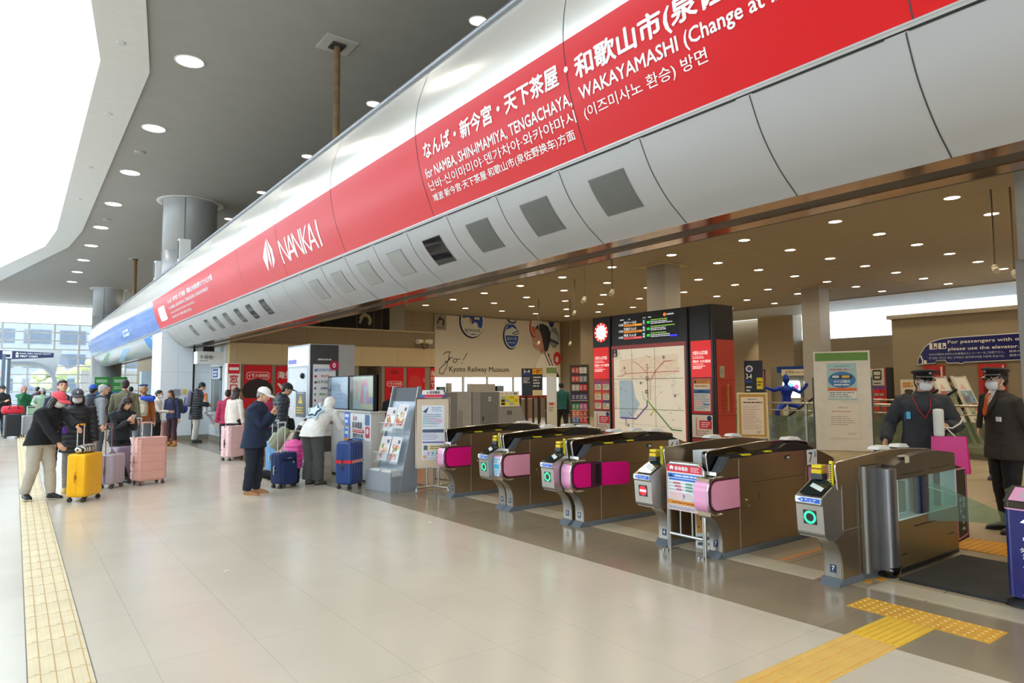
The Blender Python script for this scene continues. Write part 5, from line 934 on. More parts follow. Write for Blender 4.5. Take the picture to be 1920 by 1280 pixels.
# ------------------------------------------------------------------ rental office at the left of the ticket hall
OY = 20.4
CRW = tiles('#c9b48c', '#a8946c', 1.3, 3, .006, .5, 'cream_fascia', rot=(math.radians(90), 0, 0), stain=.02, var=.01); BRW = tiles('#8f7d62', '#6f5f48', 1.28, 3, .008, .5, 'brown_fascia', rot=(math.radians(90), 0, 0), stain=.03, var=.02, loc=(.4, 0, 0))
t = thing('rental_office', 'long low beige office block with red posters below the brown parapet', 'office', (0, 0, 0)); t['kind'] = 'structure'
g = G(CRW); g.box(4.98, 11.86, OY - .02, 26.8, 2.30, 2.93); g.build('fascia', t)
g = G(BRW); g.box(4.9, 11.86, OY + .02, 26.8, 2.93, 3.48); g.build('parapet', t); g = G(M('#b8a988', .5)); g.box(4.88, 11.9, OY - .02, OY + .12, 3.48, 3.53); g.build('coping', t)
OW = M('#9b9282', .5, var=.02); g = G(OW); g.box(4.98, 8.96, OY + .02, OY + .2, 0, 2.3); g.box(9.88, 11.86, OY + .02, OY + .2, 0, 2.3); g.box(11.7, 11.86, OY + .02, 26.8, 0, 2.3); g.box(8.96, 9.0, OY, OY + 1.2, 0, 2.3); g.box(9.84, 9.88, OY, OY + 1.2, 0, 2.3); g.box(8.9, 9.95, OY + 1.2, OY + 1.3, 0, 2.3); g.build('wall', t)
g = G(M('#8a8170', .5)); g.box(9.05, 9.8, OY + 1.17, OY + 1.2, 0, 2.05); g.build('door', t)
p = Print(); p.text('ふそう', 8.62, 2.33, .05, '#6a6a50'); p.build('lettering', t, FRONT(OY - .021))
RDP = M('#d9142a', .35, 0, 'red_poster', var=.01)
def poster(x0, x1, z0, z1, label, draw, mat=RDP):
    n = thing('wall_poster', label, 'poster', (x0, OY, z0)); b = G(mat).box(0, x1 - x0, -.02, .02, 0, z1 - z0).build('sheet', n); p = Print(); draw(p, x1 - x0, z1 - z0); p.build('print', b, FRONT(-.0205)); return n
WH = '#f2efea'
def wifi(p, w, h, y, s=1):
    p.rr(w * .08, y - .02, w * .92, y + .20 * s, .08 * s, WH); p.rr(w * .08 + .015, y - .005, w * .92 - .015, y + .185 * s, .075 * s, '#d9142a'); p.text('イモトのWiFi', w * .14, y + .04 * s, .10 * s, WH, w=w * .72, bold=.03)
def d1(p, w, h): wifi(p, w, h, h - .40); p.disc(w / 2, .52, .44, '#2a2020', .36, 28); p.poly([(.0, .02), (w, .02), (w, .30), (0, .30)], '#d9142a'); p.rr(.2, .06, w - .2, .2, .04, '#8f0c16')
poster(5.4, 6.2, 1.0, 2.28, 'red pocket router rental poster with dark round shape, left of the narrow red poster', d1)
def d2(p, w, h): p.text('海外・', .05, h - .36, .17, WH, w=.6, bold=.03); p.text('WiFi', .05, h - .78, .26, WH, w=w * 1.0, bold=.04); p.rect(0, 0, w, .14, '#d8c08a')
poster(6.32, 7.6, 1.0, 2.26, 'red poster with large white WiFi letters half hidden by the bank machine tower', d2)
def d3(p, w, h): wifi(p, w, h, h - .62, .8); p.rr(.2, h - .22, .45, h - .10, .02, '#a01520'); p.bars(.1, .3, w - .1, .5, 2, '#e8c8c4')
poster(9.95, 10.63, .6, 2.26, 'red router poster beside the office doorway, nearer the doorway', d3)
def d4(p, w, h): p.disc(w * .45, h - .55, .26, '#d43a3a', .3, 24); p.ring(w * .84, h - .42, .05, .07, '#e88', 12, -60, 60); p.ring(w * .84, h - .42, .09, .11, '#e88', 12, -60, 60); p.rect(.1, .3, w - .1, .6, '#a80e18')
poster(10.77, 11.46, .6, 2.26, 'red router poster with faint signal waves, farther from the doorway', d4)
poster(11.70, 11.85, .6, 2.26, 'narrow vertical red banner at the office corner', lambda p, w, h: p.vtext('海外でスマホ', w / 2, h - .1, .2, '#f0d8d4', .02))
t = thing('counter_pillar_sign', 'white pillar sign with vertical red lettering pointing to the counter', 'sign', (4.86, OY - .3, 0))
b = G(M('#ece6dc', .4)).box(0, .36, 0, .30, 0, 2.32).build('pillar', t); p = Print(); p.rect(.02, 2.02, .34, 2.30, '#d9142a'); p.rect(.05, 2.12, .31, 2.2, WH); p.vtext('窓口はこちら', .18, 1.98, .25, '#c8141f', .03); p.build('lettering', b, FRONT(-.001))
# counter window in the recess wall
t = thing('ticket_counter', 'pale counter with window and shelf in the white recess wall', 'counter', (4.93, 21.1, 0)); PW = M('#d5dade', .4)
g = G(PW); g.box(-.32, .04, -.25, 1.15, .84, .90); g.build('shelf', t); g = G(PW); g.prism([(0, .25), (-.05, .5), (-.28, .84), (0, .84)], 'y', -.2, 1.1); g.build('bracket', t)
g = G(M('#9aa2a6', .3, .6)); g.box(-.03, .0, .0, 1.12, .9, .94); g.box(-.03, 0, 0, .05, .9, 2.25); g.box(-.03, 0, 1.07, 1.12, .9, 2.25); g.box(-.03, 0, 0, 1.12, 1.85, 1.89); g.box(-.03, 0, 0, 1.12, 2.21, 2.25); g.build('window_frame', t)
g = G(glass('#dfe9e8', .12)); g.box(-.018, -.012, .05, 1.07, .94, 1.85); g.build('window_pane', t); g = G(M('#e8ebea', .5, emit=.35, var=0)); g.box(1.4, 1.42, -.3, 1.4, 0, 2.3); g.build('glowing_back_wall', t)  # back wall glows by itself, standing in for room lighting
g = G(WHITE); g.box(-.02, -.005, .05, 1.07, 1.89, 2.21); b = g.build('sign_panel', t); p = Print(); p.rect(.1, .03, .75, .29, '#2b57a8'); p.bars(.16, .06, .68, .25, 2, '#dfe8f6', .6); p.build('print', b, LEFT(-.021, 1.07, 1.9))
n = thing('counter_poster', 'orange and white leaflet display on the pale counter shelf', 'poster', (4.66, 22.0, .9), -90); b = G(WHITE).box(0, .42, 0, .02, 0, .55).build('sheet', n); p = Print(); p.rect(0, .18, .42, .55, '#e2622a'); p.disc(.28, .38, .09, '#f2c03a'); p.bars(.05, .22, .38, .34, 2, '#f6e2d2'); p.bars(.05, .03, .38, .15, 3, '#c88'); p.build('print', b, FRONT(-.001))
t = thing('hanging_sign', 'white box sign with small dark lettering jutting out above the counter man', 'sign', (4.22, 20.9, 2.32)); b = G(M('#dcdcd8', .4)).box(0, .75, 0, .5, 0, .36).build('box', t); p = Print(); p.text('手荷物', .06, .14, .09, '#5a5e60', bold=.02); p.bars(.06, .06, .3, .11, 1, '#8a8e90'); p.build('lettering', b, FRONT(-.001)); g = G(BLACK); g.box(.2, .5, .2, .35, .36, .52); g.build('bracket', t)
g = G(M('#d8b83a', .4)); tag(g.box(-.05, .05, -.01, 0, 0, .16).build('wall_tag', None, 0, 2, (4.2, 22.49, 1.42)), 'small yellow tag on the white pier above the long haired woman', 'sign')
g = G(M('#8a8f92', .4)); tag(g.box(-.09, .09, -.03, 0, 0, .2).build('wall_box', None, .004, 2, (3.98, 22.49, 1.38)), 'small grey box on the white pier beside the yellow tag', 'box')
t = thing('security_camera', 'pair of cream security cameras on a bracket on the brown office parapet', 'camera', (11.37, OY, 3.18)); CRC = M('#ded4be', .4)
for s in (-1, 1): g = G(CRC); g.tube([(s * .10, -.1, .0), (s * .30, -.16, -.02)], [.075, .085], 14); g.ell((s * .10, -.1, 0), (.075, .075, .075), 12, 8); h = g.build('camera_head', t); g = G(BLACK); g.tube([(s * .10, -.12, -.06), (s * .12, -.2, -.2), (s * .02, -.12, -.26), (0, -.02, -.18)], .012, 6); g.build('cable', h)
g = G(M('#a08a4a', .5)); g.box(-.05, .05, -.1, .02, -.08, .08); g.build('bracket', t)
# black poster wall seen above the office roof
n = thing('museum_poster', 'black wall panel with pale railway museum emblem above the office roof', 'poster', (9.2, 24.2, 3.5)); b = G(M('#141210', .4)).box(0, 2.45, 0, .1, -.02, 1.45).build('panel', n); p = Print(); p.line([(1.38, 0), (1.38, 1.45)], .02, '#8a8478'); p.line([(2.1, 0), (2.1, 1.45)], .02, '#8a8478'); p.ring(1.74, .72, .14, .27, '#d8cfb4', 20, -50, 170); p.line([(1.5, .62), (1.72, 1.05)], .09, '#d8cfb4'); p.bars(1.5, .28, 1.98, .40, 2, '#8a8474'); p.build('print', b, FRONT(-.001))
# ------------------------------------------------------------------ bank machine tower, service desk, stands
t = thing('bank_machine', 'tall grey bank machine tower listing bank names behind the service desk', 'cash machine', (4.77, 13.2, 0))
LG = M('#b4b8be', .35, .2, 'light_grey_panel', var=.02); g = G(LG); g.box(.02, .96, 0, 1.37, 0, 2.5); g.box(0, .02, 0, 1.37, 2.02, 2.5); g.box(0, .02, 0, .12, 0, 2.02); g.box(0, .02, 1.25, 1.37, 0, 2.02); g.build('cabinet', t, .006)
g = G(M('#eef2f4', .3, emit=.15, var=0)); g.box(-.01, 0, .05, 1.32, 2.06, 2.46); g.build('header_light', t); p = Print(); p.rect(.03, .05, .55, .14, '#7f86d8'); p.build('header_strip', t, LEFT(-.011, 1.32, 2.06))
g = G(M('#d3d8da', .3)); g.box(-.005, .0, .12, 1.25, .6, 2.02); g.build('recess_panel', t); g = G(M('#5b6368', .4)); g.box(-.012, -.005, .2, .78, 1.0, 1.52); w = g.build('warning_panel', t); p = Print(); p.poly([(.16, .28), (.29, .46), (.42, .28)], '#e8c020'); p.rect(.28, .33, .30, .41, '#3a3a2a'); p.bars(.06, .06, .5, .22, 3, '#d8b82a'); p.bars(.1, .48, .48, .51, 1, '#c9ced0'); p.build('print', w, LEFT(-.0125, .78, 1.0))
g = G(BLACK); g.ell((-.03, .35, 1.85), (.05, .06, .06), 12, 8); g.build('camera_dome', t)
g = G(M('#43464b', .35)); g.box(0, .60, -.012, 0, .3, 2.48); dp = g.build('dark_panel', t); p = Print(); p.bars(.16, 2.16, .46, 2.20, 1, '#c9ccd0', .8, 2, .05); p.rect(.06, .62, .54, 2.08, '#dfe2e6')
bk = [('池田泉州銀行', '#2a76c0'), ('MUFG', '#c0304a'), ('みずほ銀行', '#4a4e56'), ('近畿銀行', '#2a4a8c'), ('関西みらい', '#2f9a4a'), ('りそな', '#b03a6a'), ('京都銀行', '#2a7ac0'), ('南都銀行', '#55606a'), ('紀陽銀行', '#3a3f48'), ('百十四', '#c05060'), ('ゆうちょ', '#6a7a70')]
for i, (s, c) in enumerate(bk): z = 1.96 - i * .122; hh = .05 if i < 3 else .036; p.text(s, .32, z - .02, hh, c, al='c', bold=.015); p.rr(.09, z - .025, .09 + hh, z + .02, .008, c)
p.ring(.50, 2.06, .0001, .10, '#b8124a', 24); p.text('0', .50, 2.015, .10, '#ffffff', al='c', bold=.03); p.build('bank_list', dp, FRONT(-.0125))
g = G(M('#c4c6ca', .4)); g.box(0, .96, -.015, 0, .0, .3); g.build('kick_panel', t)
t = thing('service_desk', 'pale grey service desk fronted by a rail company poster', 'desk', (4.82, 10.40, 0)); CD = M('#c6c4bd', .4, var=.02, name='laminate')
g = G(CD); g.box(0, .26, 0, 1.75, .03, 1.17); g.box(-.03, .28, -.02, 1.78, 1.17, 1.2); g.box(0, .25, .02, 1.7, 0, .03, BLACK); g.build('cabinet', t, .005)
p = Print(); p.rect(0, 0, .84, .46, '#eef0f2'); p.poly([(.10, .34), (.13, .44), (.18, .37), (.17, .33), (.13, .31)], '#e8622a'); p.text('笑', .20, .33, .06, '#26262a', bold=.03); p.text('南海電鉄', .08, .20, .09, '#2a2a30', w=.42, bold=.02); p.rect(.10, .12, .58, .17, '#e03a3a'); p.bars(.12, .13, .55, .165, 1, '#fbe0dc'); p.text('関西空港', .12, .04, .055, '#2a2f3a', w=.42, bold=.02); p.rect(.1, .0, .58, .025, '#3f78c8'); p.rr(.62, .26, .80, .44, .02, '#5a78a0'); p.rr(.64, .05, .80, .24, .03, '#d8505a'); p.disc(.72, .16, .05, '#e8d8d4'); p.build('poster', t, LEFT(-.002, .85, .70))
p = Print(); p.rect(0, .45, .25, .95, '#5580d8'); p.rect(0, .3, .25, .45, '#e8902a'); p.rect(0, 0, .25, .3, '#e8e6e0'); p.bars(.03, .5, .2, .9, 4, '#dfe8fa'); p.build('poster', t, LEFT(-.002, 1.12, .25))
for k, (y0, y1, lab) in enumerate(((11.46, 12.45, 'clear plastic fronted pale blue display case on the service desk nearer the bank machine'), (10.40, 11.42, 'clear plastic fronted colourful display case at the near end of the service desk'))):
    t = thing('display_case', lab, 'display case', (4.86, y0, 1.2)); w = y1 - y0
    g = G(BLACK); g.box(.06, .09, 0, w, 0, .62); g.box(0, .09, 0, .03, 0, .62); g.box(0, .09, w - .03, w, 0, .62); g.box(0, .09, 0, w, 0, .02); g.build('case', t)
    p = Print(); p.rect(0, 0, w - .06, .58, '#8ea3b6' if k == 0 else '#a8a878')
    rd = random.Random(k)
    if k: p.rect(.1, .15, .22, .5, '#d07a8a'); p.poly([(.3, .1), (.4, .52), (.62, .52), (.7, .1)], '#c85a6a'); p.rect(.46, .1, .58, .42, '#8a9cb8'); p.rect(.75, .05, .94, .5, '#b0b06a'); p.rect(.70, .1, .9, .22, '#3f6fb0'); p.poly([(.05, .0), (.2, .35), (.3, 0)], '#7d93a0')
    else: p.rect(.38, .2, .5, .5, '#9a8f9c'); p.bars(.1, .1, .8, .5, 5, '#9fb2c2', .3, 3)
    p.build('backdrop', t, LEFT(.058, w - .03, .02)); g = G(glass('#e8f2f8', .12, .08)); g.add([(.0, .03, .02), (.0, w - .03, .02), (.0, w - .03, .6), (.0, .03, .6)], [(0, 3, 2, 1)]); g.build('clear_front', t)
# leaning brochure stand
t = thing('brochure_stand', 'leaning grey brochure stand with two tiers of food leaflets by the service desk', 'brochure stand', (4.72, 9.62, 0), -80); GB = M('#9ba1a9', .35, .3, 'grey_metal_panel', var=.02)
Q = lambda h: -.02 + h * .24
g = G(GB)
for s in (-1, 1): g.prism([(.0, 0), (.34, 0), (Q(1.62) + .06, 1.62), (Q(1.62), 1.62), (Q(.5), .5)][:4], 'x', s * .33 - .012, s * .33 + .012)
g.build('side_panel', t)
g = G(M('#b4bdc8', .35, .2)); g.add([(-.31, Q(.3) + .05, .3), (.31, Q(.3) + .05, .3), (.31, Q(1.6) + .05, 1.6), (-.31, Q(1.6) + .05, 1.6)], [(0, 1, 2, 3)]); g.build('back_panel', t)
g = G(M('#3f4348', .4)); g.add([(-.30, Q(1.38) + .04, 1.38), (.30, Q(1.38) + .04, 1.38), (.30, Q(1.6) + .04, 1.6), (-.30, Q(1.6) + .04, 1.6)], [(0, 1, 2, 3)]); g.build('header', t)
g = G(GB); g.box(-.33, .33, -.16, -.14, 0, .30); g.box(-.33, .33, -.14, .2, .0, .24); g.build('base_bin', t, .004)
for z0, dx in ((.88, 0), (.42, 0)):
    g = G(glass('#eef4f6', .2)); y = Q(z0) - .10
    g.add([(-.30, y, z0), (.30, y, z0), (.30, y + .05, z0 + .16), (-.30, y + .05, z0 + .16), (.3, y + .14, z0), (-.3, y + .14, z0)], [(0, 1, 2, 3), (0, 5, 4, 1)]); r = g.build('tray', t)
    g = G(M('#dfe3e6', .3)); g.tube([(-.31, y, z0 + .16), (.31, y, z0 + .16)], .005, 6); g.build('rod', r)
    for k in (0, 1):
        x0 = -.27 + k * .28; tilt = .06 if (k and z0 > .8) else 0
        n = thing('brochure', '%s food brochure in the %s tray of the leaning stand' % (('first', 'second')[k], 'upper' if z0 > .8 else 'lower'), 'brochure', (4.72, 9.62, 0), -80, 'food brochures on the leaning stand')
        g = G(WHITE); yy = y + .03; f = lambda a, b, e, yy=yy, z0=z0, x0=x0, tilt=tilt: (x0 + a + tilt * b, yy + b * .3 - e, z0 + .03 + b + (.05 if tilt else 0))
        g.add([f(0, 0, 0), f(.25, 0, 0), f(.25, .37, 0), f(0, .37, 0)], [(0, 1, 2, 3)]); b = g.build('sheet', n); p = Print(); rd = random.Random(k + int(z0 * 10)); p.rect(.01, .24, .24, .36, '#d9cfd0'); p.disc(.19, .30, .03, '#55505c')
        for i in range(16): p.disc(rd.uniform(.04, .21), rd.uniform(.04, .24), rd.uniform(.018, .04), rd.choice(['#e0602a', '#d84a2a', '#e8b8a0', '#c83a2a', '#f0d8c8', '#c9903a', '#8a9a4a']))
        p.build('print', b, f)
for k, x in enumerate((-.15, .14)):
    n = thing('leaflet_stack', ('stack of white leaflets in the stand base bin, service desk side', 'stack of white leaflets in the stand base bin, timetable side')[k], 'leaflets', (4.72, 9.62, 0), -80); g = G(WHITE)
    for i in range(6): g.box(x - .12, x + .12, -.12 + .02 * (i % 2), .12, .24 + i * .015, .252 + i * .015)
    g.build('paper', n)
# timetable stand on castors
t = thing('timetable_stand', 'beige framed timetable poster stand on castors beside the first ticket gate', 'poster stand', (5.26, 9.10, 0), -32)
g = G(M('#d5bfa4', .5, var=.03, name='pale_wood')); g.box(-.25, .25, -.03, .0, .36, 1.42); b = g.build('board', t, .004); g = G(STEEL_L); g.tube([(-.26, -.015, .35), (.26, -.015, .35), (.26, -.015, 1.43), (-.26, -.015, 1.43), (-.26, -.015, .35)], .012, 6); g.build('rim', t)
p = Print(); p.rect(-.17, .48, .18, 1.32, '#e3e8ee'); rd = random.Random(5); p.poly([(-.16, 1.22), (-.06, 1.30), (-.1, 1.2)], '#2c3d58'); p.bars(-.02, 1.22, .16, 1.30, 3, '#8aa4c0')
for k in range(9): p.rect(-.15 + rd.random() * .12, 1.0 + rd.random() * .18, .0 + rd.random() * .16, 1.02 + rd.random() * .18, rd.choice(['#bcd0e4', '#e8c0d4', '#c8b8e0', '#b8d8d8']))
p.bars(-.16, .98, .17, 1.2, 6, '#9aaac0', .3, 8); p.rect(-.16, .90, .17, .95, '#42506a'); p.rect(-.16, .74, .17, .76, '#5a4a9a'); p.bars(-.16, .78, .17, .89, 4, '#b0a8c8', .5, 2); p.rect(-.15, .62, .16, .71, '#e6d8a8'); p.rr(-.14, .63, -.08, .70, .01, '#4a5f80'); p.bars(-.04, .64, .13, .70, 2, '#7a6a3a')
for i, c in enumerate(('#e8c8d8', '#c890c8', '#4aa0c8', '#5ab87a', '#d0b0d0')): p.disc(-.13 + i * .065, .58, .02, c)
p.rect(-.15, .50, -.10, .55, '#e8a030'); p.rect(.06, .50, .11, .55, '#e8902a'); p.bars(-.15, .49, .17, .56, 2, '#b0b8c4', .3, 4); p.build('timetable', b, FRONT(-.0305))
g = G(WHITE); g.add([(-.18, -.06, 1.44), (.20, -.06, 1.44), (.16, -.02, 1.56), (-.16, -.02, 1.56)], [(0, 1, 2, 3)]); hc = g.build('header_card', t); p = Print(); p.rect(-.13, .005, .15, .05, '#d8304a'); p.rect(-.2, .0, -.13, .05, '#4a6ab0'); p.rect(.15, .0, .2, .05, '#4a4a90'); p.poly([(-.10, .07), (-.08, .10), (-.06, .07)], '#e0402a'); p.text('南海電鉄', -.05, .065, .035, '#2a2a2a', w=.16, bold=.02); p.build('lettering', hc, lambda a, c, e: (a, -.061 + c * .33 - e, 1.44 + c))
g = G(STEEL_L)
for x in (-.09, .09): g.tube([(x, -.01, .06), (x, -.01, .40)], .014, 8)
g.tube([(-.24, -.22, .07), (.24, .22, .07)], .014, 8); g.tube([(.24, -.22, .07), (-.24, .22, .07)], .014, 8); g.build('pole', t)
for x, y in ((-.24, -.22), (.24, .22), (.24, -.22), (-.24, .22)): g = G(M('#c9ccd0', .4)); g.cyl((x - .012, y, .03), (x + .012, y, .03), .03, None, 14); g.cyl((x, y, .05), (x, y, .075), .01, None, 8); g.build('castor', t)
t = thing('tubular_barrier', 'low tubular steel barrier behind the timetable stand', 'barrier', (5.55, 8.98, 0), -78)
g = G(STEEL_L); g.tube([(-.42, 0, .02), (-.42, 0, .80), (-.38, 0, .84), (.38, 0, .84), (.42, 0, .80), (.42, 0, .02)], .02, 8); g.tube([(-.42, 0, .14), (.42, 0, .14)], .016, 8); g.build('frame', t)
for k in range(6): g = G(STEEL_L); g.tube([(-.3 + k * .12, 0, .14), (-.3 + k * .12, 0, .83)], .008, 6); g.build('rail', t)
# ------------------------------------------------------------------ far end of the hall
t = thing('arched_entrance', 'white rounded kiosk building with an arched opening at the far end of the hall', 'entrance', (0, 40.0, 0)); WA = M('#e6e9ea', .4, var=.01)
arch = [(-5, 0), (-5, 3.1), (.75, 3.1)] + arc2(.6, 2.0, 1.1, 70, 0, 8) + [(1.7, 0), (1.58, 0), (1.58, 1.9)] + arc2(.5, 1.75, 1.08, 0, 90, 8) + [(-.3, 2.83), (-.3, 0)]
g = G(WA); g.prism([(-5, 0), (-5, 2.83), (-.3, 2.83), (-.3, 0)], 'y', 0, 3); g.build('wall', t); g = G(M('#9fa8b0', .3, .4)); 
ar = [(1.70, 0), (1.70, 1.75)] + arc2(.5, 1.75, 1.2, 0, 90, 10) + [(-.3, 2.95)]; ir = [(1.55, 0), (1.55, 1.75)] + arc2(.5, 1.75, 1.05, 0, 90, 10) + [(-.3, 2.80)]
n_ = len(ar); g.add([(a, y, b) for y in (-.1, 1.2) for a, b in ar] + [(a, y, b) for y in (-.1, 1.2) for a, b in ir], [(i, i + 1, n_ + i + 1, n_ + i) for i in range(n_ - 1)] + [(2 * n_ + i, 3 * n_ + i, 3 * n_ + i + 1, 2 * n_ + i + 1) for i in range(n_ - 1)] + [(i, 2 * n_ + i, 2 * n_ + i + 1, i + 1) for i in range(n_ - 1)]); g.build('arch_frame', t)
g = G(WA); g.prism([(-5, 2.83), (-.3, 2.83), (.5, 2.83), (1.1, 2.7), (1.6, 2.2), (1.9, 3.6), (-5, 3.6)], 'y', 1.3, 3); g.build('upper_wall', t)
n = thing('hotel_sign', 'dark navy airport hotel sign with white lettering over the far arched kiosk', 'sign', (-2.6, 36.2, 0)); g = G(M('#1b2a55', .35)); g.prism([(0, 2.75), (3.95, 3.02), (3.95, 3.22), (0, 3.38)], 'y', 0, .12); b = g.build('panel', n); g = G(M('#55606c', .4)); g.box(2.3, 2.42, .02, .12, 0, 3.05); g.build('post', n)
p = Print(); p.rect(2.12, 2.95, 2.45, 3.27, '#e8eaee'); p.rect(2.18, 3.0, 2.39, 3.12, '#1b2a55'); p.poly([(2.56, 3.13), (2.63, 3.25), (2.70, 3.13)], '#f0f2f6'); p.text('hotel nikko kansai airport', 2.72, 3.14, .085, '#e6eaf2', w=1.12, bold=.02); p.rect(2.58, 3.0, 2.68, 3.1, '#f0f2f6'); p.text('FIRST CABIN', 2.74, 3.01, .085, '#f2f4f8', w=.62, bold=.04); p.build('lettering', b, FRONT(-.001))
n = thing('glass_partition', 'pale glass partition with orange sign beside the arched kiosk', 'partition', (-1.7, 33, 0)); g = G(glass('#cfe4e6', .35)); g.box(0, 1.25, 0, .02, 0, 2.1); g.build('glass_panel', n); g = G(M('#5c7086', .4)); g.box(1.25, 1.37, -.02, .04, 0, 3.0); g.build('post', n); p = Print(); p.rect(.82, 1.62, 1.22, 2.35, '#e07a3a'); p.rect(.86, 1.8, 1.18, 2.1, '#e8a070'); p.bars(.88, 1.68, 1.16, 1.78, 2, '#f6e6d8'); p.build('sign', n, FRONT(-.005))
for k, (x, y, lab) in enumerate(((3.55, 43.6, 'green exchange banner fixed at the far round column, nearer the windows'), (4.35, 43.0, 'green exchange banner fixed at the far round column, nearer the dark kiosk'))):
    n = thing('green_banner', lab, 'banner', (x, y, 0)); b = G(M('#3fae4a', .4)).box(0, .72, 0, .03, .0, 2.25).build('panel', n); p = Print(); p.rect(0, 0, .72, 1.2, '#e8eef0'); p.rect(0, 1.2, .72, 1.45, '#3f8fd0'); p.bars(.08, 1.9, .64, 2.15, 1, '#c9ecc8', .7); p.bars(.08, 1.55, .64, 1.75, 2, '#e8f4c8'); p.build('print', b, FRONT(-.001))
t = thing('dark_kiosk', 'tall dark ticket kiosk standing in the far opening under the blue sign', 'kiosk', (4.85, 30.5, 0)); g = G(M('#23282e', .35)); g.box(0, .9, 0, .8, 0, 2.35); g.build('cabinet', t, .01); g = G(M('#b8ccd8', .3)); g.box(-.75, 0, .1, .6, 0, 2.3); g.build('side_screen', t)
g = G(M('#2b2f33', .4)); tag(g.box(0, .9, 0, .7, 0, 1.9).build('ticket_machine', None, .01, 2, (6.3, 29.5, 0)), 'low dark ticket machine deeper in the far opening behind the dark kiosk', 'ticket machine')
# ------------------------------------------------------------------ luggage
def suitcase(label, x, y, rz, w, d, h, col, ribs='v', handle=None, hcol='#c9ccd0', gcol='#222326', wcol='#222326', strap=None, group=None, soft=False, rough=.35, pocket=False, cat='suitcase', zband=None):
    t = thing('suitcase', label, cat, (x, y, 0), rz, group); m = M(col, rough if not soft else .8, 0, 'suitcase_shell', var=.05, bump=.3 if soft else .05, bs=120)
    z0 = .07; e = .28 if not soft else .35
    secs = [((0, 0, z0 + (h - z0) * f), (w / 2 * s, 0, 0), (0, d / 2 * s, 0)) for f, s in ((0, .80), (.012, .92), (.04, .985), (.08, 1), (.92, 1), (.96, .985), (.988, .92), (1, .80))]
    g = G(m); g.loft(secs, 40, e); body = g.build('shell', t)
    mr = M(col, rough * .9, 0, 'suitcase_rib', var=.03)
    if ribs:
        g = G(mr); n = 5
        for k in range(n):
            u = -w * .36 + k * w * .72 / (n - 1)
            for s in (-1, 1):
                if ribs == 'v': g.box(u - w * .035, u + w * .035, s * d / 2 - .005, s * d / 2 + .009, z0 + h * .1, h * .92)
                else:
                    z = z0 + h * .12 + k * (h * .74) / (n - 1); g.box(-w * .42, w * .42, s * d / 2 - .005, s * d / 2 + .009, z - h * .075, z + h * .075)
        if ribs == 'h':
            for k in range(n): z = z0 + h * .12 + k * (h * .74) / (n - 1); g.box(-w / 2 - .005, w / 2 + .005, -d * .4, -d * .08, z - h * .075, z + h * .075); g.box(-w / 2 - .005, w / 2 + .005, d * .08, d * .4, z - h * .075, z + h * .075)
        g.build('ribs', t, .004)
    g = G(M(zband or col, .5, 0, 'zip_band', var=.04)); g.loft([((0, yy, z0 + (h - z0) / 2), (w / 2 + .004, 0, 0), (0, 0, (h - z0) / 2 + .004)) for yy in (-.014, .014)], 40, .2, caps=False); g.build('zip_band', t)
    g = G(M('#b9a56a' if not soft else '#b9bcc0', .3, .8)); g.box(-w / 2 - .012, -w / 2, -.02, .02, h * .48, h * .56); g.build('lock', t)
    g = G(M(gcol, .4)); g.tube([(-.07, 0, h), (-.06, 0, h + .022), (.06, 0, h + .022), (.07, 0, h)], .009, 8); g.tube([(-w / 2, 0, h * .4), (-w / 2 - .022, 0, h * .42), (-w / 2 - .022, 0, h * .62), (-w / 2, 0, h * .64)], .008, 8); g.build('side_handle', t)
    for sx in (-1, 1):
        for sy in (-1, 1):
            x0, y0 = sx * (w / 2 - .05), sy * (d / 2 - .045); g = G(M(wcol, .5)); g.cyl((x0 - .018, y0, .03), (x0 - .006, y0, .03), .03, None, 14); g.cyl((x0 + .006, y0, .03), (x0 + .018, y0, .03), .03, None, 14); g.cyl((x0, y0, .04), (x0, y0, z0 + .02), .016, None, 10); g.build('castor', t)
    if handle:
        g = G(M(hcol, .3, .6)); yb = d * .28
        for s in (-1, 1): g.tube([(s * .075, yb, h - .01), (s * .075, yb, handle)], .008, 8)
        hh = g.build('telescopic_handle', t); g = G(M(gcol if gcol != '#222326' or hcol == '#222326' else hcol, .4)); g.tube([(-.085, yb, handle - .01), (-.08, yb, handle + .012), (.08, yb, handle + .012), (.085, yb, handle - .01)], .014, 8); g.build('grip', hh)
    if pocket:
        g = G(M(col, .8, bump=.3, bs=150)); g.loft([((0, -d / 2 - yy, h * .44), (w * .40 * s, 0, 0), (0, 0, h * .33 * s)) for yy, s in ((-.01, 1.02), (.018, 1), (.026, .94))], 32, .35); g.build('front_pocket', t, .004); g = G(M('#c9ccd0', .3, .7)); g.box(-.04, .04, -d / 2 - .012, -d / 2, h * .84, h * .86); g.box(.05, .075, -d / 2 - .03, -d / 2 - .01, h * .70, h * .76); g.build('zip_pull', t)
        g = G(M('#10141f', .7)); g.tube([(-w * .36, -d / 2 - .012, h * .80), (w * .36, -d / 2 - .012, h * .80)], .006, 6); g.build('zip', t)
    if strap:
        g = G(M('#d3202e', .6)); zz = h * .58; g.loft([((0, 0, z), (w / 2 + .008, 0, 0), (0, d / 2 + .012, 0)) for z in (zz - .025, zz + .025)], 40, .28, caps=False); b = g.build('luggage_strap', t)
        p = Print()
        for k in range(9): u = -w * .42 + k * w * .085; p.poly([(u, zz - .024), (u + .014, zz - .024), (u + .03, zz + .024), (u + .016, zz + .024)], '#f0e6e6')
        p.rect(w * .26, zz - .03, w * .42, zz + .03, '#dfe2e6'); p.rect(w * .30, zz - .02, w * .38, zz + .02, '#5a6068'); p.build('stripes', b, FRONT(-d / 2 - .0125))
    return t
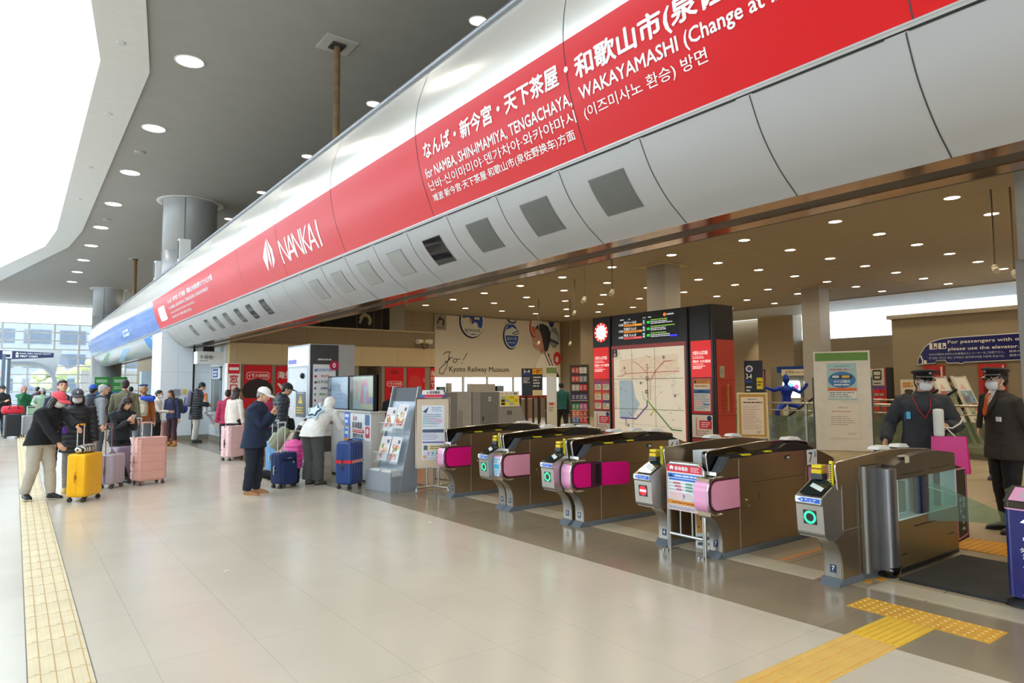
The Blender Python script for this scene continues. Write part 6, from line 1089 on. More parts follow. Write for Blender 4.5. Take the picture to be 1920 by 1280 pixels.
suitcase('bright yellow hard suitcase with black castors beside the person in the pink cap', .86, 11.55, 54, .45, .28, .685, '#f5b400', None, 1.08, '#d8d8d6', '#f0a81a')
suitcase('small lavender suitcase with rose gold telescopic handle behind the yellow suitcase', 1.32, 12.72, 50, .36, .24, .55, '#b5a9b2', 'v', 1.02, '#8a6258', '#8a6258', '#6a5248', zband='#8a6a7a')
suitcase('grey purple marbled suitcase half hidden behind the big pale pink suitcase', 1.56, 13.32, 30, .42, .26, .62, '#8d7f92', None, None, zband='#5d3a4c')
suitcase('big pale pink ribbed suitcase with silver handle standing in the queue', 1.86, 12.78, 18, .48, .29, .77, '#d8a294', 'h', 1.02, '#c9ccd0', '#d09a8c', '#6a4a44')
suitcase('tall pale silver suitcase behind the seated girl with the phone', 1.86, 13.95, 20, .42, .27, .72, '#c3c6cc', 'v', 1.05)
suitcase('rose brown suitcase beside the white sweater woman in the counter queue', 3.42, 20.9, 30, .42, .27, .68, '#b98a80', 'v', None)
suitcase('pale pink suitcase behind the man in the white cap', 3.95, 15.75, 30, .44, .28, .74, '#ecc4c4', 'h', None, zband='#d8a8a8')
suitcase('soft navy fabric suitcase with front pocket and raised handle near the white cap man', 3.55, 10.95, 25, .385, .24, .56, '#1d2c58', None, 1.03, '#d2d4d8', '#c9ccd0', soft=True, pocket=True)
suitcase('large dark blue ribbed suitcase with red and white strap against the service desk', 4.36, 10.2, 36, .42, .28, .75, '#24427e', 'v', .97, '#b9bcc2', strap=True)
suitcase('sky blue suitcase with white handle behind the kneeling family', 4.02, 12.75, 30, .42, .27, .62, '#74a8d8', 'v', .98, '#e6e8ea', '#e6e8ea')
suitcase('black suitcase with orange strap band far away by the frame edge', -.03, 27.5, 10, .46, .3, .78, '#26292e', 'v', None, zband='#d8702a')
suitcase('silver suitcase leaning on a luggage trolley far down the hall', .45, 28.0, 15, .5, .32, .72, '#b0b4b8', 'v', None)
suitcase('dark navy suitcase with tall pale handle beyond the ticket gates', 15.95, 18.9, -30, .40, .26, .72, '#1c1f44', None, 1.35, '#a89a80')
# zebra pouch, red bag, trolley frame
t = thing('zebra_pouch', 'black and white zebra striped pouch lying on the yellow suitcase', 'bag', (.86, 11.55, .685), 54)
zm = bpy.data.materials.new('zebra_fur'); zm.use_nodes = True; nt = zm.node_tree; wv = nt.nodes.new('ShaderNodeTexWave'); wv.inputs['Scale'].default_value = 7; wv.inputs['Distortion'].default_value = 7; wv.inputs['Detail Scale'].default_value = 1.2
tc = nt.nodes.new('ShaderNodeTexCoord'); rp = nt.nodes.new('ShaderNodeValToRGB'); rp.color_ramp.interpolation = 'CONSTANT'; rp.color_ramp.elements[0].color = (.01, .01, .01, 1); rp.color_ramp.elements[1].position = .5; rp.color_ramp.elements[1].color = (.72, .68, .58, 1)
nt.links.new(tc.outputs['Object'], wv.inputs['Vector']); nt.links.new(wv.outputs['Fac'], rp.inputs['Fac']); nt.links.new(rp.outputs['Color'], nt.nodes['Principled BSDF'].inputs['Base Color'])
g = G(zm); g.ell((-.02, -.01, .06), (.20, .10, .065), 20, 12); g.ell((.1, 0, .065), (.1, .09, .06), 16, 10); g.build('pouch', t); g = G(BLACK); g.tube([(-.2, -.03, .07), (-.1, -.09, .10), (.05, -.1, .10)], .006, 6); g.build('zip', t)
t = thing('duffel_bag', 'crumpled red bag lying on the far black suitcase', 'bag', (-.03, 27.5, .80), 10); g = G(M('#d02238', .6, var=.15)); g.loft([((u, 0, .13), (0, .17 * s, 0), (0, 0, .14 * s)) for u, s in ((-.3, .5), (-.26, .9), (0, 1), (.26, .9), (.3, .5))], 16, .8); g.build('body', t); g = G(M('#3a0a12', .6)); g.tube([(-.15, -.16, .15), (-.1, -.2, .3), (.1, -.2, .3), (.15, -.16, .15)], .014, 6); g.build('handle', t)
t = thing('luggage_trolley', 'pale luggage trolley frame pushed by the person in the bucket hat', 'trolley', (.62, 28.85, 0), 15); g = G(M('#c9ccce', .35, .5)); g.tube([(-.25, 0, .1), (-.25, .02, 1.0), (.25, .02, 1.0), (.25, 0, .1)], .018, 8); g.tube([(-.25, 0, .12), (-.25, -.0, .12), (.25, -.0, .12)], .015, 8); g.box(-.26, .26, .02, .05, .55, .95, M('#a8c8a8', .5)); g.build('frame', t)
for s in (-1, 1): g = G(RUBBER); g.cyl((s * .25 - .02, 0, .06), (s * .25 + .02, 0, .06), .06, None, 14); g.build('wheel', t)
# ------------------------------------------------------------------ people
TMP = bpy.data.scenes.new('workshop')
def remesh(g, voxel, smooth=4, wrinkle=0, puff=0, seed=0):
    """fuse the parts of g into one continuous skin"""
    me = g.mesh('skin'); o = bpy.data.objects.new('skin', me); TMP.collection.objects.link(o)
    r = o.modifiers.new('r', 'REMESH'); r.mode = 'VOXEL'; r.voxel_size = voxel; r.use_smooth_shade = True
    s = o.modifiers.new('s', 'SMOOTH'); s.iterations = smooth; s.factor = .5
    TMP.view_layers[0].update(); dg = TMP.view_layers[0].depsgraph
    m2 = bpy.data.meshes.new_from_object(o.evaluated_get(dg)); bpy.data.objects.remove(o); bpy.data.meshes.remove(me)
    if (wrinkle or puff) and len(m2.vertices):
        n = len(m2.vertices); co = np.empty(n * 3, np.float32); m2.vertices.foreach_get('co', co); co = co.reshape(-1, 3)
        nn = np.empty(n * 3, np.float32); m2.vertex_normals.foreach_get('vector', nn); nn = nn.reshape(-1, 3); d = np.zeros(n, np.float32)
        if wrinkle:
            rs = np.random.RandomState(seed)
            for k in range(7):
                q = rs.normal(size=3) * (16 + 9 * k); q[2] *= 1.5; d += np.sin(co @ q + rs.rand() * 6.3) * wrinkle / (1 + .5 * k)
        if puff: d += (np.abs(np.sin(co[:, 2] * math.pi / puff)) ** .6 - .6) * .016
        co += nn * d[:, None]; m2.vertices.foreach_set('co', co.ravel()); m2.update()
    m2.materials.clear(); m2.polygons.foreach_set('use_smooth', [True] * len(m2.polygons)); return m2
def link(name, me, mats, parent):
    for m in mats: me.materials.append(m)
    me.name = name; o = bpy.data.objects.new(name, me); COL.objects.link(o); o.parent = parent; return o
def ik(a, t, l1, l2, pole):
    d = t - a; L = max(min(d.length, (l1 + l2) * .998), abs(l1 - l2) + .02); u = d.normalized(); t = a + u * L
    x = (l1 * l1 - l2 * l2 + L * L) / (2 * L); hh = math.sqrt(max(0, l1 * l1 - x * x)); p = pole - u * pole.dot(u)
    return a + u * x + p.normalized() * hh, t
def hand(g, wr, d, pn, side, k, curl):
    d = d.normalized(); pn = (pn - d * pn.dot(d)).normalized(); w = d.cross(pn) * side
    g.loft([(wr + d * (l * k), w * (a * k), pn * (b * k)) for l, a, b in ((-.02, .024, .020), (.0, .025, .019), (.03, .036, .018), (.07, .042, .015), (.088, .040, .012))], 12, .8)
    for i, (off, ln) in enumerate(((.030, .070), (.010, .078), (-.010, .073), (-.029, .058))):
        p = wr + d * (.082 * k) + w * (off * k); pts = [p - d * .02 * k, p]; dd = d + w * off * 1.2; a = math.radians(curl * (.8 + .1 * i))
        for j, f in enumerate((.45, .32, .26)):
            dd = (dd * math.cos(a) + pn * math.sin(a)).normalized() if True else dd; q = pn; pn2 = pn
            p = p + dd * ln * f * k; pts.append(p)
        g.tube(pts, [.0095 * k, .0092 * k, .0085 * k, .0078 * k, .0062 * k], 8)
    p = wr + d * .018 * k + w * .028 * k; t1 = p + (d * .7 + w * .65 + pn * .35).normalized() * .042 * k; t2 = t1 + (d * .9 + w * .2 + pn * (.35 + curl / 90)).normalized() * .034 * k
    g.tube([p, t1, t2], [.013 * k, .011 * k, .008 * k], 8)
SKIN = '#d3a184'
def person(label, loc, face, h=1.65, top=None, bot=None, shoe=('#26262a', 0), hair=('#191615', 'short'), hat=None, mask=None, lean=4, hunch=0, hp=5, hy=0, R=None, L=None, feet=None, pelv=None, py=0, voxel=.014, build=1.0, curl=18, skin=SKIN, glasses=False, palmR=None, palmL=None, extra=None, elbow=None, group=None, kneel=False):
    V = Vector; t = thing('person', label, 'person', (loc[0], loc[1], 0), face, group); k = h / 1.7; th = math.radians(lean)
    dv = lambda a: V((0, -math.sin(a), math.cos(a)))
    ph = pelv if pelv else .525 * h; P = V((0, py, ph)); M1 = P + dv(th * .8) * .15 * h; S = M1 + dv(th * 1.15 + math.radians(hunch) * .5) * .145 * h; N = S + dv(th * 1.1 + math.radians(hunch)) * .045 * h
    Rh = (Matrix.Rotation(math.radians(hy), 3, 'Z') @ Matrix.Rotation(math.radians(hp), 3, 'X')); Hc = N + Rh @ V((0, -.018 * h, .072 * h)); H = lambda x, y, z: Hc + Rh @ V((x * k, y * k, z * k))
    sw = .108 * h * (1 + (build - 1) * .5)
    sh = {s: S + V((s * sw, .005, -.012 * h)) for s in (-1, 1)}; hip = {s: P + V((s * .052 * h, 0, -.01 * h)) for s in (-1, 1)}
    hands = {-1: V(R) if R else V((-.165 * h, -.03, ph - .075 * h)), 1: V(L) if L else V((.165 * h, -.03, ph - .075 * h))}
    ft = {-1: (-.065 * h, 0, -8, 0), 1: (.065 * h, 0, 8, 0)}
    if feet: ft = {-1: feet[0], 1: feet[1]}
    arm = {}; leg = {}
    for s in (-1, 1):
        d0 = (hands[s] - sh[s]).normalized(); pole = V((s * .5, .7, -.6)) if not elbow else V((s * elbow[0], elbow[1], elbow[2])); tw = hands[s]
        el, wr = ik(sh[s], tw, .172 * h, .152 * h, pole); arm[s] = (sh[s], el, wr)
        x, y, yaw, lift = ft[s]; ank = V((x, y + .03 * k, .055 * h + lift)); kn, an = ik(hip[s], ank, .233 * h, .229 * h, V((s * .12, -1, .1 if not kneel else -.9))); leg[s] = (hip[s], kn, an)
    fw = lambda a: V((0, -math.cos(a), -math.sin(a)))
    def torso(g, inf, lo=-.02, hem=0, drop=0, bb=build):
        secs = []
        pts = [(P, th * .8), (M1, th), (S, th * 1.15 + math.radians(hunch) * .5), (N, th * 1.1)]
        prof = [(0, 0.0, .099, .072), (0, .35, .094, .068), (0, .75, .084, .062), (1, .2, .086, .064), (1, .6, .098, .069), (1, .85, .104, .064), (1, 1.0, .092, .055), (2, .35, .062, .048), (2, .8, .042, .042)]
        if hem:
            for f in (1.0, .66, .33): secs.append((P + V((0, 0, -hem * f)) + dv(th * .4) * 0 + V((0, .01 * f, 0)), V((.099 * h * bb + inf + .012 * f, 0, 0)), V((0, -(.075 * h * bb + inf + .014 * f), 0))))
        for i, f, a, b in prof:
            p0, a0 = pts[i]; p1, a1 = pts[i + 1]; aa = a0 + (a1 - a0) * f; bs = bb if i < 2 else 1
            secs.append((p0 + (p1 - p0) * f, V((a * h * bs + inf, 0, 0)), fw(aa) * (b * h * bs + inf)))
        g.loft(secs, 20, .88)
    # body
    g = G(); torso(g, -.012, bb=build * .95); g.tube([S, N, Hc + Rh @ V((0, .01 * k, -.03 * k))], [.05 * k, .046 * k, .048 * k], 12)
    g.ell(H(0, .012, .03), (.074 * k, .093 * k, .085 * k), 20, 14, None, Rh); g.ell(H(0, -.020, -.022), (.060 * k, .066 * k, .078 * k), 20, 14, None, Rh); g.ell(H(0, -.060, -.072), (.030 * k, .028 * k, .026 * k), 12, 8, None, Rh)
    g.tube([H(0, -.083, .018), H(0, -.100, -.012), H(0, -.104, -.022)], [.009 * k, .012 * k, .013 * k], 8); g.ell(H(0, -.085, -.022), (.020 * k, .016 * k, .011 * k), 10, 8, None, Rh); g.ell(H(0, -.070, .028), (.058 * k, .022 * k, .012 * k), 12, 8, None, Rh); g.ell(H(0, -.080, -.048), (.025 * k, .012 * k, .014 * k), 12, 8, None, Rh)
    for s in (-1, 1): g.ell(H(s * .076, .012, -.004), (.010 * k, .020 * k, .031 * k), 10, 8, None, Rh)
    for s in (-1, 1):
        a, b, c = arm[s]; g.tube([a + V((-s * .03, 0, 0)), a, (a + b) / 2, b, (b + c) / 2, c], [.040 * k, .044 * k, .040 * k, .033 * k, .031 * k, .022 * k], 12)
        dd = (c - b).normalized(); pn = V((-s, -.2, 0)) if not (palmR, palmL)[s > 0] else V((palmR, palmL)[s > 0]); hand(g, c, dd, pn, s * (1), k, curl)
        a, b, c = leg[s]; g.tube([a + V((0, 0, .03 * k)), a, (a + b) / 2, b, (b + c) / 2, c], [.070 * k, .078 * k, .064 * k, .048 * k, .047 * k, .030 * k], 12); g.ell(c, (.035 * k, .05 * k, .04 * k), 10, 8)
    me = remesh(g, voxel, 2); mats = [M(skin, .5, name='skin', var=.03), M('#1c1513', .5, name='eyes_and_brows', var=0), M('#b5645a', .45, name='lips', var=0), M('#efe9e4', .3, name='eye_white', var=0)]
    o = link('body', me, mats, t); n = len(me.polygons); ce = np.empty(n * 3, np.float32); me.polygons.foreach_get('center', ce); ce = ce.reshape(-1, 3)
    lc = (ce - np.array(Hc)) @ np.array(Rh) / k; X, Y, Z = lc[:, 0], lc[:, 1], lc[:, 2]; ax = np.abs(X); mi = np.zeros(n, np.int32); fr = Y < -.045
    if voxel < .012: mi[fr & (np.abs(ax - .031) < .015) & (np.abs(Z - .010) < .0065)] = 3
    mi[fr & (np.abs(ax - .031) < (.007 if voxel < .012 else .013)) & (np.abs(Z - .010) < .0068)] = 1; mi[fr & (np.abs(ax - .033) < .019) & (np.abs(Z - .034 + (ax - .033) * .1) < .005)] = 1; mi[(Y < -.07) & (ax < .022) & (np.abs(Z + .049) < .007)] = 2
    me.polygons.foreach_set('material_index', mi)
    cv = max(voxel, .011)
    # trousers, jacket
    if bot:
        c, wd = bot[0], bot[1]; g = G()
        for s in (-1, 1):
            a, b, e = leg[s]; e2 = e + (e - b).normalized() * .01
            ff = bot[2] if len(bot) > 2 else 0
            g.tube([a + V((-s * .01, 0, .03 * h)), a, a + (b - a) * .5, b, b + (e - b) * .5, e2], [.062 * h + wd * .4, .054 * h + wd, .046 * h + wd, .036 * h + wd, .033 * h + wd + ff * .5, .027 * h + wd + ff], 14)
        g.loft([(P + V((0, 0, z * h)), V((a_ * h * build + min(wd, .016), 0, 0)), V((0, b_ * h * build + min(wd, .012), 0))) for z, a_, b_ in ((-.05, .085, .060), (0, .090, .064), (.04, .080, .054))], 16, .9)
        link('trousers', remesh(g, cv, 3, .0022, 0, len(label)), [M(c, .85, name='trouser_cloth', var=.08, vs=14, bump=.25, bs=180)], t)
    if top:
        c, kind = top[0], top[1]; inf = {'jacket': .021, 'coat': .028, 'puffer': .042, 'sweater': .018, 'suit': .013, 'hoodie': .034, 'plush': .034, 'padded': .046}[kind]; hem = top[2] * h; g = G(); torso(g, inf, hem=hem)
        for s in (-1, 1):
            a, b, e = arm[s]; e2 = b + (e - b) * .96; i2 = inf * .85
            g.tube([a + V((-s * .05 * k, 0, .005)), a, (a + b) / 2, b, (b + e) / 2, e2], [.050 * k + i2, .052 * k + i2, .044 * k + i2, .038 * k + i2, .035 * k + i2, .028 * k + i2], 14)
        g.tube([S + V((0, 0, .02 * k)), N + V((0, -.005, .02 * k))], [.062 * k + inf * .5, .054 * k + inf * .4], 16)
        if kind in ('hoodie', 'puffer', 'plush') or (len(top) > 3 and top[3] == 'hood'): g.ell(N + V((0, .065 * k, -.005)), (.10 * k, .065 * k, .06 * k), 14, 10)
        rough = {'puffer': .5, 'jacket': .75}.get(kind, .9); tm = M(c, rough, name='coat_cloth', var=.07, vs=12, bump=.5 if kind == 'plush' else .2, bs=90 if kind == 'plush' else 220, sheen=.3 if kind == 'plush' else 0)
        tj = link({'suit': 'suit_jacket', 'sweater': 'sweater'}.get(kind, 'jacket'), remesh(g, cv, 3, .003 if kind not in ('suit',) else .0018, .075 if kind == 'puffer' else 0, len(label) + 3), [tm], t)
        g = G(M(c, rough, var=.04)); 
    # shoes
    for s in (-1, 1):
        x, y, yaw, lift = ft[s]; g = G(M(shoe[0], .5, name='shoe', var=.06)); rz = Matrix.Rotation(math.radians(yaw), 4, 'Z'); an = leg[s][2]; g.T = Matrix.Translation(V((an.x, an.y - .03 * k, max(0, an.z - .055 * h)))) @ rz
        if kneel: g.T = g.T @ Matrix.Rotation(math.radians(70), 4, 'X')
        sc = k * 1.0
        g.loft([((0, yy * sc, zc * sc), (w_ * sc, 0, 0), (0, 0, z_ * sc)) for yy, w_, z_, zc in ((.075, .02, .025, .035), (.07, .036, .04, .045), (.03, .042, .05, .052), (-.03, .043, .046, .046), (-.09, .048, .033, .034), (-.14, .044, .026, .027), (-.168, .028, .018, .020), (-.175, .012, .010, .016))], 16, .75)
        if shoe[1] == 1: g.tube([(0, .02 * sc, .05 * sc), (0, .03 * sc, .24 * sc)], [.052 * sc, .060 * sc], 14)
        fo = g.build('shoe', t); g2 = G(M(('#d8cdb8' if shoe[1] == 2 else '#17171a'), .6)); g2.T = g.T; g2.loft([((0, yy * sc, .007 * sc), (w_ * sc, 0, 0), (0, 0, .008 * sc)) for yy, w_ in ((.08, .02), (.072, .038), (.0, .043), (-.09, .05), (-.145, .045), (-.178, .018))], 14, .7); g2.build('sole', fo)
    # hair
    if hair:
        c, kd = hair; g = G(); sk = .92 if hat else 1
        g.ell(H(0, .024, .046), (.082 * k * (sk * .5 + .5), .099 * k, .088 * k * sk), 20, 14, None, Rh); g.ell(H(0, .062, -.012), (.066 * k, .050 * k, .066 * k), 16, 10, None, Rh)
        if kd in ('short', 'curly'):
            for s in (-1, 1): g.ell(H(s * .070, .02, .03), (.014 * k, .04 * k, .045 * k), 10, 8, None, Rh)
        if kd == 'fringe' or kd in ('long', 'bob'): g.ell(H(0, -.052, .075), (.062 * k, .035 * k, .028 * k), 14, 8, None, Rh)
        if kd == 'curly':
            rd = random.Random(2)
            for i in range(30): a, b = rd.uniform(0, 6.28), rd.uniform(-.4, 1.2); g.ell(H(.085 * math.cos(a) * math.cos(b), .03 + .09 * math.sin(a) * math.cos(b) * (1 if math.sin(a) > 0 else .4), .03 + .09 * math.sin(b)), (.028 * k,) * 3, 8, 6)
        if kd in ('long', 'bob'):
            ln = .33 if kd == 'long' else .14; q = Matrix.Rotation(math.radians(hp * .3), 3, 'X')
            for xo, yo, ff in ((-.062, .035, .9), (-.03, .07, 1), (0, .082, 1.05), (.03, .07, 1), (.062, .035, .9), (-.07, -.005, .8), (.07, -.005, .8)):
                a = H(xo, yo, .02); b = H(xo * 1.08, yo + .012, -.08); c_ = b + V((xo * .2, (S.y - b.y) * .25 + .05 * k * (yo > .02), -ln * ff * k)); g.tube([a, b, (b + c_) / 2 + V((0, .012 * k, 0)), c_], [.034 * k, .036 * k, .032 * k, .014 * k], 10)
        if kd == 'bun': g.ell(H(0, .115, .02), (.035 * k,) * 3, 12, 8)
        if kd == 'pony': g.tube([H(0, .10, .05), H(0, .15, .0), H(0, .14, -.12), H(0, .12, -.24)], [.02 * k, .032 * k, .028 * k, .008 * k], 10)
        link('hair', remesh(g, max(.009, voxel * .8), 2, .0015, 0, 5), [M(c, .45, name='hair', var=.2, vs=30)], t)
    if hat:
        kd, c = hat[0], hat[1]; hm = M(c, .75, name='hat_cloth', var=.05)
        if kd == 'cap':
            g = G(hm); g.ell(H(0, .014, .052), (.090 * k, .110 * k, .088 * k), 24, 10, None, Rh, -6, 90); g.ell(H(0, .014, .142), (.01 * k, .01 * k, .006 * k), 8, 6, None, Rh); ho = g.build('cap', t); g = G(M(hat[2] if len(hat) > 2 else c, .7)); vs = []
            for j in range(4):
                for i in range(11): a = math.radians(-65 + 13 * i); r = 1 + .22 * j; vs.append(H(.086 * math.sin(a) * (1 + .06 * j), -(.096 * math.cos(a)) - .026 * j * (1 + math.cos(a)) / 1.4 + .010, .052 - .006 * j - .014 * (math.sin(a)) ** 2))
            g.add(vs, [(j * 11 + i, j * 11 + i + 1, (j + 1) * 11 + i + 1, (j + 1) * 11 + i) for j in range(3) for i in range(10)], None, True); b = g.build('brim', ho); sm = b.modifiers.new('thick', 'SOLIDIFY'); sm.thickness = .006
            if len(hat) > 3: pp = Print(); pp.text(hat[3], 0, 0, .035, hat[4], al='c', bold=.03); pp.build('emblem', ho, lambda a, b_, e: tuple(H(a, -.102 + b_ * .35 - e * 2, .082 + b_)))
        if kd == 'beanie': g = G(hm); g.ell(H(0, .014, .040), (.088 * k, .108 * k, .105 * k), 24, 12, None, Rh, -8, 90); g.build('beanie', t)
        if kd == 'beret': g = G(hm); g.ell(H(0, .02, .105), (.115 * k, .125 * k, .035 * k), 24, 12, None, Rh); g.build('cap', t)
        if kd == 'bucket': g = G(hm); g.ell(H(0, .012, .058), (.088 * k, .108 * k, .082 * k), 24, 10, None, Rh, 0, 90); g.loft([(H(0, .012, z), Rh @ V((a * k, 0, 0)), Rh @ V((0, b * k, 0))) for z, a, b in ((.06, .089, .109), (.035, .108, .128), (.012, .125, .145))], 24, 1, caps=False); g.build('bucket_hat', t)
        if kd == 'hood': g = G(hm); g.ell(H(0, .034, .022), (.104 * k, .112 * k, .128 * k), 20, 14, None, Rh); g.tube([H(0, .05, -.06), N + V((0, .04 * k, -.03))], [.085 * k, .10 * k], 16); link('hood', remesh(g, .011, 3, .003), [hm], t)
        if kd == 'police':
            g = G(M('#121217', .6, name='cap_cloth')); Ls = [(.045, .084, .106), (.085, .086, .108), (.090, .100, .122), (.105, .114, .137), (.118, .112, .134), (.131, .085, .10), (.135, .02, .03)]
            g.loft([(H(0, .010 - (z - .045) * .15, z + 0), Rh @ V((a * k, 0, 0)), Rh @ V((0, b * k, -b * k * .10))) for z, a, b in Ls], 28, 1); ho = g.build('peaked_cap', t)
            g = G(BLACKGLOSS); vs = []
            for j in range(4):
                for i in range(13): a = math.radians(-72 + 12 * i); vs.append(H(.087 * math.sin(a) * (1 + .02 * j), -(.098 * math.cos(a)) - .017 * j * (.3 + math.cos(a)) + .008, .052 - .014 * j * (.3 + math.cos(a) * .6)))
            g.add(vs, [(j * 13 + i, j * 13 + i + 1, (j + 1) * 13 + i + 1, (j + 1) * 13 + i) for j in range(3) for i in range(12)], None, True); b = g.build('peak', ho); sm = b.modifiers.new('thick', 'SOLIDIFY'); sm.thickness = .005
            g = G(M('#b9b4a4', .3, .8)); g.tube([H(.087 * math.sin(a), -.107 * math.cos(a) + .008, .058) for a in [math.radians(-80 + 16 * i) for i in range(11)]], .004 * k, 6); g.ell(H(0, -.118, .102), (.017 * k, .006 * k, .017 * k), 12, 8, None, Rh)
            for s in (-1, 1): g.ell(H(s * .085, -.02, .06), (.006 * k,) * 3, 8, 6)
            g.build('badge_and_cord', ho)
    if mask:
        vs = []; dz = hat and hat[0] == 'police' and glasses
        for j in range(7):
            for i in range(15): a = math.radians(-78 + 156 * i / 14); e = math.radians(-52 + 84 * j / 6); r = 1 + .10 * math.exp(-(a * 1.6) ** 2) * math.exp(-((e - .1) * 2) ** 2); vs.append(H(.070 * math.cos(e) * math.sin(a) * r, -.020 - .082 * math.cos(e) * math.cos(a) * r, -.038 - (.008 if glasses else 0) + .072 * math.sin(e)))
        g = G(M(mask, .7, name='mask_fabric', var=.02)); g.add(vs, [(j * 15 + i, j * 15 + i + 1, (j + 1) * 15 + i + 1, (j + 1) * 15 + i) for j in range(6) for i in range(14)], None, True)
        for s in (-1, 1): g.tube([H(s * .066, -.035, -.01), H(s * .078, .0, .02), H(s * .08, .02, .01)], .002, 6); g.tube([H(s * .060, -.03, -.075), H(s * .076, .005, -.03), H(s * .08, .02, .0)], .002, 6)
        o = g.build('face_mask', t); sm = o.modifiers.new('thick', 'SOLIDIFY'); sm.thickness = .003; sm.offset = 1
    if glasses:
        g = G(M('#26262a', .3))
        for s in (-1, 1): g.tube([H(s * .033 + .024 * math.cos(a), -.106 + abs(.024 * math.cos(a) * s + .033) * .12, .010 + .017 * math.sin(a)) for a in [math.radians(24 * i) for i in range(16)]], .0022, 5); g.tube([H(s * .057, -.098, .014), H(s * .076, -.02, .014), H(s * .08, .015, .006)], .002, 5)
        g.tube([H(-.01, -.108, .012), H(.01, -.108, .012)], .002, 5); g.build('glasses', t)
    t2 = dict(root=t, P=P, M1=M1, S=S, N=N, H=H, Rh=Rh, arm=arm, k=k, h=h, fw=fw, th=th, dv=dv, loc=loc, face=face)
    return t2
def backpack(p, label, col, size=(.29, .15, .42), pocket=None, strap=True):
    V = Vector; t = thing('backpack', label, 'backpack', (p['loc'][0], p['loc'][1], 0), p['face']); k = p['k']; a = p['th']; up = p['dv'](a); bk = -p['fw'](a); c = p['S'] - up * (size[2] * .42) + bk * (.15 * k + size[1] * .5); m = M(col, .8, name='pack_cloth', var=.08, bump=.3, bs=160)
    g = G(m); g.loft([(c + up * (size[2] * (f - .5)), V((size[0] / 2 * s, 0, 0)), bk * (size[1] / 2 * s)) for f, s in ((0, .75), (.05, .95), (.2, 1.02), (.6, 1), (.88, .88), (.97, .7), (1, .4))], 24, .6); g.build('bag', t)
    g = G(M(pocket or col, .8, var=.05)); g.loft([(c + bk * (size[1] * .5 + o) - up * size[2] * .14, V((size[0] * .38 * s, 0, 0)), up * (size[2] * .25 * s)) for o, s in ((-.02, 1.0), (.02, 1), (.035, .85))], 20, .6); g.build('pocket', t, .003)
    g = G(BLACK); g.tube([c + up * size[2] * .5 + V((-.03, 0, 0)), c + up * (size[2] * .5 + .04), c + up * size[2] * .5 + V((.03, 0, 0))], .007, 6); g.build('grab_loop', t)
    if strap:
        for s in (-1, 1): g = G(M(pocket or col, .8)); sp = p['S'] + V((s * .075 * p['h'], 0, 0)); g.tube([c + up * size[2] * .42 + V((s * .08, 0, 0)) - bk * .06, sp + up * .065 * k + bk * .06, sp + up * .03 * k - bk * .10, sp - up * .12 * k - bk * .125 * k, sp - up * .26 * k - bk * .06 * k + V((s * .03, 0, 0))], .017, 8, None, True, .5); g.build('strap', t)
    return t
def phone(p, pos, rot, label, col='#1a1a1e'):
    t = thing('phone', label, 'phone', (p['loc'][0], p['loc'][1], 0), p['face']); g = G(M(col, .3)); T = Matrix.Translation(Vector(pos)) @ Matrix.Rotation(math.radians(rot), 4, 'X'); g.T = T; g.prism(rrect(-.036, -.074, .036, .074, .01, 4), 'y', -.004, .004); o = g.build('case', t); g = G(M('#8fa6b8', .1, var=0, emit=.25)); g.T = T; g.prism(rrect(-.032, -.068, .032, .068, .006, 3), 'y', .004, .0046); g.build('screen', o); return t
def bag(p, pos, label, col, size, strap=None, name='shoulder_bag'):
    t = thing(name, label, 'bag', (p['loc'][0], p['loc'][1], 0), p['face']); V = Vector; c = V(pos); g = G(M(col, .7, var=.08, bump=.2, bs=150)); g.loft([(c + V((0, 0, size[2] * (f - .5))), V((size[0] / 2 * s, 0, 0)), V((0, size[1] / 2 * s, 0))) for f, s in ((0, .8), (.06, .98), (.3, 1.05), (.8, .95), (1, .8))], 20, .6); g.build('bag', t)
    if strap: g = G(M(col, .6)); g.tube([c + V((0, -.08, size[2] * .45))] + [V(q) for q in strap] + [c + V((0, .08, size[2] * .45))], .012, 8); g.build('strap', t)
    return t
# --- the queue on the concourse
A = person('person in pink cap and black hoodie bending over the yellow suitcase', (.36, 11.95), 40, 1.62, ('#16161a', 'hoodie', .03), ('#b4ada0', .022), ('#1d1d20', 2), ('#2a201c', 'bob'), ('cap', '#e5505c', '#e5505c', 'N', '#d8b0a0'), '#cfc6bc', 20, 8, 26, 6, (-.10, -.46, .74), (.02, -.58, 1.06), ((-.10, .16, -25, .02), (.09, -.10, 5, 0)), None, .05, .0085, 1.06, 38, palmR=(.9, -.2, -.3), palmL=(-.3, .2, -.9))
bag(A, (.16, -.20, 1.0), 'small violet charm pouch hanging on the black hoodie', '#6a3aa8', (.07, .05, .09), None, 'charm_pouch')
B = person('person in grey cap and white mask wearing a long black padded coat', (.80, 12.55), -6, 1.60, ('#17171a', 'puffer', .13), ('#8a857e', .02), ('#c9a83a', 2), ('#2e221d', 'long'), ('cap', '#4d4d50', '#3f3f42', 'B', '#e8e8e8'), '#e2dedc', 5, 3, 10, 4, voxel=.010, build=1.08)
C = person('tall young man in navy jacket with head raised, standing behind the caps', (.69, 14.5), 0, 1.76, ('#1c2440', 'jacket', .03), ('#23232a', .01), hair=('#15110f', 'fringe'), hp=-14, hy=10, voxel=.012)
D = person('girl with long dark hair sitting on a suitcase looking at her phone', (1.50, 13.52), 22, 1.58, ('#24272c', 'jacket', .02), ('#141416', .012), ('#1d1d20', 0), ('#2b1a16', 'long'), None, None, 10, 8, 28, 10, (-.02, -.30, 1.06), (.07, -.30, 1.02), ((-.10, -.42, -5, 0), (.10, -.42, 5, 0)), .735, .02, .010, 1, 45, palmR=(.6, .5, .5), palmL=(-.6, .5, .5))
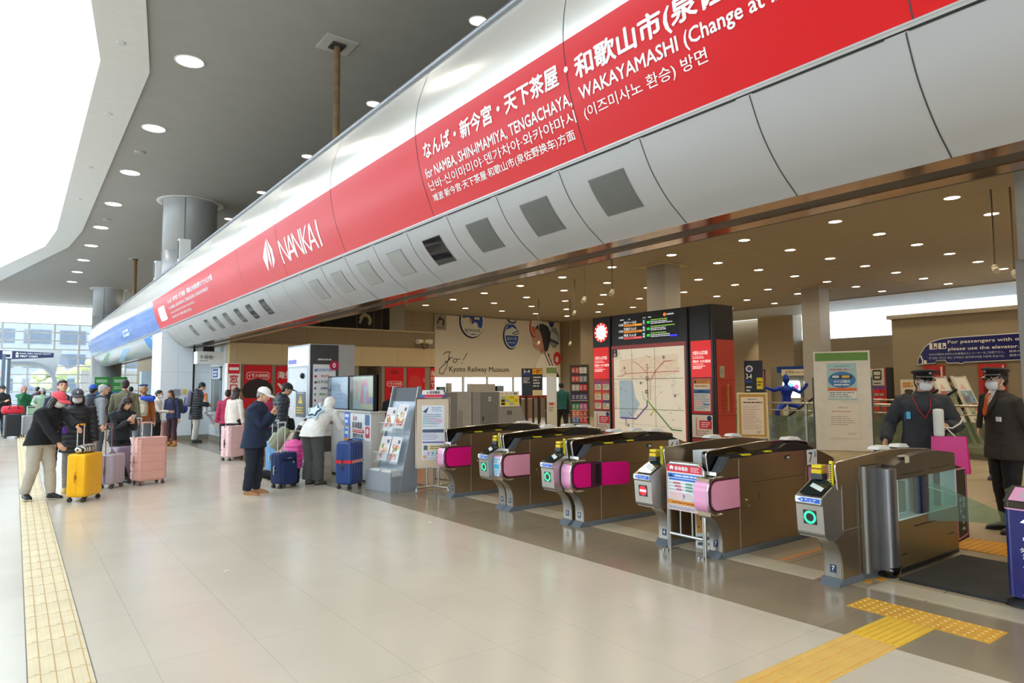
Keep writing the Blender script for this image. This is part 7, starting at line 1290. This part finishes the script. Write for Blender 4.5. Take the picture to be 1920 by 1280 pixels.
phone(D, (.03, -.35, 1.10), 35, 'pale phone held by the girl with long dark hair', '#d8c4bc')
E_ = person('man in blue beanie and navy padded jacket seen from behind', (1.44, 18.3), 150, 1.69, ('#27344f', 'puffer', .04), ('#3a3c44', .012), hat=('beanie', '#2a58b0'), voxel=.014)
F = person('grey haired man in grey jacket seen in profile with dark backpack', (1.50, 17.15), 95, 1.69, ('#8a8f94', 'jacket', .04), ('#4a4c52', .012), hair=('#a8a6a2', 'short'), hy=-10, voxel=.013)
backpack(F, 'dark grey backpack worn by the grey haired man', '#34383e')
Gm = person('big man in olive jacket seen from behind in the queue', (2.02, 17.5), 172, 1.80, ('#6d6a52', 'jacket', .05), ('#3d3d3c', .015), hair=('#2b211b', 'short'), voxel=.013, build=1.15)
bag(Gm, (.27, .05, .92), 'black shoulder bag at the hip of the olive jacket man', '#1d1d1f', (.12, .3, .26), [(.2, -.05, 1.3), (-.02, -.06, 1.56), (-.1, .1, 1.5), (.1, .16, 1.2)])
Hm = person('curly haired person in orange brown jacket carrying a beige backpack', (2.54, 18.6), 160, 1.64, ('#a8622c', 'jacket', .03), ('#6d7278', .022), ('#8a8f94', 2), ('#a5794e', 'curly'), hy=30, voxel=.013)
backpack(Hm, 'large beige backpack on the orange jacket', '#c9bda4', (.32, .17, .46), '#d6cbb4')
t = thing('neck_pillow', 'bright blue travel pillow on top of the beige backpack', 'pillow', (2.62, 18.36, 1.36), 160); g = G(M('#2a50c0', .8)); g.tube([(.13 * math.cos(a), .10 * math.sin(a), .02 * math.sin(2 * a)) for a in [math.radians(-150 + 25 * i) for i in range(13)]], .055, 12); g.build('cushion', t)
I_ = person('dark coated person in blue peaked beret standing behind the orange jacket', (2.86, 20.9), 170, 1.70, ('#2b2f3c', 'jacket', .04), ('#2b2b30', .012), hair=('#3a2d24', 'short'), hat=('beret', '#27427c'), voxel=.015)
J = person('woman in white sweater with hair bun and dark shoulder bag', (2.98, 19.6), 60, 1.55, ('#ddd8d0', 'sweater', .02), ('#17171a', .026), ('#e0ddd8', 0), ('#15110f', 'bun'), None, '#e6e6e6', 4, 2, 10, 0, (-.05, -.36, 1.0), None, None, None, 0, .013)
bag(J, (-.20, .02, .86), 'slouchy black tote hanging from the white sweater woman', '#26262a', (.16, .40, .28), [(-.2, .1, 1.15), (-.16, .02, 1.33), (-.2, -.08, 1.15)], 'tote_bag')
K = person('woman with long brown hair, navy jacket, plum leggings and tan boots', (3.55, 20.6), -52, 1.55, ('#23294a', 'jacket', .03), ('#3d2630', .004), ('#b87a3c', 1), ('#4a2c20', 'long'), None, None, 3, 2, 10, -5, (-.02, -.32, 1.02), None, None, None, 0, .013)
backpack(K, 'dark green backpack behind the woman in tan boots', '#3f4a42', (.3, .17, .40))
Lm = person('tall man in long black coat and pale trousers at the counter', (4.34, 21.5), 75, 1.78, ('#2c2e31', 'puffer', .14), ('#d0ccc4', .022), ('#1d1d20', 0), ('#16120f', 'short'), None, None, 6, 4, 22, 0, (-.02, -.34, 1.12), (.1, -.34, 1.1), None, None, 0, .013)
backpack(Lm, 'purple grey backpack on the tall man at the counter', '#7d7a92', (.32, .17, .46), '#5a5870')
t = thing('jacket_bundle', 'bright blue jacket tucked under the purple grey backpack', 'jacket', (4.0, 21.45, 1.0), 70); g = G(M('#2340a0', .7, var=.1)); g.ell((0, 0, 0), (.2, .1, .11), 14, 10); g.ell((.08, .03, -.05), (.12, .1, .09), 12, 8); g.build('bundle', t)
Nn = person('clerk with brown bob behind the counter window', (5.5, 21.45), -85, 1.62, ('#d8d4d0', 'suit', .02), ('#3a3a40', .01), hair=('#3a2418', 'bob'), voxel=.015)
O1 = person('person in raspberry pink jacket partly hidden behind the white sweater', (4.22, 17.35), 165, 1.55, ('#b83058', 'jacket', .05), ('#2c3040', .022), ('#3a3230', 0), ('#241a16', 'short'), voxel=.014)
P1 = person('woman in fluffy cream sweater with dark bob standing by the pink suitcase', (4.12, 16.35), 120, 1.60, ('#e2d9cc', 'sweater', .03), ('#2d3038', .024), ('#3a3230', 0), ('#2a1d18', 'bob'), None, None, 3, 2, 5, -25, voxel=.013)
Q1 = person('man in white cap and navy jacket looking at a phone', (2.93, 10.44), 52, 1.62, ('#1b2740', 'coat', .085), ('#141b2b', .020), ('#a5764a', 2), ('#8d867e', 'short'), ('cap', '#e8e6e2'), None, 4, 8, 22, 0, (-.05, -.28, 1.235), (.045, -.29, 1.215), ((-.09, .03, -10, 0), (.09, -.03, 10, 0)), None, 0, .0085, 1.1, 42, palmR=(.5, .6, .5), palmL=(-.5, .6, .5))
phone(Q1, (.0, -.345, 1.29), 38, 'dark phone in the hands of the man in white cap')
R1 = person('person in crimson jacket and jeans facing the counter behind the white cap man', (4.50, 15.15), 168, 1.53, ('#b02a50', 'jacket', .05), ('#2a3244', .028), ('#2b2b2e', 0), ('#1d1512', 'short'), voxel=.014)
S1 = person('man in black cap and slate padded jacket in front of the bank machine', (4.22, 13.35), 70, 1.70, ('#2c3340', 'puffer', .03), ('#26262b', .018), ('#1d1d20', 0), ('#1a1513', 'short'), ('cap', '#1e2026'), None, 5, 5, 22, 0, voxel=.011)
bag(S1, (.26, -.12, .86), 'black bag hanging beside the slate padded jacket', '#1b1b1e', (.14, .34, .26), [(.22, -.1, 1.1), (.2, -.02, 1.38), (.22, .05, 1.1)])
T1 = person('crouching person in black hooded coat with white piping', (4.36, 12.35), 60, 1.62, ('#1d1d20', 'coat', .10), ('#1f1f23', .02), ('#26262a', 0), None, ('hood', '#1b1b1e'), None, 22, 10, 30, 10, (-.0, -.36, .95), (.08, -.36, .9), ((-.12, -.18, -8, 0), (.12, -.18, 8, 0)), .48, .12, .012)
U1 = person('person in white plush coat and dark corduroy trousers bending over the desk', (4.10, 10.98), 118, 1.62, ('#e6e3dc', 'plush', .03), ('#4a4a48', .034, .02), ('#55524c', 0), None, ('hood', '#e9e6df'), None, 40, 14, 40, 20, (-.12, -.52, .98), (.16, -.50, 1.0), ((-.10, .05, -5, 0), (.10, .05, 5, 0)), None, .10, .010, 1.12)
b = thing('star_backpack', 'pale blue star shaped backpack with dark star outline on the white plush coat', 'backpack', (4.10, 10.98, 0), 118); up = U1['dv'](math.radians(42)); bk = -U1['fw'](math.radians(42)); cc = U1['S'] - up * .17 + bk * .17
def star(r0, r1, n=5): return [((r0 if i % 2 == 0 else r1) * math.sin(math.pi * i / n), (r0 if i % 2 == 0 else r1) * math.cos(math.pi * i / n)) for i in range(2 * n)]
def starmesh(g, r0, r1, d0, d1, m):
    s = star(r0, r1); n = len(s); f = lambda q, d: cc + Vector((q[0], 0, 0)) + up * q[1] + bk * d
    g.add([f(q, d0) for q in s] + [f(q, d1) for q in s], [tuple(range(n)), tuple(reversed(range(n, 2 * n)))] + [(i, (i + 1) % n, n + (i + 1) % n, n + i) for i in range(n)], m)
g = G(); starmesh(g, .165, .095, -.05, .04, M('#b9d0dc', .8)); g.build('bag', b, .02, 3); g = G(); starmesh(g, .125, .073, .03, .058, M('#2f3c58', .8)); g.build('outline', b, .01); g = G(); starmesh(g, .098, .056, .03, .066, M('#d3e2ea', .8)); g.build('face', b, .01)
V1 = person('small child in bright pink padded jacket kneeling by the white plush coat', (3.78, 11.25), 130, 1.15, ('#e0529a', 'puffer', .05), ('#2a2a2e', .02), ('#e2b8bc', 2), ('#1a1412', 'long'), None, None, 14, 4, 20, 0, (-.1, -.25, .5), (.1, -.25, .5), ((-.08, .26, 0, .02), (.08, .26, 0, .02)), .33, 0, .011, 1.15, kneel=True)
W1 = person('kneeling person in beige coat with fluffy white hat and khaki pack', (3.86, 12.0), 75, 1.50, ('#cdbba6', 'plush', .08), ('#1c1c1e', .02), ('#cfc9a8', 2), ('#241a16', 'short'), ('beanie', '#e6ded4'), None, 32, 10, 25, 0, (-.1, -.40, .42), (.1, -.4, .42), ((-.1, .32, 0, .02), (.1, .32, 0, .02)), .38, 0, .012, 1.05, kneel=True)
backpack(W1, 'khaki grey rucksack on the kneeling beige coat', '#8f9478', (.34, .2, .42), '#a3a68c')
X1 = person('dark clothed person with backpack standing behind the service desk displays', (6.35, 12.6), 150, 1.58, ('#1d1d21', 'jacket', .03), ('#1f1f23', .014), hair=('#15110f', 'short'), voxel=.014)
backpack(X1, 'black backpack on the person behind the service desk displays', '#17171a')
# --- far down the hall
Y1p = person('person in green jacket and pink headscarf with a hand at the face', (.24, 29.6), 25, 1.70, ('#1f6a42', 'jacket', .03), ('#6a5a58', .03), hair=None, hat=('hood', '#b98a86'), R=(-.08, -.2, 1.48), voxel=.017)
Z1p = person('person in pale green hooded coat and bucket hat pushing a trolley', (.78, 29.3), 10, 1.64, ('#a9c0a8', 'coat', .12), ('#26282c', .015), hair=('#1a1412', 'bob'), hat=('bucket', '#a6a49e'), R=(-.25, -.36, 1.05), L=(.05, -.36, 1.05), voxel=.017)
person('dark dressed person with a phone cut by the frame edge', (-.36, 28.6), 20, 1.72, ('#24262a', 'jacket', .05), ('#1d1d20', .02), hat=('cap', '#2b2d30'), R=(.0, -.3, 1.2), voxel=.018)
person('distant traveller in dark maroon jacket with rucksack near the arched kiosk', (.72, 33.5), 140, 1.68, ('#3a2030', 'jacket', .05), ('#23252b', .015), hair=('#1a1412', 'short'), voxel=.02)
person('distant person in black with short hair beside the green banners', (2.9, 30.5), 30, 1.74, ('#26282d', 'jacket', .05), ('#23252b', .015), hair=('#15110f', 'short'), voxel=.02)
person('distant person in grey blue near the dark kiosk, half hidden by the olive jacket', (3.4, 28), 150, 1.66, ('#3d4656', 'jacket', .05), ('#2b2d33', .015), hair=('#241a16', 'short'), voxel=.02)
# --- inside the gates
a1 = person('man in teal sweater walking away beyond the gates with a bag', (14.4, 16.5), 150, 1.70, ('#1f5a58', 'sweater', .03), ('#1b1b1d', .02), ('#c9b8a0', 2), ('#1a1412', 'short'), None, None, 5, 2, 5, 0, None, None, ((-.1, .3, 0, .10), (.1, -.25, 0, 0)), None, 0, .013)
bag(a1, (-.22, .05, .85), 'black bag hanging from the walking man in teal', '#1a1a1c', (.14, .32, .3), [(-.2, .05, 1.1), (-.18, 0, 1.35), (-.2, -.05, 1.1)])
person('man in black padded jacket looking down among the leaflet stands', (20.3, 7.35), -65, 1.76, ('#22211f', 'puffer', .04), ('#26262a', .02), hair=('#1a1412', 'short'), hp=18, hy=-20, voxel=.012, extra=None)
person('third station employee with black cap and mask at the picture edge', (13.2, 4.05), -80, 1.72, ('#1d1d20', 'suit', .05), ('#1d1d20', .012), hair=('#1a1412', 'short'), hat=('police', '#121217'), mask='#e2e2e2', voxel=.012)
person('person leaning over the upper ledge behind the square pillar', (25.6, 12.9), -30, 1.6, ('#2a3040', 'jacket', .05), ('#26262a', .015), hair=('#1a1412', 'short'), lean=40, hp=20, voxel=.02, pelv=.9, feet=((-.08, .1, 0, 0), (.08, .1, 0, 0))) if 0 else None
# --- the two station employees
s1 = person('station employee in dark padded jacket holding a white device and a pink bag', (8.25, 3.25), -70, 1.75, ('#3a3c41', 'padded', .06), ('#1d1e22', .016), ('#141416', 0), ('#17120f', 'short'), ('police', '#121217'), '#e9e9ea', 4, 3, 4, 34, (-.37, -.16, .97), (.22, -.31, 1.15), None, None, 0, .0072, 1.06, 42, palmL=(-.5, .8, .2), palmR=(.8, -.3, 0))
V = Vector; S = s1['S']
def worn(name, p, g_): g_.build(name, p['root'])
g = G(M('#c81f33', .6)); g.tube([S + V((-.075, .0, .065)), S + V((-.085, -.128, .02)), S + V((-.04, -.176, -.10)), S + V((.03, -.183, -.20))], .010, 8, None, True, .35); g.tube([S + V((.075, .0, .065)), S + V((.085, -.128, .02)), S + V((.075, -.176, -.10)), S + V((.03, -.183, -.20))], .010, 8, None, True, .35); g.build('lanyard', s1['root'])
g = G(M('#58b8e0', .4)); g.box(-.155, -.115, -.186, -.165, 1.22, 1.30); g.tube([(-.17, -.18, 1.2), (-.165, -.18, 1.29)], .006, 6, M('#1f5a9a', .4)); g.build('name_badge', s1['root'])
g = G(M('#c9502a', .7)); g.box(-.30, -.27, -.06, .04, .9, 1.06); g.build('orange_lining', s1['root']) if 0 else None
t = thing('handheld_device', 'white cylindrical device with curved strap in the hand of the first employee', 'device', (8.25, 3.25, 0), -70); g = G(M('#e6e4dc', .4)); g.lathe([(.01, 0), (.045, .005), (.05, .02), (.05, .27), (.046, .288), (.02, .295)], 20, None, (.15, -.41, 1.05)); o = g.build('body', t); g = G(M('#d8d6cf', .5)); g.tube([(.19, -.40, 1.15), (.27, -.40, 1.14), (.34, -.36, 1.19), (.37, -.33, 1.25)], .009, 8); g.build('strap', o)
t = thing('paper_bag', 'bright pink paper carrier bag with white cord handles held by the first employee', 'bag', (8.25, 3.25, 0), -70); PKB = M('#e21c88', .4, name='pink_paper', var=.05)
g = G(PKB); bx = [(.06, -.42), (.40, -.36), (.42, -.25), (.08, -.31)]; tp = [(.075, -.405), (.385, -.355), (.395, -.275), (.085, -.325)]
g.add([(x, y, .66) for x, y in bx] + [(x, y, 1.05) for x, y in tp], [(3, 2, 1, 0), (0, 1, 5, 4), (1, 2, 6, 5), (2, 3, 7, 6), (3, 0, 4, 7)]); o = g.build('bag', t); p = Print(); p.bars(.12, .84, .22, .855, 1, '#f0c8dc', ragged=.0); p.build('print', o, lambda a, b_, e: (a, -.425 + (a - .06) * .176 + (b_ - .66) * .03 - e, b_))
for yy in (0, .07): g = G(M('#efe9ea', .6)); g.tube([(.15, -.39 + yy, 1.05), (.17, -.37 + yy * .6, 1.11), (.205, -.355, 1.15), (.24, -.36 + yy * .6, 1.11), (.29, -.37 + yy, 1.05)], .006, 6); g.build('handle', o)
s2 = person('older station employee in dark brown suit with orange tie and lowered mask', (8.72, 2.62), -128, 1.76, ('#37322e', 'suit', .075), ('#1b1b1d', .016), ('#121214', 0), ('#2b2724', 'short'), ('police', '#121217'), '#e6e6e8', 2, 2, 2, 0, (-.20, .16, .84), (.20, .16, .84), ((-.11, .02, -14, 0), (.11, -.02, 14, 0)), None, 0, .0072, 1.22, 30, glasses=True)
S = s2['S']; g = G(M('#e9e7e4', .6)); fy = -.098 * 1 - .045
g.add([S + V((-.058, -.085, .095)), S + V((.058, -.085, .095)), S + V((.06, -.128, .03)), S + V((.045, -.158, -.05)), S + V((.0, -.172, -.21)), S + V((-.045, -.158, -.05)), S + V((-.06, -.128, .03))], [(0, 1, 2, 3, 4, 5, 6)]); g.build('shirt_front', s2['root'])
g = G(M('#d8571c', .5)); g.add([S + V((-.02, -.120, .06)), S + V((.02, -.120, .06)), S + V((.014, -.148, .02)), S + V((.028, -.182, -.15)), S + V((.0, -.188, -.19)), S + V((-.028, -.182, -.15)), S + V((-.014, -.148, .02))], [(0, 1, 2, 3, 4, 5, 6)]); o = g.build('tie', s2['root']); sm = o.modifiers.new('thick', 'SOLIDIFY'); sm.thickness = .012
g = G(M('#2b2724', .8)); 
for s in (-1, 1): g.add([S + V((s * .075, -.085, .08)), S + V((s * .11, -.12, .0)), S + V((s * .09, -.158, -.08)), S + V((s * .0, -.186, -.24)), S + V((s * .05, -.166, -.05))], [(0, 1, 2, 3, 4)] if s > 0 else [(4, 3, 2, 1, 0)])
o = g.build('lapels', s2['root']); sm = o.modifiers.new('thick', 'SOLIDIFY'); sm.thickness = .006
g = G(M('#dfe1e4', .4)); g.box(.10, .17, -.162, -.150, 1.20, 1.25); b = g.build('name_tag', s2['root'])
# blue statue at the escalators
st = thing('statue', 'shiny blue posing figure statue with spread arms behind the balustrade', 'statue', (18.9, 11.24, 0), -58); BS = M('#1c3fb0', .25, .4, 'blue_lacquer', var=.05); V = Vector; g = G()
g.loft([(V((0, 0, z)), V((a, 0, 0)), V((0, b_, 0))) for z, a, b_ in ((1.0, .15, .11), (1.1, .13, .10), (1.25, .13, .10), (1.42, .19, .13), (1.52, .17, .11), (1.58, .06, .06))], 16, .9); g.ell((0, -.02, 1.75), (.10, .11, .13)); g.tube([(0, 0, 1.55), (0, 0, 1.7)], .055, 10); g.ell((0, -.02, 1.84), (.07, .09, .08))
g.tube([(-.15, 0, 1.5), (-.36, -.08, 1.42), (-.55, -.2, 1.5)], [.075, .062, .045], 10); g.tube([(.15, 0, 1.5), (.38, -.06, 1.36), (.56, -.12, 1.55)], [.075, .062, .045], 10); g.ell((-.58, -.22, 1.51), (.06, .05, .05)); g.ell((.57, -.12, 1.60), (.05, .05, .06))
g.tube([(-.08, 0, 1.02), (-.28, -.15, .80), (-.26, -.02, .42)], [.11, .085, .06], 10); g.tube([(.08, 0, 1.02), (.38, -.12, .92), (.42, -.05, .5)], [.11, .085, .06], 10); g.ell((-.26, -.08, .40), (.07, .13, .05)); g.ell((.42, -.1, .46), (.07, .13, .05))
link('figure', remesh(g, .014, 2), [BS], st); g = G(M('#2f3f9a', .4)); g.box(-.6, .6, -.35, .35, 0, .36); g.build('plinth', st)
bpy.data.scenes.remove(TMP)
